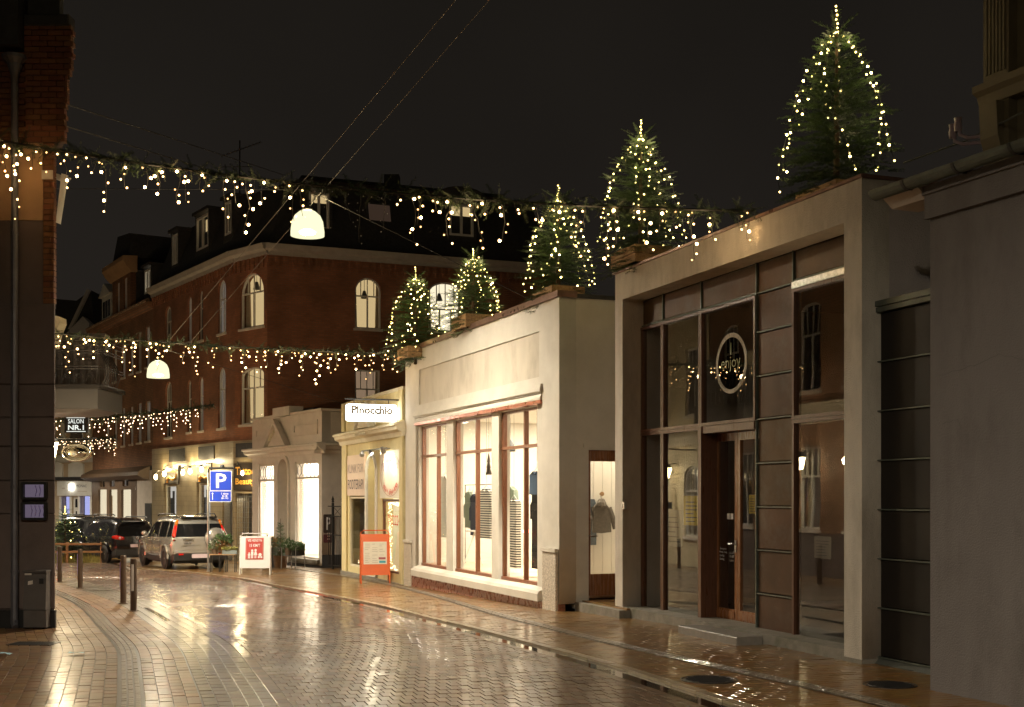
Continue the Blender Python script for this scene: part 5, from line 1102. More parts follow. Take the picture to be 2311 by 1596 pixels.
# row of pear shaped lamps on brackets
M['pear'] = emis('pear_lamp_glass', (1.0, .80, .42), 26.0)
for i, (px, py) in enumerate(((349, 1074), (368, 1067), (410, 1063), (426, 1061), (452, 1057))):
    u, z = Fa.uz(px, py, -.5); wp = Fa.world(u, -.45, z)
    t = thing('wall_lamp', ('pear shaped wall lamp at the far left end over the tattoo shop front', 'pear shaped wall lamp above the left gold lettered board', 'left lamp of the close pear shaped pair between the gold lettered boards', 'right lamp of the close pear shaped pair between the gold lettered boards', 'pear shaped wall lamp above the gold lettered board nearest the blue P sign')[i], 'wall lamp', wp, Fa.rz, 'pear shaped lamps over the tattoo shop')
    MB().lathe([(0, -.17), (.06, -.12), (.07, -.05), (.04, .06), (.02, .08)], 10).build('bulb', M['pear'], t, True); MB().lathe([(.045, .06), (.05, .14), (.0, .16)], 8).tube([(0, 0, .14), (0, .1, .2), (0, .45, .2)], .018, 5).build('bracket', M['black'], t)
    d = bpy.data.lights.new('pear_lamp', 'POINT'); d.energy = 20; d.color = (1, .78, .42); d.shadow_soft_size = .08; o = bpy.data.objects.new('pear_lamp', d); lnk(o, t); o.location = (0, .12, .28)
u, z = Fb.uz(547, 1066, -.5); wp = Fb.world(u, -.5, z); t = thing('wall_lamp', 'small bright lamp on a long arm above the gold lettered corner board', 'wall lamp', wp, Fb.rz)
MB().lathe([(0, -.12), (.05, -.08), (.05, -.0), (.02, .06)], 10).build('bulb', M['pear'], t, True); MB().tube([(0, 0, .05), (-.3, .0, .38), (-.9, .35, .30)], .02, 5).build('bracket', M['black'], t)
d = bpy.data.lights.new('pear_lamp', 'POINT'); d.energy = 45; d.color = (1, .8, .45); d.shadow_soft_size = .06; o = bpy.data.objects.new('pear_lamp', d); lnk(o, t); o.location = (0, -.1, -.1)
# rooftop aerial
a_ = P(541, 390, 49); t = thing('tv_aerial', 'thin television aerial standing on the dark roof ridge', 'aerial', (a_.x, a_.y, 13.0))
MB().tube([(0, 0, 0), (0, 0, 2.85)], .03, 5).build('mast', M['black'], t)
q0 = P(499, 353, 49) - t.location; q1 = P(589, 321, 49) - t.location; MB().tube([q0, q1], .02, 5).build('boom', M['black'], t)
mb = MB()
for k in range(12): c = q0 + (q1 - q0) * (k / 11); mb.tube([c + Vector((0, -.25, -.02)), c + Vector((0, .25, .02))], .008, 4)
mb.tube([P(497, 377, 49) - t.location, P(568, 376, 49) - t.location], .015, 4); mb.build('element', M['black'], t)

# ---------------------------------------------------------------- brown brick building number 6
B4 = Fr((-21.6, 63.9), V0); L4 = B4.L
T = B4.thing('brown_brick_building', 'brown brick building with a gabled dormer and dark timber shopfront beside the red corner house', 'building')
H4 = 10.25
wh = []
for px0, px1, py0, py1 in ((256, 264, 789, 862), (275, 283, 775, 852), (293, 301, 762, 843), (310, 319, 750, 838), (329, 338, 737, 828), (239, 246, 930, 1008), (257, 264, 925, 1007), (275, 282, 921, 1006), (293, 300.5, 918, 1002), (310, 319, 910, 999), (329, 339, 905, 995)):
    wh.append(window(B4, T, px0, px1, py0, py1, arched=False, bars=False, lit=M['lit_grey'] if R.random() < .6 else M['lit_faint'], sill=True, shallow=True))
zf = B4.Z(276, 1056)
wall('wall', rect(0, L4, zf, H4), wh, 0, .3, M['brownbrick'], T)
MB().prism([(0, H4 - .25), (-.25, H4 - .1), (-.3, H4 + .05), (.3, H4 + .1)], -.1, L4, ax='x').build('eave', M['brownbrick'], T)
mb = MB()
for k in range(int(L4 / .33)): mb.tube([(.1 + k * .33, -.36, H4 + .08), (.1 + k * .33, -.1, H4 + .2)], .07, 5)
mb.build('eave_tile', mat('pale_tile', (.28, .19, .13), .7), T)  # eave tiles in a paler brown than the slate roof
MB().poly([(0, -.3, H4 + .08), (L4, -.3, H4 + .08), (L4, 4, H4 + 3.2), (0, 4, H4 + 3.2)]).build('roof', M['slate'], T)
# gabled wall dormer
u0, u1 = B4.U(256), B4.U(297); zt = B4.Z(276, 622); gw = []
for px0, px1, py0, py1 in ((265.5, 272.5, 638, 706), (281.5, 289.5, 627, 697)): gw.append(window(B4, T, px0, px1, py0, py1, arched=False, bars=False, transom=.5, w=.05, lit=M['lit_faint'], shallow=True))
wall('gable', rect(u0, u1, H4 - .3, zt), gw, -.05, .2, M['brownbrick'], T); MB().box(u0, u1, .2, 4, H4, zt).build('gable_side', M['slate'], T)
MB().prism([(-.05, zt - .1), (-.3, zt + .15), (-.45, zt + .4), (-.45, zt + .6), (.2, zt + .65), (.2, zt - .1)], u0 - .4, u1 + .25, ax='x').build('gable_cornice', M['ochre'], T)
MB().prism([(u0 + .1, zt + .6), (u1 + .1, zt + .6), (u1 - .0, zt + 1.7), (u0 + 1.2, zt + 1.9)], -.1, 5).build('gable_roof', M['slate'], T)
MB().prism([(u1 + .3, zt - .2), (u1 + 5.2, zt - .2), (u1 + 5.2, zt + 1.1), (u1 + .3, zt + 1.2)], 1.8, 5).build('roof_ridge', M['slate'], T)
u0, u1 = B4.U(231), B4.U(252); dz0, dz1 = B4.Z(241, 727), B4.Z(241, 668)
dm = MB().box(u0, u1, -.02, 2, H4, dz1).prism([(u0 - .2, dz1), (u1 + .2, dz1), ((u0 + u1) / 2, dz1 + .6)], -.15, 2).build('dormer', M['frame_white'], T)
for k in range(3): MB().box(u0 + .2 + k * (u1 - u0 - .3) / 3, u0 + .1 + (k + 1) * (u1 - u0 - .3) / 3, -.03, -.021, H4 + .4, dz1 - .25).build('pane', M['lit_dim'] if 0 else M['darkpane'], dm)
# timber shopfront
MB().prism([(0, zf), (-.5, zf - .25), (-.55, zf - .42), (-.3, zf - .55), (0, zf - .6)], -.3, L4 - .5, ax='x').build('shop_cornice', mat('brown_timber', (.12, .075, .045), .5, var=.25, scale=4), T)
mt = bpy.data.materials['brown_timber']; sw = []
for px0, px1 in ((224, 243), (249, 267), (276, 298)): sw.append(rect(B4.U(px0), B4.U(px1), -.55, B4.Z((px0 + px1) / 2, 1105)))
ut = []
for px0, px1, py0, py1 in ((228, 239, 1080, 1099), (250, 261, 1078, 1098), (279, 292, 1076, 1097)): ut.append(rect(B4.U(px0), B4.U(px1), B4.Z((px0 + px1) / 2, py1), B4.Z((px0 + px1) / 2, py0)))
ue = B4.U(311)
wall('shopfront', rect(0, ue, -1.4, zf - .2), sw + ut, -.05, .06, mt, T)
for k, h in enumerate(sw): MB().box(h[0][0], h[1][0], .05, .06, h[0][1], h[2][1]).build('pane', M['glass_plain'], T); MB().box(h[1][0] - .35, h[1][0] - .1, .2, .26, -.5, h[2][1] - .3 - .8 * k).build('display_post', M['crate'], T)
MB().box(sw[0][0][0] - 2.5, sw[2][1][0] + .1, .55, .56, -1.2, sw[1][2][1] + .05).build('lit_room', M['lit_white'], T)
for h in ut: MB().box(h[0][0], h[1][0], .08, .09, h[0][1], h[2][1]).build('pane', M['glass_dark'], T); MB().box(h[0][0], h[1][0], .5, .51, h[0][1], h[2][1]).build('lit_room', M['lit_grey'], T)
MB().box(ue, L4, -.04, .2, -1.4, zf - .2).build('shopfront_wall', M['kiosk'], T); MB().box(B4.U(332), L4 - .05, -.10, -.041, -1.4, B4.Z(340, 1136)).build('service_box', M['darkgrey'], T)
text(T, '6', B4.U(306), B4.U(311), B4.Z(309, 1106), B4.Z(309, 1098), -.052, M['signwhite'], keep=True)

# ---------------------------------------------------------------- white shop at the far end of the street
MO = Fr((-27.2, 67.6), (-21.75, 65.3)); LM = MO.L
T = MO.thing('white_corner_shop', 'pale cream shop with bluish lit windows at the far end of the street', 'building')
mu = lambda p: MO.U(p); mz = lambda p, y: MO.Z(p, y)
sh = [rect(mu(139), mu(158), -1.2, mz(150, 1121)), rect(mu(181), mu(204), -1.2, mz(192, 1120)), rect(mu(163), mu(176), -1.5, mz(170, 1122))]
m_cr = mat('cream_upper_wall', (.52, .40, .28), .8, var=.06, dirt=(.4, .3, .2)); m_wsh = M['white_paint']
wall('wall', rect(0, LM, -1.6, 8.5), sh, 0, .3, m_cr, T)
for h in sh[:2]:
    MB().box(h[0][0], h[1][0], .1, .11, h[0][1], h[2][1]).build('pane', M['glass_plain'], T); MB().box(h[0][0], h[1][0], .35, .36, h[0][1], h[2][1]).build('lit_room', M['lit_blue'], T)
    MB().box(h[0][0] - .14, h[0][0], -.04, .1, -1.5, h[2][1]).box(h[1][0], h[1][0] + .14, -.04, .1, -1.5, h[2][1]).build('frame', m_wsh, T)
MB().box(mu(197), mu(203), .5, .52, .0, 1.1).build('lit_window_display', M['sign_white'], T)
d_ = sh[2]; dr_ = MB().box(d_[0][0], d_[1][0], .1, .14, -1.5, d_[2][1]).build('door', m_wsh, T); MB().box(d_[0][0] + .15, d_[1][0] - .15, .09, .10, -.9, d_[2][1] - .75).box(d_[0][0] + .12, d_[1][0] - .12, .09, .10, d_[2][1] - .55, d_[2][1] - .1).build('pane', M['darkpane'], dr_)
a, b, c, d = mu(133), mu(210), mz(170, 1119), mz(170, 1086)
sg = MB().box(a, b, -.14, -.002, c, d).build('sign_board', m_wsh, T); text(sg, 'MONAC', mu(177), mu(200), mz(188, 1100), mz(188, 1094), -.142, M['ink']); MB().box(mu(179), mu(201), -.145, -.141, mz(190, 1110), mz(190, 1108.5)).box(mu(144), mu(152), -.145, -.141, mz(148, 1104), mz(148, 1101)).build('print', M['kiosk'], sg)
MB().box(mu(162), mu(171), -.25, -.141, mz(166, 1106), mz(166, 1093)).build('lit_box', M['sign_white'], sg)
MB().box(0, LM, -.25, -.001, d + .05, d + .22).build('ledge', M['slate'], T)
for px in (127, 174): MB().prism([(mu(px) - .5, d + .22), (mu(px) + .5, d + .22), (mu(px) + .5, d + .9), (mu(px) + .2, d + 1.0), (mu(px) + .12, d + 1.25), (mu(px) - .12, d + 1.25), (mu(px) - .2, d + 1.0), (mu(px) - .5, d + .9)], -.12, -.001).build('crest', m_wsh, T)
zb_ = mz(170, 1044); MB().prism([(0, zb_), (-.2, zb_ + .1), (-.25, zb_ + .35), (0, zb_ + .4)], 0, LM, ax='x').build('string_course', m_wsh, T)
for px0, px1 in ((124, 139), (150, 166), (178, 195)): window_uz(T, mu(px0), mu(px1), zb_ + .6, zb_ + 3.2, False, M['lit_grey'], transom=.7, bars=False)
for px in (144, 171, 202): MB().box(mu(px) - .15, mu(px) + .15, -.08, -.001, zb_ + .4, 8).build('pilaster', m_wsh, T)
# shadowed houses whose roofs show above the garland
for (pts, base, lab, m) in (([(122, 672), (165, 690), (205, 655), (215, 760), (122, 780)], 75, 'dark tiled house roof with a pale gable edge behind the balcony', 'slate'),):
    q = [P(a, b, base) for a, b in pts]; z0 = q[3].z - 4
    t = thing('distant_house', lab, 'house', (q[0].x, base, 0))
    x = [v.x - q[0].x for v in q]
    MB().prism([(x[0] - 6, z0), (x[3], z0), (x[3], q[3].z), (x[2], q[2].z), (x[1] + .2, q[1].z + .3), (x[0] - 6, q[0].z + .5)], 0, 8).build('roof', M['slate'], t)
    e0_, e1_ = P(203, 655, base), P(160, 745, base); MB().tube([(e0_.x - q[0].x, -.2, e0_.z), (e1_.x - q[0].x, -.2, e1_.z)], .14, 5).build('gable_edge', M['kiosk'], t)
    p0 = P(172, 752, base); p1 = P(206, 728, base); MB().prism([(p0.x - q[0].x - 1, p0.z - 1), (p1.x - q[0].x, p0.z - 1), (p1.x - q[0].x + .3, p1.z - .2), (p1.x - q[0].x - .1, p1.z + .2), (p0.x - q[0].x, p0.z)], -1.2, -.3).build('pale_gable', M['kiosk'], t)
# ---------------------------------------------------------------- dark corner house on the left
LB = Fr((-10.5, 17.0), (-6.28, 17.0)); LL = LB.L
T = LB.thing('corner_house', 'dark corner house at the left edge with orange brick pier, ochre render and grey base', 'building')
bu = lambda p: LB.U(p); bz = lambda y: LB.Z(60, y)
zq1, zq0, zo, zbr = bz(480), bz(685), bz(497), bz(322)
Dp = Fr(LB.world(LL, 0, 0).xy, (LB.world(LL, 0, 0) + Vector((-.43, 1, 0)).normalized() * 13).xy)   # street side
def sb(mb, u0, u1, w0, w1, z0, z1):   # box whose right end follows the street side
    k = .46; return mb.hexa([(u0, w0, z0), (u1, w0, z0), (u1 - k * (w1 - w0), w1, z0), (u0, w1, z0), (u0, w0, z1), (u1, w0, z1), (u1 - k * (w1 - w0), w1, z1), (u0, w1, z1)])
sb(MB(), 0, LL, .02, .5, -.02, zq0).build('base_wall', M['dark_render'], T)
lines = [bz(y) for y in (1160, 1085, 1008, 942, 868)]
pr = [-.02] + [.28] + lines[0:0]
zz = [.25] + sorted(lines) + [zq0]
for a, b in zip(zz[:-1], zz[1:]):
    MB().cbox(0, LL + .012, -.012, .02, a + .007, b - .007, .008).build('render_course', M['dark_render'], T)
MB().box(0, LL + .03, -.04, .02, -.05, .24).build('plinth', M['black'], T)
uq = bu(96)
MB().box(0, uq, .015, .5, zq0, zo).build('upper_wall', M['dark_render'], T); MB().box(0, uq, .0, .5, zo, zbr).build('upper_wall', M['ochre'], T)
sb(MB(), uq, LL - .012, .03, .5, zq0, zbr).build('quoin_core', M['mortar'], T)
sb(MB(), 0, LL, .04, .5, zbr, zbr + 4.2).build('brick_core', M['mortar'], T)
# bricks one by one: quoin strip, left brick field, corbelled pier
bb = None
def brick(u0, u1, z, w, h=.063):
    global bb
    if bb is None: bb = MB().cbox(-.5, .5, 0, .1, 0, 1, .0).build('brick', M['brick'], T); me = bb.data; o = bb
    else: o = copy_part(bb, T)
    o.location = ((u0 + u1) / 2, w + R.uniform(-.004, .004), z); o.scale = (u1 - u0, 1, h)
def course(u0, u1, z, w, k, bl=.215, gap=.012):
    u = u0 - (bl / 2 if k % 2 else 0)
    while u < u1 - .01:
        a, b = max(u, u0), min(u + bl - gap, u1)
        if b - a > .02: brick(a, b, z, w)
        u += bl
z = zq0 + .004; k = 0
while z < zq1 - .05 or (z < zbr - .05 and False): course(uq + .01, LL, z, .0, k, .2); z += .076; k += 1
while z < zbr - .05: course(uq + .01, LL, z, .0, k, .2); z += .076; k += 1
pier = [(bz(322), 148, .02), (bz(302), 152, .0), (bz(245), 155, -.01), (bz(182), 162, -.02), (bz(165), 166, -.03), (bz(145), 171, -.05)]
z = zbr; k = 0; zt = bz(68)
while z < bz(66):
    x = 150
    for zp, px, w_ in pier:
        if z >= zp - .01: x = px; ww = w_
    course(bu(62), bu(x), z, -.06 + ww, k); course(max(0, bu(-14)), bu(58), z, .0, k + 1); z += .0755; k += 1
sb(sb(MB(), bu(64), bu(147), -.03, .3, zbr, bz(66)), bu(64), bu(160), -.045, .3, bz(182), bz(66)).build('pier_core', M['mortar'], T)
MB().cbox(bu(61), bu(163), -.14, .1, bz(66), bz(40), .02).box(bu(66), bu(137), -.05, .1, bz(40), bz(-40)).build('pier_cap', M['slate'], T)
MB().box(-.5, bu(60), -.3, .5, bz(118), bz(-60)).build('roof', M['slate'], T)
# drain pipe with hopper, thin cable pipe
dp = MB().tube([(bu(39), -.09, .05), (bu(39), -.09, bz(180))], .047, 10).lathe([(.047, bz(180)), (.10, bz(150)), (.165, bz(140)), (.17, bz(132)), (.15, bz(132))], 14, (bu(39), -.09, 0)).tube([(bu(39), -.09, .1), (bu(45), -.16, .02)], .047, 8).build('drainpipe', M['zinc'], T)
for y in (530, 690, 880, 1100, 1290): MB().lathe([(.05, -.02), (.056, -.02), (.056, .02), (.05, .02)], 10, (bu(39), -.09, bz(y))).build('clamp', M['zinc'], dp)
MB().tube([(bu(28), -.03, .05), (bu(28), -.03, bz(700))], .014, 5).build('cable_pipe', M['zinc'], T)
# open shutters at the frame edge and casement beyond the corner
MB().hexa([(bu(-20), -.25, bz(540)), (bu(14), -.45, bz(540)), (bu(14), -.42, bz(540)), (bu(-20), -.22, bz(540)), (bu(-20), -.25, bz(405)), (bu(4), -.45, bz(420)), (bu(4), -.42, bz(420)), (bu(-20), -.22, bz(405))]).build('shutter', M['bollard'], T)
wc = MB().hexa([(LL - .01, .1, bz(400)), (LL + .05, .35, bz(400)), (LL + .05, .38, bz(400)), (LL - .01, .13, bz(400)), (LL - .01, .1, bz(387)), (LL + .11, .35, bz(387)), (LL + .11, .38, bz(387)), (LL - .01, .13, bz(387))]).hexa([(LL - .01, .1, bz(498)), (LL + .01, .2, bz(498)), (LL + .01, .24, bz(498)), (LL - .01, .14, bz(498)), (LL + .07, .1, bz(387)), (LL + .115, .2, bz(387)), (LL + .115, .24, bz(387)), (LL + .07, .14, bz(387))]).build('open_casement', M['frame_white'], T)
MB().box(bu(95), bu(120), -.02, .0, bz(405), bz(385)).build('lintel', M['kiosk'], T)
# street side of the same house, seen in the shop glass
q0 = set(bpy.data.objects)
sw = []
def ow(o):
    o.location = Dp.o - LB.o; o.rotation_euler.z = Dp.rz; return o
m_band = mat('cream_band', (.5, .43, .32), .75, var=.08)
for i in range(6):
    a = 1.0 + i * 2.05; sw.append(window_uz(T, a, a + 1.0, 4.35, 6.5, True, M['lit_grey'] if i in (1, 4) else None, flat=.4, frame=M['frame_white'])); sw.append(window_uz(T, a, a + 1.0, 1.0, 3.0, False, M['lit_dim'] if i in (2, 3) else None, frame=M['frame_white']))
wl_ = wall('street_wall', rect(.5, 13, -.4, 8.2), sw, .0, .3, M['orangebrick'], T)
MB().box(.5, 13, -.05, -.001, 3.55, 4.05).box(.5, 13, -.3, .1, 8.2, 8.45).build('band', m_band, T)
MB().box(.5, 13, -.02, -.001, -.4, .9).build('base', M['dark_render'], T)
for ob in set(bpy.data.objects) - q0:
    if ob.parent == T: ow(ob)
for k, d in enumerate((5.3, 7.6)):
    t = thing('wall_lantern', ('lit iron wall lantern on the street side of the corner house, nearer the corner', 'lit iron wall lantern on the street side of the corner house, farther from the corner')[k], 'lantern', Dp.world(d, -.25, 2.45), Dp.rz)
    MB().lathe([(.05, 0), (.11, .28), (.11, .3), (.0, .3)], 6).build('lamp_glass', M['pear'], t); MB().lathe([(.13, .3), (.06, .4), (0, .46)], 6).tube([(0, 0, .4), (0, .25, .45)], .015, 5).build('bracket', M['black'], t)
    dl = bpy.data.lights.new('lantern_light', 'POINT'); dl.energy = 60; dl.color = (1, .8, .5); dl.shadow_soft_size = .1; o = bpy.data.objects.new('lantern_light', dl); lnk(o, t); o.location = (0, -.2, .15)
# house with a lit restaurant front further along the left side, seen in the shop glass
o_ = Dp.world(13.05, .0, 0); RH = Fr(o_.xy, (o_ + Vector((-.55, 1, 0)).normalized() * 12).xy); T = RH.thing('restaurant_house', 'cream house with lit windows and wall lanterns on the left side of the bend', 'building')
hs = []
for i in range(4):
    a = .7 + i * 2.8; hs.append(window_uz(T, a, a + 1.5, .6, 2.7, True, M['lit_white'] if i % 2 == 0 else M['lit_warm'], flat=.5, mull=2)); hs.append(window_uz(T, a + .2, a + 1.3, 4.2, 6.2, False, M['lit_grey'] if i == 1 else None))
wall('wall', rect(0, 12, -.9, 7.6), hs, 0, .3, mat('warm_cream_render', (.55, .47, .32), .75, var=.08), T); MB().box(0, 12, -.08, -.001, 3.3, 3.6).build('band', m_band, T)
for k, u in enumerate((2.85, 5.65, 8.45)):
    t = thing('wall_lantern', ('first', 'middle', 'last')[k] + ' bright lantern between the lit windows of the cream restaurant house', 'lantern', RH.world(u, -.25, 2.35), RH.rz)
    MB().lathe([(.05, 0), (.11, .28), (.11, .3), (.0, .3)], 6).build('lamp_glass', M['pear'], t); MB().lathe([(.13, .3), (.06, .4), (0, .46)], 6).tube([(0, 0, .4), (0, .25, .45)], .015, 5).build('bracket', M['black'], t)
    dl = bpy.data.lights.new('lantern_light', 'POINT'); dl.energy = 90; dl.color = (1, .82, .5); dl.shadow_soft_size = .1; o = bpy.data.objects.new('lantern_light', dl); lnk(o, t); o.location = (0, -.2, .15)
# menu cases, cabinet
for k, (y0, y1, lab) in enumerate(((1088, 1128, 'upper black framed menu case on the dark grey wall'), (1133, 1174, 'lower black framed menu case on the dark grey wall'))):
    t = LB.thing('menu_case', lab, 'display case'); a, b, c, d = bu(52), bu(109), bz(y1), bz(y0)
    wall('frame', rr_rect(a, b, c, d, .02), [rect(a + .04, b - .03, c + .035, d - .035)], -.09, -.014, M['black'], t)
    bk = MB().box(a + .04, b - .03, -.03, -.015, c + .035, d - .035).build('menu_sheet', emis('menu_sheet_glow', (.72, .55, .80), .11), t)  # faint violet glow put into the sheet instead of reflected purple light
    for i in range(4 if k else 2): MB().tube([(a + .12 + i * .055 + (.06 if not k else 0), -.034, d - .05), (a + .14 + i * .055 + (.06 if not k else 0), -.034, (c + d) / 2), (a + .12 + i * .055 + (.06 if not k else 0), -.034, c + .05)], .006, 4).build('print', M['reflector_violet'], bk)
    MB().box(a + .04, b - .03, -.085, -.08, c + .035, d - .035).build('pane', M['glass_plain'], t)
t = LB.thing('utility_cabinet', 'grey stickered utility cabinet standing against the dark wall corner', 'cabinet')
a, b, z1 = bu(66), bu(117), bz(1287)
MB().cbox(a, b, -.22, -.045, .02, .26, .008).build('base', M['cabinet'], t)
MB().hexa([(a - .0, -.23, .265), (b, -.23, .265), (b, -.045, .265), (a, -.045, .265), (a + .02, -.20, z1 - .02), (b, -.20, z1 - .02), (b, -.045, z1 - .02), (a + .02, -.045, z1 - .02)]).build('body', M['cabinet'], t)
MB().box(a, b + .01, -.24, -.045, z1 - .018, z1 + .01).build('lid', M['cabinet'], t); MB().box(b - .09, b - .03, -.222, -.205, z1 - .17, z1 - .10).build('lock', M['black'], t)
MB().hexa([(a + .07, -.228, .60), (a + .13, -.228, .61), (a + .13, -.21, .61), (a + .07, -.21, .60), (a + .07, -.221, .65), (a + .13, -.221, .66), (a + .13, -.21, .66), (a + .07, -.21, .65)]).box(a + .02, a + .11, -.212, -.2, z1 - .055, z1 - .03).build('sticker', M['kiosk'], t)

# ---------------------------------------------------------------- pale house with iron balcony behind the corner
WB = Fr(Dp.world(13.1, 0, 0).xy, (Dp.world(13.1, 0, 0) + Vector((-.62, 1, 0)) * 9).xy)
b0 = P(100, 900, 25.6); b1 = P(228, 900, 25.6)
T = thing('bay_house', 'pale house bay with black iron balcony showing behind the dark corner house', 'building', (b1.x, 25.4, 0), 0)
zA, zB, zC, zD = P(0, 922, 25.4).z, P(0, 877, 25.4).z, P(0, 868, 25.4).z, P(0, 768, 25.4).z
MB().box(-2.0, 0, 0, 1.6, zA, zB).build('bay', mat('grey_bay_panel', (.055, .052, .05), .7, var=.1), T); MB().box(-1.05, -1.04, -.004, 0, zA, zB).build('joint_strip', M['kiosk'], T)
MB().prism([(-2.0, zA), (-.12, zA), (-.25, zA - .04), (-.5, zA - .08), (-2.0, zA - .08)], .1, 1.6).build('soffit', M['cabinet'], T)
MB().box(-2.0, .05, -.05, 1.65, zB, zC).build('slab', M['black'], T)
MB().box(-2.6, -.25, 1.2, 1.5, zB, zD + .3).build('rear_wall', M['cabinet'], T)
mb = MB()
for k in range(12): mb.box(-2.2 + k * .16, -2.12 + k * .16, 1.16, 1.199, zC, zD + .1)
mb.build('pilaster', M['right_wall'], T)
# bracket console high on the corner, catching light
MB().prism([(-1.05, bz(0) * 0 + P(0, 700, 25).z), (-.86, P(0, 705, 25).z), (-.85, P(0, 718, 25).z), (-.95, P(0, 745, 25).z), (-1.0, P(0, 775, 25).z), (-1.2, P(0, 775, 25).z), (-1.2, P(0, 690, 25).z)], .2, .6).build('console', M['cream'], T)
bl_ = MB()
zr = [zC + (zD - zC) * f for f in (.0, .36, .42, .72, .78, .9, 1.0)]
for z in zr:
    bl_.tube([(-2.0, -.0, z), (.0, 0, z), (.06, .15, z), (.06, 1.5, z)], .014, 5)
for k in range(9): bl_.tube([(-1.95 + k * .24, 0, zC), (-1.95 + k * .24, 0, zD)], .009, 5)
rail = bl_.build('balcony_rail', M['black'], T)
def scroll(u, z, r, s, par_mb):
    par_mb.tube([(u + s * r * (1 - t_ / 14) * math.cos(t_ * .55), 0, z + r * (1 - t_ / 14) * math.sin(t_ * .55)) for t_ in range(12)], .010, 4)
mb = MB()
for k in range(8):
    u = -1.83 + k * .24
    scroll(u, zC + (zD - zC) * .18, .075, 1, mb); scroll(u - .02, zC + (zD - zC) * .18, .075, -1, mb); mb.tube([(u - .1, 0, zC + .06), (u, 0, zC + .3), (u + .1, 0, zC + .06)], .009, 4); scroll(u, zC + (zD - zC) * .56, .07, 1, mb); scroll(u - .02, zC + (zD - zC) * .56, .07, -1, mb)
mb.build('scroll_work', M['black'], rail)
mb = MB()   # bulging corner bars
for k in range(7):
    f = k / 6; mb.tube([(.06 - .1 * f, .1 + .9 * f, zD), (.0 - .05 * f, .1 + .9 * f, zC + (zD - zC) * .75), (.14 - .05 * f, .05 + .95 * f, zC + (zD - zC) * .45), (.18 - .05 * f, .03 + .95 * f, zC + (zD - zC) * .2), (.06, .1 + .9 * f, zC)], .012, 4)
mb.build('bulged_bars', M['black'], rail)
# signs hanging over the left pavement
def sign_at(px0, px1, py0, py1, Y):
    a, b = P(px0, py1, Y), P(px1, py0, Y); return a.x, b.x, a.z, b.z
x0, x1, z0, z1 = sign_at(146, 200, 941, 977, 30); t = thing('salon_sign', 'black hanging sign with white SALON NR.1 lettering', 'sign', (x0, 30, 0))
w_ = x1 - x0; bx = MB().cbox(0, w_, -.04, .04, z0, z1, .008).build('board', M['black'], t); h = z1 - z0
m_let = emis('lit_letter', (.85, .88, .80), .75)
text(bx, 'SALON', w_ * .17, w_ * .82, z0 + h * .58, z0 + h * .86, -.044, m_let); text(bx, 'NR.1', w_ * .17, w_ * .83, z0 + h * .17, z0 + h * .48, -.044, m_let, bold=True)
MB().box(w_ * .1, w_ * .88, -.045, -.041, z1 - h * .08, z1 - h * .05).box(w_ * .1, w_ * .9, -.045, -.041, z0 + h * .06, z0 + h * .1).build('line_print', m_let, bx)
MB().box(w_ * .25, w_ * .75, -.03, .03, z0 - .14, z0 - .002).tube([(-1.2, 0, z0 - .17), (w_ * 1.0, 0, z0 - .17)], .02, 5).build('bracket', M['black'], t)
x0, x1, z0, z1 = sign_at(139, 210, 1000, 1043, 32); t = thing('ring_sign', 'shiny oval metal hanging sign reflecting the string lights below the salon sign', 'sign', ((x0 + x1) / 2, 32, (z0 + z1) / 2))
a_, c_ = (x1 - x0) / 2, (z1 - z0) / 2; mb = MB()
prof = [(1.0, 0), (.95, -.08), (.82, -.10), (.74, -.05), (.70, -.02), (.62, -.08), (.35, -.16), (.05, -.18), (0.0, -.18)]
for r_, d in prof:
    for k in range(28): q = 2 * math.pi * k / 28; mb.v.append((a_ * r_ * math.cos(q), d, c_ * r_ * math.sin(q)))
for i in range(len(prof) - 1):
    for k in range(28): k2 = (k + 1) % 28; mb.f.append((i * 28 + k, i * 28 + k2, (i + 1) * 28 + k2, (i + 1) * 28 + k))
m_chr = mat('polished_metal', (.6, .58, .52), .08, metal=1.0, var=.05); o = mb.build('shield', m_chr, t, True); MB().tube([(-1.3, 0, c_ + .12), (.5, 0, c_ + .12)], .02, 5).tube([(-.3, 0, c_ + .12), (-.3, 0, c_ * .8)], .01, 4).tube([(.3, 0, c_ + .12), (.3, 0, c_ * .8)], .01, 4).build('bracket', M['black'], t)

# ---------------------------------------------------------------- firs, garlands and their lights
rsf = np.random.RandomState(11)
def spray(n=13):   # one twig along +x, unit length, needles both sides
    V = []; Fc = []
    for i in range(n):
        t_ = .08 + .92 * i / (n - 1); ln = .30 * (1.05 - .62 * t_)
        for s in (-1, 1):
            a = .85; b = len(V); up = rsf.uniform(-.05, .10)
            V += [(t_ - .022, 0, 0), (t_ + .030, 0, .0), (t_ + ln * math.cos(a), s * ln * math.sin(a), up)]; Fc.append((b, b + 1, b + 2))
        if i % 2 == 0:
            b = len(V); V += [(t_ - .02, .0, 0), (t_ + .025, 0, 0), (t_ + ln * .6, 0, ln * .5)]; Fc.append((b, b + 1, b + 2))
    b = len(V); V += [(0, -.012, 0), (0, .012, 0), (1.0, 0, 0)]; Fc.append((b, b + 1, b + 2))
    return np.array(V), np.array(Fc)
SV, SF = spray()
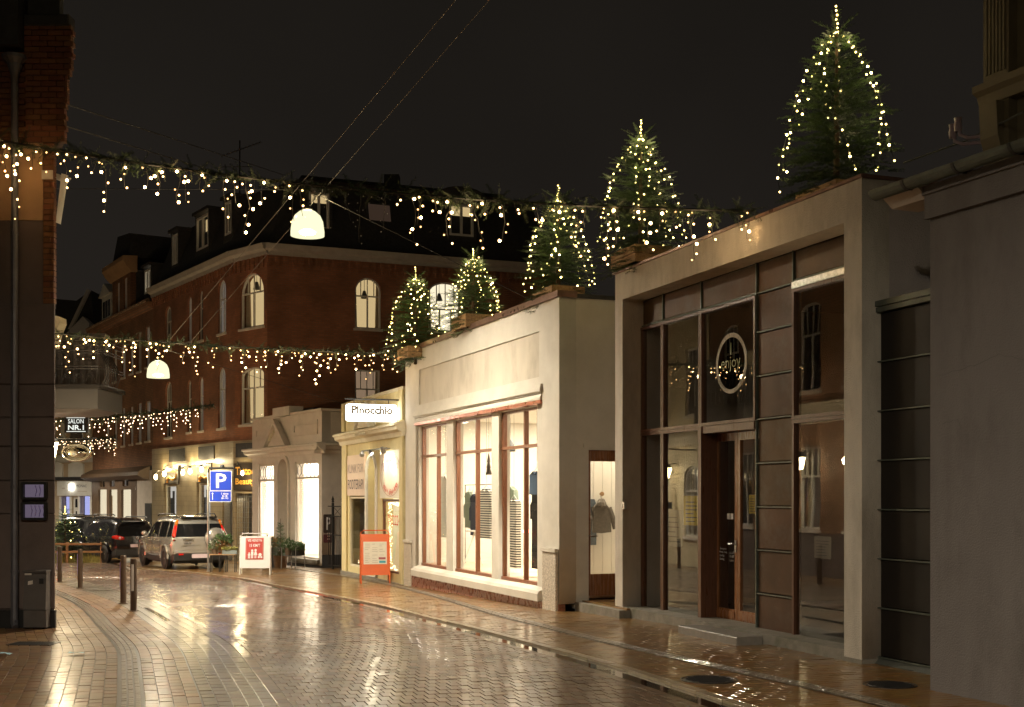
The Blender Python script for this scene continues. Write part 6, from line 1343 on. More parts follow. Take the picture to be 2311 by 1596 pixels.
def sprays(inst):   # inst: list of (origin, dir, length, roll)
    out = []; fo = []
    for i, (o, d, ln, roll) in enumerate(inst):
        d = np.array(d, float); d /= np.linalg.norm(d); up = np.array([0, 0, 1.0]) if abs(d[2]) < .95 else np.array([1.0, 0, 0])
        s = np.cross(up, d); s /= np.linalg.norm(s); u = np.cross(d, s); c, q = math.cos(roll), math.sin(roll); s2 = s * c + u * q; u2 = u * c - s * q
        out.append(np.array(o) + (SV[:, :1] * d + SV[:, 1:2] * s2 + SV[:, 2:] * u2) * ln); fo.append(SF + i * len(SV))
    return np.concatenate(out), np.concatenate(fo)
def crown_r(t, rm):   # t = 0 bottom .. 1 top
    return rm * (min(1.0, (t + .40) / .55) ** .5) * max(0.0, 1 - min(1, max(0, t) / .86) ** 2.2) ** .8
BULB = {}
def bulb_proto(key, r, m):
    if key not in BULB:
        me = bpy.data.meshes.new('bulb'); b = MB().lathe([(0, -r), (r * .85, -r * .5), (r * .85, r * .5), (0, r)], 6); me.from_pydata(b.v, [], b.f); me.materials.append(m); me.update(); BULB[key] = me
    return BULB[key]
def bulb(par, p, key):
    o = bpy.data.objects.new('bulb', BULB[key]); lnk(o, par); o.location = p
for k_, r_, m_ in (('tree', .0125, 'bulb_green'), ('tree_b', .0145, 'bulb_green_bright'), ('tree_s', .0105, 'bulb_green_dim'), ('gar', .0140, 'bulb'), ('gar_big', .0200, 'bulb_bright'), ('gar_s', .0115, 'bulb_dim'), ('off', .008, 'bulb_off')): bulb_proto(k_, r_, M[m_])
def glow(par, p, w, col):   # the light the bulbs around this point give off
    d = bpy.data.lights.new('string_light', 'POINT'); d.energy = w; d.color = col; d.shadow_soft_size = .06; o = bpy.data.objects.new('string_light', d); lnk(o, par); o.location = p
def fir(loc, h, rm, label, seed, strands=9, nb=13, crate=None, droop=.0, group='lit fir trees on the flat roofs', lead=.17):
    rs = np.random.RandomState(seed); t = thing('fir_tree', label, 'fir tree', loc, 0, group)
    hb = .0; inst = []
    MB().tube([(0, 0, -.15), (0, 0, h * .5), (0, 0, h)], [.045, .03, .008], 8).build('trunk', M['bark'], t)
    lev = 19
    for L in range(lev):
        tt = (L + rs.uniform(-.2, .2)) / lev * .86; z = hb + tt * (h - hb); r = crown_r(tt, rm) * rs.uniform(.85, 1.08); nbk = int(11 - 5 * tt)
        for k in range(nbk):
            a = 2 * math.pi * (k + rs.uniform(-.3, .3)) / nbk + L * 1.3; rr = r * rs.uniform(.72, 1.13) * (1.22 if rs.rand() < .08 else 1); el = -.22 + .75 * tt + rs.uniform(-.1, .1)
            d = np.array([math.cos(a) * math.cos(el), math.sin(a) * math.cos(el), math.sin(el)]); o = np.array([0, 0, z]); m_ = max(2, int(rr / .10))
            for j in range(m_):
                f = (j + .4) / m_; p = o + d * rr * f + np.array([0, 0, -.10 * f * f * rr]); sl = .20 * (1.1 - .35 * f)
                if f > .25 or rs.rand() < .5:
                    for s in (-1, 1):
                        aa = a + s * rs.uniform(.6, 1.0); inst.append((p, (math.cos(aa), math.sin(aa), el * .6 + rs.uniform(-.15, .25)), sl * rs.uniform(.8, 1.2), rs.uniform(-.5, .5)))
                inst.append((p, d + rs.normal(0, .1, 3), .19, rs.uniform(-.4, .4)))
    for k in range(5):
        a = 2 * math.pi * k / 5 + seed; inst.append((np.array([0, 0, h * (1 - lead) + .04]), (math.cos(a) * .8, math.sin(a) * .8, .75), .26, 0)); inst.append((np.array([.15 * math.cos(a), .15 * math.sin(a), h * (1 - lead) + .16]), (math.cos(a), math.sin(a), .6), .16, 0))
    for k in range(9): inst.append((np.array([0, 0, h * (1 - lead) + k * h * lead / 9]), (rs.normal(0, .4), rs.normal(0, .4), 1), .10, rs.uniform(0, 3)))
    V, Fc = sprays(inst); np_obj('crown', V, Fc, M['needle'], t)
    # bulbs: leader, then strands falling over the outside
    for k in range(7): bulb(t, (rs.normal(0, .008), rs.normal(0, .008) - .02, h - .02 - k * h * lead / 8), 'tree')
    a0 = rs.uniform(0, 1); zt = .855
    for s in range(strands):
        a = a0 + 2 * math.pi * s / strands; st = rs.uniform(.0, .12)
        wire = []
        for k in range(nb):
            f = k / (nb - 1); tt = zt * (1 - f) + (.08 + st) * f; tt += rs.uniform(-.012, .012); r = crown_r(tt, rm) * 1.0 + .03; an = a + rs.uniform(-.10, .10) + .28 * math.sin(f * 3.3 + s * 2.1)
            p = (r * math.cos(an), r * math.sin(an), hb + tt * (h - hb)); wire.append(p); v_ = rs.rand(); (bulb(t, p, 'tree' if v_ < .5 else 'tree_s' if v_ < .78 else 'tree_b') if rs.rand() > .08 else None)
            if k % 4 == 1 and s % 3 == 0 and strands > 6: glow(t, (p[0] * 1.04, p[1] * 1.04, p[2]), 1.6, (1, .80, .40))
        MB().tube(wire, .004, 3, False).build('light_wire', M['cable'], t)
    return t
def crate(loc, rz, l, lab):
    t = thing('timber_crate', lab, 'crate', loc, rz, None)
    for k in range(2):
        for (a, b, c, d) in ((-l, l, -.02 - .28, -.28), (-l, l, .28, .30)): MB().box(a, b, c, d, .005 + k * .13, .125 + k * .13).build('plank', M['crate'], t)
        for x in (-l, l - .02): MB().box(x, x + .02, -.28, .28, .005 + k * .13, .125 + k * .13).build('plank', M['crate'], t)
    MB().box(-l + .02, l - .02, -.28, .28, .1, .2).build('soil', M['bark'], t)
def roof_tree(px, Y, pyt, F, H, rm, label, clab, seed, ch=.38, **k):
    p = P(px, 500, Y); top = P(px, pyt, Y).z; z0 = H + .04
    crate((p.x, p.y, z0), F.rz, .42, clab); fir((p.x, p.y, z0 + .05), top - z0 - .05, rm, label, seed, **k)
roof_tree(1888, 14.9, 12, E, HE, .68, 'largest lit fir at the right end of the glazed shop roof', 'timber crate under the largest fir at the right roof end', 3, strands=9, nb=13)
roof_tree(1446, 18.6, 270, E, HE, .66, 'lit fir at the left end of the glazed shop roof', 'timber crate under the fir at the left end of the glazed shop roof', 8, strands=10, nb=13)
roof_tree(1260, 21.0, 417, S, HS, .60, 'lit fir at the right end of the clothes shop roof', 'timber crate under the fir at the right end of the clothes shop roof', 21, strands=10)
roof_tree(1068, 24.2, 560, S, HS, .53, 'slim lit fir in the middle of the clothes shop roof', 'timber crate under the slim fir in the middle of the clothes shop roof', 34, strands=10)
roof_tree(938, 27.2, 602, S, HS - .25, .66, 'broad lit fir at the left end of the clothes shop roof', 'timber crate under the broad fir at the left end of the clothes shop roof', 55, strands=10)
def garland(P0, P1, sag, label, n_str, lmax, seed, key='gar', dark=None, thick=.10, joined=False, f0=0.0, f1=1.0, group='light garlands across the street', bstep=.085):
    rs = np.random.RandomState(seed); P0, P1 = np.array(P0, float), np.array(P1, float); L = np.linalg.norm(P1 - P0); dr = (P1 - P0) / L
    t = thing('light_garland', label, 'garland', tuple(P0), 0, group)
    at = lambda f: (P1 - P0) * f + np.array([0, 0, -4 * sag * f * (1 - f)])
    MB().tube([tuple(at(k / 24)) for k in range(25)], .016, 5).build('cable', M['cable'], t)
    inst = []; n = int(L / .019)
    for i in range(n):
        f = (i + rs.rand()) / n; p = at(f) + rs.normal(0, .015, 3); d = dr * rs.choice([-1, 1]) * .8 + rs.normal(0, .62, 3) + np.array([0, 0, -.1]); inst.append((p, d, thick * rs.uniform(.9, 1.9), rs.uniform(0, 6)))
    V, Fc = sprays(inst); np_obj('greenery', V, Fc, M['needle_dark'], t)
    wires = MB(); far = MB(); cnt = 0; pat = [.25, .7, .45, 1.0, .35, .6, .2, .8, .5, .3]
    for i in range(n_str):
        f = f0 + (f1 - f0) * (i + .5 + rs.uniform(-.35, .35)) / n_str; b = at(f); ln = lmax * pat[i % 10] * rs.uniform(.75, 1.2); off = dark and dark[0] < f < dark[1]
        if rs.rand() < .06: continue
        nn = max(2, int(ln / bstep)); pts = [tuple(b)]; x = rs.normal(0, .02, 3); x[2] = 0
        for k in range(nn):
            x = x + np.array([rs.normal(0, .022), rs.normal(0, .022), 0]); p = b + x + np.array([0, 0, -.05 - ln * (k + rs.uniform(-.25, .25)) / nn]); pts.append(tuple(p)); v_ = rs.rand(); kk = 'off' if off else ('gar' if v_ < .5 else 'gar_s' if v_ < .78 else 'gar_big')
            q = p + np.array([rs.choice([-1, 1]) * .035, rs.normal(0, .03), -.015])
            if joined or cnt >= 300: far.lathe([(0, -.020), (.018, 0), (0, .020)], 4, tuple(q))
            else: bulb(t, tuple(q), kk); cnt += 1
        wires.tube(pts, .0035, 3, False)
    if not joined:
        for k in range(1, 7):
            if not (dark and dark[0] < (k + .5) / 7 < dark[1]): glow(t, tuple((P1 - P0) * (k + .5) / 7 + np.array([0, -.05, -4 * sag * (k + .5) / 7 * (1 - (k + .5) / 7) - .28])), 4.0, (1, .70, .36))
    if wires.v: wires.build('drop_wire', M['cable'], t)
    if far.v: far.build('far_bulbs', M['bulb_small'] if joined else M['bulb'], t, kind='stuff')
    return t
garland(P(-30, 312, 16.6), P(1702, 476, 15.2), .21, 'nearest light garland crossing from the dark corner house to the glazed shop roof', 66, .84, 4, dark=(.435, .545), thick=.14, bstep=.10)
garland(P(96, 750, 24.0), P(914, 798, 27.7), .07, 'middle light garland crossing between the balcony and the clothes shop roof', 60, .68, 9, thick=.12, bstep=.09)
garland(P(90, 950, 40), P(483, 913, 47.2), .10, 'light garland fixed to the red corner building beyond the blue parking sign', 46, .95, 15, joined=True, thick=.16, f1=.90, bstep=.12)
garland(P(80, 993, 52), P(262, 988, 59.8), .05, 'farthest light garland ending at the brown brick building', 34, .85, 19, joined=True, thick=.15, bstep=.12)
# ---------------------------------------------------------------- street lamps on wires
def street_lamp(px, py, Y, label, power, r=.29, top=None, loc=None):
    c = loc or P(px, py, Y); t = thing('street_lamp', label, 'street lamp', tuple(c), 0, 'dome lamps hung over the street')
    prof = [(.06, .43), (.14, .40), (.22, .33), (.27, .22), (r, .06), (r, -.02), (r - .012, -.02), (r - .012, .06), (.255, .215), (.205, .315), (.13, .385), (.05, .41)]
    sh = MB().lathe(prof, 28).build('lamp_shade', M['lampglow'], t, True)
    MB().lathe([(.0, .62), (.05, .60), (.03, .56), (.08, .54), (.04, .50), (.09, .47), (.10, .43), (.05, .42)], 14).build('cap', M['darkgrey'], t, True)
    MB().lathe([(0, .0), (.12, .015), (.15, .05), (.08, .09), (0, .10)], 14).build('bulb', M['lampcore'], t, True)
    d = bpy.data.lights.new('street_lamp_light', 'POINT'); d.energy = power * .42; d.color = (1.0, .84, .60); d.shadow_soft_size = .10; o = bpy.data.objects.new('street_lamp_light', d); lnk(o, t); o.location = (0, 0, .27)
    d = bpy.data.lights.new('street_lamp_light', 'SPOT'); d.energy = power; d.color = (1.0, .88, .68); d.spot_size = math.radians(174); d.spot_blend = 1.0; d.shadow_soft_size = .14
    o = bpy.data.objects.new('street_lamp_light', d); lnk(o, t); o.location = (0, 0, -.08)
    MB().tube([(0, 0, .6), (0, 0, .78)], .012, 5).build('hook', M['black'], t)
    return c
c1 = street_lamp(694, 530, 21.5, 'nearer glowing dome street lamp hung on wires above the road', 1650)
c2 = street_lamp(357, 851, 32.5, 'farther glowing dome street lamp hung below the middle garland', 1450)
c3 = street_lamp(0, 0, 0, 'dome street lamp over the road near the viewer', 5000, loc=Vector((-3.2, 1.0, 7.6)))
c4 = street_lamp(0, 0, 0, 'added unseen dome street lamp further along the bend behind the dark corner house', 2000, loc=Vector((-17.6, 44.5, 5.3)))  # extra lamp out of view, added to light the far left
c5 = street_lamp(0, 0, 0, 'added unseen dome street lamp before the pale shop at the far end of the bend', 3200, loc=Vector((-24.6, 57.5, 5.0)))  # another hidden lamp, put in to brighten the far shopfronts
t = thing('lamp_wire', 'paired bright suspension wires running along the street above the lamps', 'wire', (0, 0, 0))
for (a, ya, b, yb) in (((1180, -180), 12.0, (384, 766), 33.5), ((1262, -180), 12.2, (432, 770), 33.5)):
    pa, pb = P(a[0], a[1], ya), P(b[0], b[1], yb); MB().tube([pa, pb], .0052, 5).build('strand', M['wire'], t)
t = thing('span_wire', 'thin dark span wire carrying the nearer dome lamp across the street', 'wire', (0, 0, 0))
pa = Vector((-9.6, 22.3, c1.z + 1.0)); pb = S.world(LS * .8, 0, HS); MB().tube([pa, c1 + Vector((0, 0, .78)), Vector((.4, 20.8, HS + .05))], .006, 4).build('strand', M['cable'], t)
t = thing('span_wire', 'thin dark span wire carrying the farther dome lamp across the street', 'wire', (0, 0, 0))
MB().tube([Vector((-12.6, 31.5, c2.z + 1.0)), c2 + Vector((0, 0, .78)), Vector((-4.3, 33.0, 4.2))], .006, 4).build('strand', M['cable'], t)
t = thing('overhead_cable', 'two faint dark cables sloping across the sky behind the nearest garland', 'cable', (0, 0, 0))
for a, b in (((140, 232), (640, 395)), ((150, 285), (520, 398))): MB().tube([P(a[0], a[1], 20), P(b[0], b[1], 44)], .012, 4).build('strand', M['cable'], t)
t = thing('roof_cable', 'dark cable running from the largest fir up to the tall house', 'cable', (0, 0, 0))
MB().tube([P(2040, 368, 15), P(2180, 318, 14), P(2311, 252, 12.5), P(2400, 210, 12)], .012, 5).build('strand', M['cable'], t); MB().tube([P(2228, 292, 13.6), P(2231, 302, 13.6), P(2226, 308, 13.6)], .006, 4).build('tie', M['cable'], t)
# ---------------------------------------------------------------- bollards
rs_lab = ['farthest left bollard beside the dark house edge', 'second bollard from the left with a violet reflector', 'left one of the two nearest brown bollards', 'nearest brown bollard with a long white reflector strip']
for k, (px, py) in enumerate(((134.5, 1314), (181, 1327), (278.5, 1362), (301.5, 1379))):
    g = G(px, py); t = thing('bollard', rs_lab[k], 'bollard', (g.x, g.y, zg(g.y)), 0, 'brown bollards along the left kerb')
    MB().lathe([(.055, 0), (.052, .01), (.052, .835), (.046, .85), (0, .85)], 18).lathe([(.0, .0), (.085, .0), (.085, .012), (.055, .014)], 18).build('post', M['bollard'], t, False)
    if k == 3: MB().box(-.020, .018, -.057, -.045, .33, .76).build('reflector', M['reflector'], t)
    else: MB().box(-.057, -.040, -.022, .0, .30, .74).build('reflector', M['reflector_violet'], t)
# ---------------------------------------------------------------- parking sign
g = G(470, 1291); t = thing('parking_sign', 'blue P parking sign on a grey pole beside the silver car', 'sign', (g.x, g.y, zg(g.y)))
s = g.y / FPX; zz = lambda y: EYE - (y - HY) * s - zg(g.y); xx = lambda x: (x - CX) * s - g.x
MB().lathe([(.03, 0), (.03, zz(1060)), (.0, zz(1060))], 12).lathe([(.06, 0), (.06, .03), (.03, .04)], 12).build('pole', M['steel'], t)
MB().tube([(0, 0, zz(1066)), (.03, -.03, zz(1057)), (xx(527), -.03, zz(1056.5)), (xx(527), -.03, zz(1060))], .035, 6).lathe([(0, 0), (.07, .02), (.05, .08), (0, .1)], 10, (xx(502), -.03, zz(1056))).build('bracket', M['black'], t)
pw = wall('plate', rr_rect(xx(475), xx(524.5), zz(1107.5), zz(1062.5), .03), [], -.07, -.045, M['signwhite'], t); wall('face', rr_rect(xx(476.2), xx(523), zz(1106.6), zz(1064), .02), [], -.075, -.0705, M['parkblue'], pw)
text(pw, 'P', xx(489), xx(512.5), zz(1101.5), zz(1069), -.077, M['signwhite'], bold=True)
pw = wall('plate', rr_rect(xx(474), xx(523.5), zz(1133), zz(1108), .02), [], -.07, -.045, M['signwhite'], t); wall('face', rr_rect(xx(475), xx(522.3), zz(1131.6), zz(1109), .015), [], -.075, -.0705, M['parkblue'], pw)
for st, a, b, y0, y1 in (('1 time', 501, 517, 1112, 1116.5), ('8-18', 503, 514.5, 1117.5, 1121.5), ('(8-12)', 501, 516.5, 1122.6, 1127)): text(pw, st, xx(a), xx(b), zz(y1), zz(y0), -.077, M['signwhite'], bold=True)
MB().box(xx(480.4), xx(481.8), -.078, -.0755, zz(1128), zz(1114)).prism([(xx(478.6), zz(1115)), (xx(483.6), zz(1115)), (xx(481.1), zz(1111))], -.078, -.0756).build('arrow_print', M['signwhite'], pw)
# ---------------------------------------------------------------- boards on the pavement
def a_board(px, py, rz, h, w, label, m_frame, m_panel, spread=.30):
    g = G(px, py); t = thing('pavement_board', label, 'A-board', (g.x, g.y, zg(g.y)), rz); sh = Matrix.Rotation(math.atan2(spread, h), 3, 'X')
    def lean(mb, s):   # s=-1 front frame leaning back, +1 rear frame
        A = math.atan2(spread, h); out = []
        for (x, y, z) in mb.v: yy = y; out.append((x, (-spread + z * math.tan(A)) + yy * 1.0 if s < 0 else (spread - z * math.tan(A)) - yy, z))
        mb.v = out; return mb
    for s in (-1, 1):
        f = lean(MB().tube([(-w, 0, 0), (-w, 0, h - .06), (-w + .06, 0, h), (w - .06, 0, h), (w, 0, h - .06), (w, 0, 0)], .016, 6), s).build('frame', m_frame, t)
        lean(MB().box(-w + .014, w - .014, -.012, .008, h * .17, h * .93), s).build('panel', m_panel, f)
    return t, lean
t, lean = a_board(577, 1297, .12, 1.12, .40, 'white folding pavement board with a red slow down poster', M['signwhite'], M['signwhite'])
ps = lean(MB().box(-.26, .22, -.0185, -.0125, .42, 1.0), -1).build('poster', M['posterred'], t)
ln = lean(MB().box(-.245, .205, -.0205, -.0188, .43, .435).box(-.245, .205, -.0205, -.0188, .985, .99).box(-.245, -.24, -.0205, -.0188, .44, .98).box(.20, .205, -.0205, -.0188, .44, .98), -1).build('border_print', M['pinkpaper'], ps)
for sx, a, b, c, d in (('VIS HENSYN', -.21, .17, .90, .97), ('15 KM/T', -.15, .13, .76, .84)):
    o = text(ps, sx, a, b, c, d, 0, M['signwhite'], bold=True); A = math.atan2(.30, 1.12); o.location = (0, -.30 - .021 - .0, 0); me = o.data
    for v in me.vertices: v.co.y += v.co.z * math.tan(A)
mb = MB()
for (x, hh, sk) in ((-.16, .16, 0), (-.08, .24, 0), (.01, .25, 1)):
    z0 = .455; hd = hh * .13; mb.prism([(x + hd * math.cos(q * .628), z0 + hh - hd + hd * math.sin(q * .628)) for q in range(10)], -.0225, -.0190)
    if sk: mb.prism([(x - .05, z0 + hh * .35), (x + .05, z0 + hh * .35), (x + .02, z0 + hh * .74), (x - .02, z0 + hh * .74)], -.0225, -.0190).prism([(x - .022, z0), (x - .006, z0), (x - .006, z0 + hh * .345), (x - .022, z0 + hh * .345)], -.0225, -.0190).prism([(x + .006, z0), (x + .022, z0), (x + .022, z0 + hh * .345), (x + .006, z0 + hh * .345)], -.0225, -.0190)
    else: mb.prism([(x - .03, z0 + hh * .4), (x + .03, z0 + hh * .4), (x + .034, z0 + hh * .74), (x - .034, z0 + hh * .74)], -.0225, -.0190).prism([(x - .028, z0), (x - .004, z0), (x - .004, z0 + hh * .395), (x - .028, z0 + hh * .395)], -.0225, -.0190).prism([(x + .004, z0), (x + .028, z0), (x + .028, z0 + hh * .395), (x + .004, z0 + hh * .395)], -.0225, -.0190)
for cx, cz, r in ((.10, .485, .028), (.165, .485, .028), (.13, .55, .045)): mb.prism([(cx + r * math.cos(q * .628), cz + r * math.sin(q * .628)) for q in range(10)], -.0225, -.0190)
lean(mb, -1).build('family_print', M['signwhite'], ps)
t, lean = a_board(846, 1317, .16, 1.24, .33, 'orange folding menu board standing before the yellow take-away shop', M['orange'], M['orange'])
ps = lean(MB().box(-.27, .27, -.018, -.0125, .46, .98), -1).build('menu_sheet', M['paper'], t); mb = MB()
for i in range(3):
    for j in range(11):
        if R.random() < .75 and not (i == 2 and j < 4): mb.box(-.24 + i * .17, -.24 + i * .17 + R.uniform(.06, .13), -.0195, -.0183, .50 + j * .042, .508 + j * .042)
lean(mb, -1).build('menu_print', mat('grey_print', (.38, .34, .30), .5), ps); lean(MB().box(.09, .24, -.0195, -.0183, .49, .54), -1).build('blue_print', M['bluepaper'], ps); lean(MB().box(.08, .24, -.0195, -.0183, .57, .62), -1).build('plum_print', mat('plum_print', (.35, .08, .10), .5), ps)
# ---------------------------------------------------------------- table with plants by the parking sign
g = G(504, 1292); t = thing('wooden_table', 'small folding wooden table with plants beside the parking sign', 'table', (g.x, g.y, zg(g.y)), .1); zt = .50; tw = .37
for k in range(4): MB().box(-tw, tw, -.2 + k * .1, -.108 + k * .1, zt, zt + .025).build('plank', M['crate'], t)
for x in (-tw + .03, -tw + .28, tw - .28, tw - .03):
    for y in (-.18, .16): MB().box(x - .012, x + .012, y, y + .024, 0, zt - .001).build('leg', M['black'], t)
MB().tube([(tw - .27, -.17, zt - .02), (tw - .16, -.17, zt - .16), (tw - .04, -.17, zt - .02)], .008, 4).build('brace', M['black'], t)
def pot(name, loc, r, h, m, label, cat='pot plant'):
    t = thing(name, label, cat, loc); MB().lathe([(0, 0), (r * .75, 0), (r, h), (r * .9, h), (r * .85, h * .85), (0, h * .85)], 14).build('pot', m, t); return t
z0 = zg(g.y) + zt + .026
tp = pot('potted_plant', (g.x - .24, g.y, z0), .09, .14, M['bark'], 'bushy white flowered plant at the left end of the plant table'); leafball('leaves', tp, .17, .26, .12, 220, M['leaf'], 2); leafball('flowers', tp, .14, .2, .22, 40, M['whiteflower'], 6)
tp = pot('wrapped_plant', (g.x - .02, g.y + .08, z0), .09, .26, M['dryleaf'], 'tall plant wrapped in brown paper on the plant table'); leafball('leaves', tp, .22, .36, .26, 260, M['leaf'], 12, .08); leafball('wrapping', tp, .15, .3, .1, 90, M['dryleaf'], 13, .12)
t2 = thing('planter_box', 'weathered blue grey wooden box of pale cabbage flowers on the plant table', 'planter', (g.x + .20, g.y - .08, z0), .1); m_bx = mat('blue_grey_wood', (.20, .24, .24), .7, var=.3, scale=6)
MB().box(-.2, .2, -.09, -.07, 0, .11).build('board', m_bx, t2); MB().box(-.2, .2, .07, .09, 0, .11).build('board', m_bx, t2); MB().box(-.2, -.18, -.07, .07, 0, .11).box(.18, .2, -.07, .07, 0, .11).box(-.18, .18, -.07, .07, 0, .06).build('box_end', m_bx, t2)
for k in range(3): o = leafball('cabbage', t2, .09, .10, .1, 90, M['paleleaf'], 20 + k, .05); o.location = (-.12 + k * .12, 0, 0)
# fuller greenery behind the white board, chair with pots, basket
g = G(598, 1283); t = pot('autumn_planter', (g.x, g.y + .6, zg(g.y)), .28, .62, M['darkgrey'], 'tall dark planter of autumn leaves standing behind the white board', 'planter'); leafball('leaves', t, .4, .3, .6, 200, M['leaf'], 31, .10); leafball('dry_leaves', t, .42, .34, .6, 160, M['dryleaf'], 32, .13)
g = G(662, 1284); t = thing('metal_chair', 'low backed black metal tub chair holding flower pots before the pediment shop', 'chair', (g.x, g.y, zg(g.y)), -.45)
for x, y in ((-.27, -.25), (.27, -.25), (-.25, .25), (.25, .25)): MB().tube([(x, y, 0), (x * .95, y * .95, .42), (x * .98, y, .66 if y < 0 else .78)], .013, 6).build('leg', M['steel'], t)
MB().box(-.26, .26, -.24, .24, .40, .42).build('seat', M['darkgrey'], t); MB().tube([(-.27, -.25, .66), (-.26, .25, .78), (.26, .25, .78), (.27, -.25, .66)], .014, 6).build('arm_rail', M['steel'], t)
MB().poly([(-.25, .24, .42), (.25, .24, .42), (.255, .26, .77), (-.255, .26, .77)]).poly([(.255, .24, .42), (.255, -.05, .42), (.262, -.1, .69), (.262, .25, .775)]).build('back_shell', M['darkgrey'], t)
z0 = zg(g.y) + .422
for k, (dx, dy, r, m1, m2, lab) in enumerate(((-.15, -.05, .11, 'bark', 'whiteflower', 'white heather pot at the left on the metal chair'), (.03, -.12, .08, 'black', 'leaf', 'grey green lavender pot in the middle of the metal chair'), (.16, -.08, .08, 'black', 'leaf', 'small green pot at the right on the metal chair'))):
    tp = pot('potted_plant', (g.x + dx, g.y + dy, z0), r, .15 if k else .22, M[m1], lab); leafball('leaves', tp, .18, .28, .12 if k else .2, 180, M['leaf'], 40 + k, .07); leafball('flowers', tp, .15, .2, .2, 60, M[m2] if k < 1 else M['whiteflower'] if k == 1 else M['leaf'], 44 + k, .05)
g = G(631, 1283); t = thing('wicker_basket', 'brown wicker basket holding a slender conifer before the niche', 'basket', (g.x, g.y + .15, zg(g.y)))
wk = MB()
for k in range(11): wk.lathe([(.185 + k * .004, .015 + k * .034), (.195 + k * .004, .03 + k * .034), (.187 + k * .004, .047 + k * .034)], 18)
wk.build('weave', mat('wicker', (.22, .12, .055), .6, var=.4, scale=30), t); MB().lathe([(0, .33), (.2, .33)], 14).build('soil', M['bark'], t)
t = thing('slender_conifer', 'slender pale green conifer standing in the wicker basket', 'conifer', (g.x, g.y + .15, zg(g.y) + .33)); inst = []
rs = np.random.RandomState(77)
for k in range(160): f = rs.rand(); a = rs.uniform(0, 6.28); r = .16 * (1 - f); inst.append((np.array([r * .2 * math.cos(a), r * .2 * math.sin(a), f * 1.05]), (math.cos(a), math.sin(a), .4), .10 + r, rs.uniform(0, 3)))
V, Fc = sprays(inst); np_obj('crown', V, Fc, M['leaf'], t); MB().tube([(0, 0, -.02), (0, 0, 1.2)], [.02, .006], 6).build('trunk', M['bark'], t)
g = G(618, 1280); tp = pot('potted_plant', (g.x, g.y + .5, zg(g.y)), .16, .28, M['dryleaf'], 'brown pot of trailing winter greenery left of the wicker basket'); leafball('leaves', tp, .3, .25, .22, 200, M['leaf'], 51, .09); leafball('flowers', tp, .22, .15, .3, 40, M['whiteflower'], 52)
# ---------------------------------------------------------------- street fir with rail at the far left
fg = P(147, 1248, 44); ft = fir((fg.x, 44, zg(44)), 2.0, .72, 'dark street fir with a few lights behind the far left bollard', 91, strands=5, nb=6, group=None)
t = thing('plant_rail', 'low wooden rail and grass bed around the street fir', 'rail', (fg.x, 43.2, zg(43.2)))
MB().box(-1.2, 1.6, -.03, .03, .35, .42).box(-1.2, 1.6, -.03, .03, .62, .69).build('rail', M['crate'], t)
for x in (-1.0, .3, 1.5): MB().box(x, x + .08, .03, .09, 0, .72).build('post', M['crate'], t)
V = []; Fc = []
for k in range(700): x, y, a = rs.uniform(-1.2, 1.6), rs.uniform(.1, .9), rs.uniform(0, 6.28); h = rs.uniform(.15, .4); b = len(V); V += [(x, y, 0), (x + .02, y, 0), (x + .1 * math.cos(a), y + .1 * math.sin(a), h)]; Fc.append((b, b + 1, b + 2))
np_obj('grass', V, Fc, M['paleleaf'], t, kind='stuff')
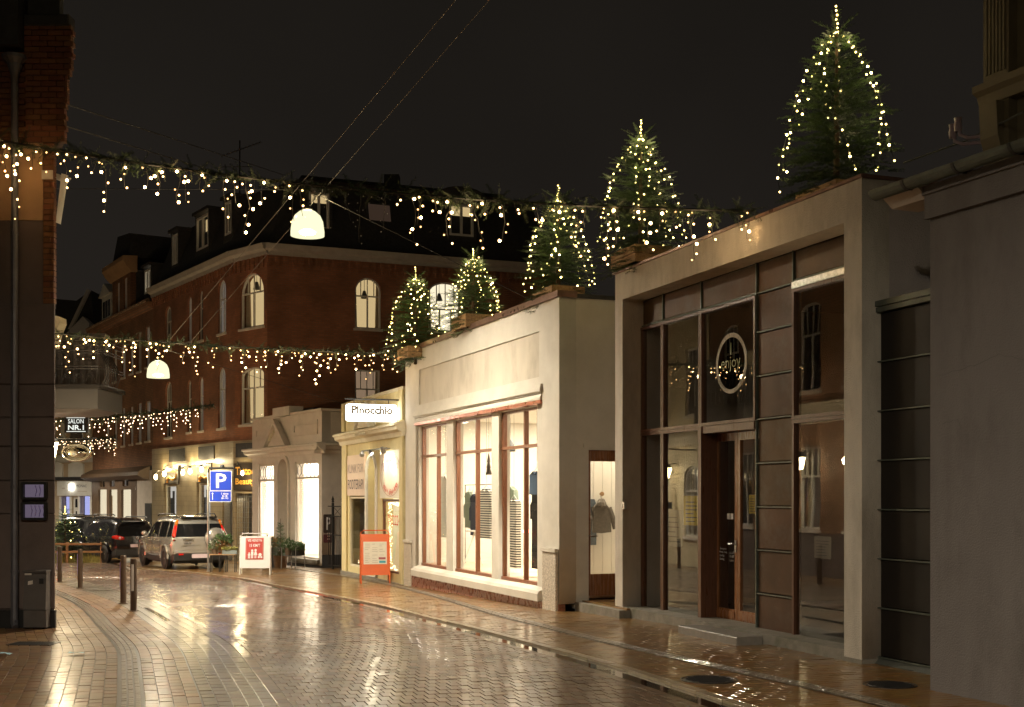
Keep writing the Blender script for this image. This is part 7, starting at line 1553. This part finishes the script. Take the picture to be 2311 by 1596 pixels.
# ---------------------------------------------------------------- cars
M['glasscar'] = mat('car_glass', (.012, .012, .013), .04, var=.1, spec=.35); M['rubber'] = mat('tyre_rubber', (.012, .012, .012), .7, var=.2); M['trim'] = mat('black_plastic_trim', (.02, .02, .02), .5, var=.2); M['rim'] = mat('alloy_rim', (.42, .42, .42), .3, metal=.7, var=.1)
M['tailred'] = mat('red_lamp_lens', (.65, .02, .014), .08, coat=.5); M['amber'] = mat('amber_lens', (.70, .20, .02), .1, coat=.5); M['plate_w'] = mat('blank_number_plate', (.72, .58, .62), .4, var=.03)
def paint(name, c, metal=.4): return mat(name, c, .22, metal=metal, var=.03, coat=1.0)
def car(name, label, loc, rz, sc, body_m, ctrl, win, rear, group='cars parked along the kerb', wheel_x=(.80, 3.42), wr=.34, tw=.20):
    t = thing(name, label, 'car', loc, rz, group); t.scale = (sc, sc, sc)
    xs = sorted(set([c[0] for c in ctrl] + [a for w in win for a in w] + [.06, .3, .5, 2.2]))
    C = np.array(ctrl); g_ = lambda x: [np.interp(x, C[:, 0], C[:, i]) for i in range(1, 6)]
    rows = []
    for x in xs:
        hw, zb, zbelt, zr_, hr = g_(x); gh = zr_ - zbelt
        ring = [(hw * .62, zb), (hw * .95, zb + .04), (hw, zb + .22), (hw * 1.0, zb + (zbelt - zb) * .62), (hw * .985, zbelt - .05), (hw * .955, zbelt), (hr + (hw * .94 - hr) * .30 + .015, zbelt + gh * .74), (hr, zr_ - min(.05, gh * .15)), (hr * .62, zr_), (0.0, zr_ + .012)]
        row = []
        for k, (y, z) in enumerate(ring):
            xx_ = x + (rear * max(0, (z - 1.0)) / .65 * max(0, 1 - x / .7) if x < .7 else 0)
            row.append((xx_, y, z))
        rows.append(row)
    nk = 10; V = []; idx = {}
    for i, row in enumerate(rows):
        for k, p in enumerate(row):
            idx[(i, k, 1)] = len(V); V.append(p)
            if k < nk - 1: idx[(i, k, -1)] = len(V); V.append((p[0], -p[1], p[2]))
            else: idx[(i, k, -1)] = idx[(i, k, 1)]
    body, glass = [], []
    for i in range(len(rows) - 1):
        xm = (xs[i] + xs[i + 1]) / 2
        for k in range(nk - 1):
            iswin = (k == 5 and any(a <= xm <= b for a, b in win[:-1])) or (k >= 7 and win[-1][0] <= xm <= win[-1][1]) 
            for s in (1, -1):
                q = (idx[(i, k, s)], idx[(i + 1, k, s)], idx[(i + 1, k + 1, s)], idx[(i, k + 1, s)])
                if s < 0: q = q[::-1]
                if len(set(q)) < 4: q = tuple(dict.fromkeys(q))
                (glass if iswin else body).append(q[::-1])
    # rear and front caps as grids of five columns
    def cap(i, flip):
        cols = [-1, -.55, 0, .55, 1]; r = []
        for k in range(nk):
            p = rows[i][k]; r.append([len(V) + j for j in range(5)])
            for c in cols:
                bulge = .07 * (1 - c * c) * (-1 if i == 0 else 1); V.append((p[0] + (bulge if 0 < k < nk - 1 else bulge), p[1] * c, p[2]))
        for k in range(nk - 1):
            for j in range(4):
                q = (r[k][j], r[k][j + 1], r[k + 1][j + 1], r[k + 1][j]); q = q[::-1] if flip else q
                (glass if (i == 0 and k == 5) else body).append(q)
    cap(0, False); cap(len(rows) - 1, True)
    def mk(nm, fs, m):
        used = sorted(set(a for f in fs for a in f)); mp = {a: b for b, a in enumerate(used)}; b = MB(); b.v = [V[a] for a in used]; b.f = [tuple(mp[a] for a in f) for f in fs if len(set(f)) > 2]; return b.build(nm, m, t, True)
    mk('body', body, body_m); gl = mk('window', glass, M['glasscar'])
    hwm = max(c[1] for c in ctrl)
    MB().box(.15, ctrl[-1][0] - .2, -hwm * .9, hwm * .9, .20, .34).build('underbody', M['trim'], t)
    wb = None
    for wx in wheel_x:
        for s in (1, -1):
            if wb is None:
                w_ = MB().lathe([(wr * .62, -tw / 2), (wr * .92, -tw / 2), (wr, -tw * .32), (wr, tw * .32), (wr * .92, tw / 2), (wr * .62, tw / 2)], 24, ax='y').build('wheel', M['rubber'], t, True); wb = w_
                rm = MB().lathe([(wr * .64, tw * .40), (wr * .56, tw * .42), (wr * .54, tw * .1), (0, tw * .1)], 24, ax='y')
                for k in range(7):
                    a = 2 * math.pi * k / 7; c_, s_ = math.cos(a), math.sin(a); n_ = (-s_, c_); rr0, rr1 = wr * .08, wr * .6
                    rm.hexa([(c_ * rr0 + n_[0] * .03, tw * .12, s_ * rr0 + n_[1] * .03), (c_ * rr1 + n_[0] * .018, tw * .12, s_ * rr1 + n_[1] * .018), (c_ * rr1 - n_[0] * .018, tw * .12, s_ * rr1 - n_[1] * .018), (c_ * rr0 - n_[0] * .03, tw * .12, s_ * rr0 - n_[1] * .03), (c_ * rr0 + n_[0] * .03, tw * .40, s_ * rr0 + n_[1] * .03), (c_ * rr1 + n_[0] * .018, tw * .38, s_ * rr1 + n_[1] * .018), (c_ * rr1 - n_[0] * .018, tw * .38, s_ * rr1 - n_[1] * .018), (c_ * rr0 - n_[0] * .03, tw * .40, s_ * rr0 - n_[1] * .03)])
                rm.lathe([(wr * .16, tw * .42), (0, tw * .44)], 12, ax='y'); rim = rm.build('rim', M['rim'], w_)
            else: w_ = copy_part(wb, t); copy_part(rim, w_)
            w_.location = (wx, s * (hwm - tw * .42), wr); w_.rotation_euler.z = 0 if s > 0 else math.pi
            arc = [(wx + (wr + .07) * math.cos(a), s * (hwm + .004), wr + .01 + (wr + .07) * math.sin(a)) for a in [math.pi * (k / 12) for k in range(13)]]
            MB().tube(arc, .035, 6).build('wheel_arch', body_m, t); MB().lathe([(0, 0), (wr + .06, 0)], 24, (wx, s * (hwm + .002), wr + .01), ax='y').build('wheel_well', M['trim'], t)
    for s in (1, -1):
        MB().lathe([(0, -.09), (.07, -.06), (.10, .0), (.07, .06), (0, .08)], 10, (2.78, s * (hwm + .10), 1.08)).build('mirror', body_m, t, True)
        for x in (1.55, 2.45): MB().box(x, x + .16, s * (hwm + .01) - .012, s * (hwm + .01) + .012, .86, .885).build('door_handle', body_m, t)
        mb = MB()
        for x in (1.32, 2.22): mb.box(x, x + .012, s * (hwm + .002) - .004, s * (hwm + .002) + .004, .42, .92)
        mb.build('door_gap', M['trim'], t)
        MB().box(.9, 3.1, s * hwm * .97 - .03, s * hwm * .97 + .03, .26, .40).build('sill_trim', M['trim'] , t)
        MB().tube([(.45, s * .62, 1.66), (.6, s * .62, 1.72), (2.3, s * .62, 1.70), (2.5, s * .62, 1.64)], .022, 6).build('roof_rail', M['trim'], t)
    return t
crv = [(0.0, .80, .48, 1.02, 1.56, .60), (.10, .86, .34, 1.02, 1.63, .63), (.9, .885, .30, 1.0, 1.66, .65), (1.8, .89, .30, .98, 1.66, .65), (2.45, .89, .30, .97, 1.62, .63), (2.85, .89, .30, .96, 1.44, .62), (3.25, .88, .30, .96, 1.12, .68), (3.5, .87, .30, .95, 1.02, .72), (4.0, .85, .32, .90, .96, .68), (4.35, .80, .38, .80, .86, .6), (4.45, .70, .45, .68, .74, .5)]
wins_ = [(.28, .72), (.80, 1.62), (1.70, 2.50), (2.55, 2.95), (2.46, 3.45)]
silver = paint('silver_paint', (.52, .50, .46), .55); blackp = paint('black_paint', (.012, .012, .014), .1); greyp = paint('dark_grey_paint', (.05, .05, .05), .4)
gc = G(440, 1287); hdg = math.atan2(1.0, -.60)
def place(px, py): g = G(px, py); return (g.x, g.y, zg(g.y))
t = car('parked_car', 'silver off-road car seen from behind with a spare wheel on its tailgate', place(452, 1286), hdg, .97, silver, crv, wins_, .22)
for s in (1, -1):
    tl = MB().hexa([(.05, s * .80, .92), (.02, s * .66, .92), (.2, s * .86, .92), (.22, s * .872, .92), (.24, s * .62, 1.50), (.22, s * .56, 1.50), (.36, s * .69, 1.50), (.38, s * .695, 1.50)])
    MB().tube([(.02, s * .795, .90), (.06, s * .80, 1.05), (.13, s * .745, 1.22), (.17, s * .70, 1.36)], [.06, .068, .066, .055], 8).build('tail_light', M['tailred'], t, True); MB().tube([(.17, s * .70, 1.36), (.21, s * .655, 1.54)], [.055, .045], 8).build('turn_light', M['amber'], t, True)
    MB().box(-.10, -.05, s * .62 - .07, s * .62 + .07, .47, .51).build('reflector', M['tailred'], t)
MB().cbox(-.82, .82, -.08, .25, .50, .60, .03).build('bumper', silver, t); bm = bpy.data.objects[-1] if 0 else None
for o in [c for c in t.children if c.name.startswith('bumper')]: o.rotation_euler.z = -math.pi / 2; o.location = (0, 0, 0)
MB().box(-.075, .3, -.84, .84, .30, .498).build('lower_bumper', M['trim'], t)
sw = MB().lathe([(0, -.13), (.22, -.125), (.30, -.10), (.335, -.04), (.335, .05), (.30, .07), (0, .07)], 28, (-.17, -.42, .97), ax='x').build('spare_wheel_cover', silver, t, True)
def rtext(par, s, y0, y1, z0, z1, x, m, bold=True):   # lettering on the tail, read from behind (y runs right to left)
    o = text(par, s, -abs(y1 - y0) / 2, abs(y1 - y0) / 2, z0, z1, 0, m, bold=bold); o.rotation_euler.z = -math.pi / 2; o.location = (x, (y0 + y1) / 2, 0); return o
rtext(sw, 'HONDA', -.24, -.60, .90, .99, -.302, M['darkgrey'])
rtext(t, 'CR-V', .52, .30, .80, .86, -.072, M['darkgrey'])
MB().box(-.10, -.06, .24, .56, .93, .975).build('tailgate_handle', M['steel'], t); wall('badge_plate', rr_rect(.02, .62, .60, .78, .03), [rr_rect(.035, .605, .615, .765, .02)], -.075, -.06, silver, t).rotation_euler.z = -math.pi / 2
for o in [c for c in t.children if c.name.startswith('badge_plate')]: o.location = (0, .62, 0)
wall('number_plate', rr_rect(-.29, .29, .37, .49, .02), [], -.11, -.085, M['plate_w'], t).rotation_euler.z = -math.pi / 2
for k in (-.30, .30): MB().lathe([(0, 0), (.11, .04), (.13, .16), (.10, .30), (0, .32)], 10, (.95, k, 1.02)).build('head_rest', M['trim'], t, True)
MB().box(.04, .30, -.55, .55, 1.60, 1.645).build('spoiler', M['trim'], t)
tig = [(0.0, .78, .46, 1.0, 1.50, .56), (.10, .86, .34, 1.02, 1.58, .60), (.8, .90, .28, 1.02, 1.665, .63), (1.8, .905, .28, 1.0, 1.68, .64), (2.45, .90, .28, .98, 1.62, .62), (2.85, .89, .28, .97, 1.46, .60), (3.25, .88, .28, .97, 1.14, .66), (3.5, .87, .28, .96, 1.04, .70), (4.0, .85, .30, .90, .96, .66), (4.3, .78, .36, .78, .85, .56), (4.42, .66, .45, .66, .72, .46)]
t = car('parked_car', 'black estate car with red tail lamps parked ahead of the silver car', place(308, 1271), math.atan2(1, -.86), .93, blackp, tig, wins_, .30)
for s in (1, -1):
    MB().tube([(.0, s * .50, .93), (.01, s * .64, .95), (.05, s * .76, .97), (.16, s * .86, .98)], [.065, .085, .085, .05], 8).build('tail_light', M['tailred'], t, True); MB().lathe([(0, -.03), (.05, 0), (0, .03)], 10, (-.055, s * .66, .95), ax='x').build('reverse_light', M['plate_w'], t)
MB().box(-.075, .3, -.84, .84, .30, .52).build('lower_bumper', M['trim'], t); wall('number_plate', rr_rect(-.27, .27, .60, .715, .02), [], -.10, -.075, M['plate_w'], t).rotation_euler.z = -math.pi / 2
MB().lathe([(.045, -.012), (.055, 0), (.045, .012)], 16, (-.085, 0, .93), ax='x').build('badge_ring', M['steel'], t); MB().tube([(-.09, .03, .955), (-.09, .012, .905), (-.09, 0, .935), (-.09, -.012, .905), (-.09, -.03, .955)], .006, 4).build('badge_mark', M['steel'], t)
MB().box(.0, .26, -.5, .5, 1.545, 1.585).build('spoiler', blackp, t)
t = car('parked_car', 'dark grey car farthest of the three, mostly hidden behind the black car', place(238, 1258), math.atan2(1, -.95), 1.0, greyp, tig, wins_, .30)
MB().box(-.075, .3, -.84, .84, .30, .52).build('lower_bumper', M['trim'], t)
for s in (1, -1): MB().tube([(.0, s * .50, .93), (.05, s * .76, .97), (.16, s * .86, .98)], [.06, .08, .05], 8).build('tail_light', M['tailred'], t, True)

# unseen car added behind the corner house to cast red light on parked cars
t = car('added_car', 'added unseen dark car with lit red brake lights behind the corner house', (-16.2, 38.2, zg(38.2)), math.atan2(1, -.75), 1.0, greyp, tig, wins_, .30, group=None)
M['brake'] = emis('added_brake_lamp', (1.0, .05, .02), 30.0)
for s in (1, -1):
    MB().tube([(-.02, s * .50, .93), (.0, s * .66, .95), (.04, s * .77, .97)], [.06, .08, .06], 8).build('tail_light', M['brake'], t, True)
    dl = bpy.data.lights.new('added_brake_light', 'POINT'); dl.energy = 60; dl.color = (1, .06, .03); dl.shadow_soft_size = .08; o = bpy.data.objects.new('added_brake_light', dl); lnk(o, t); o.location = (-.25, s * .68, .95)
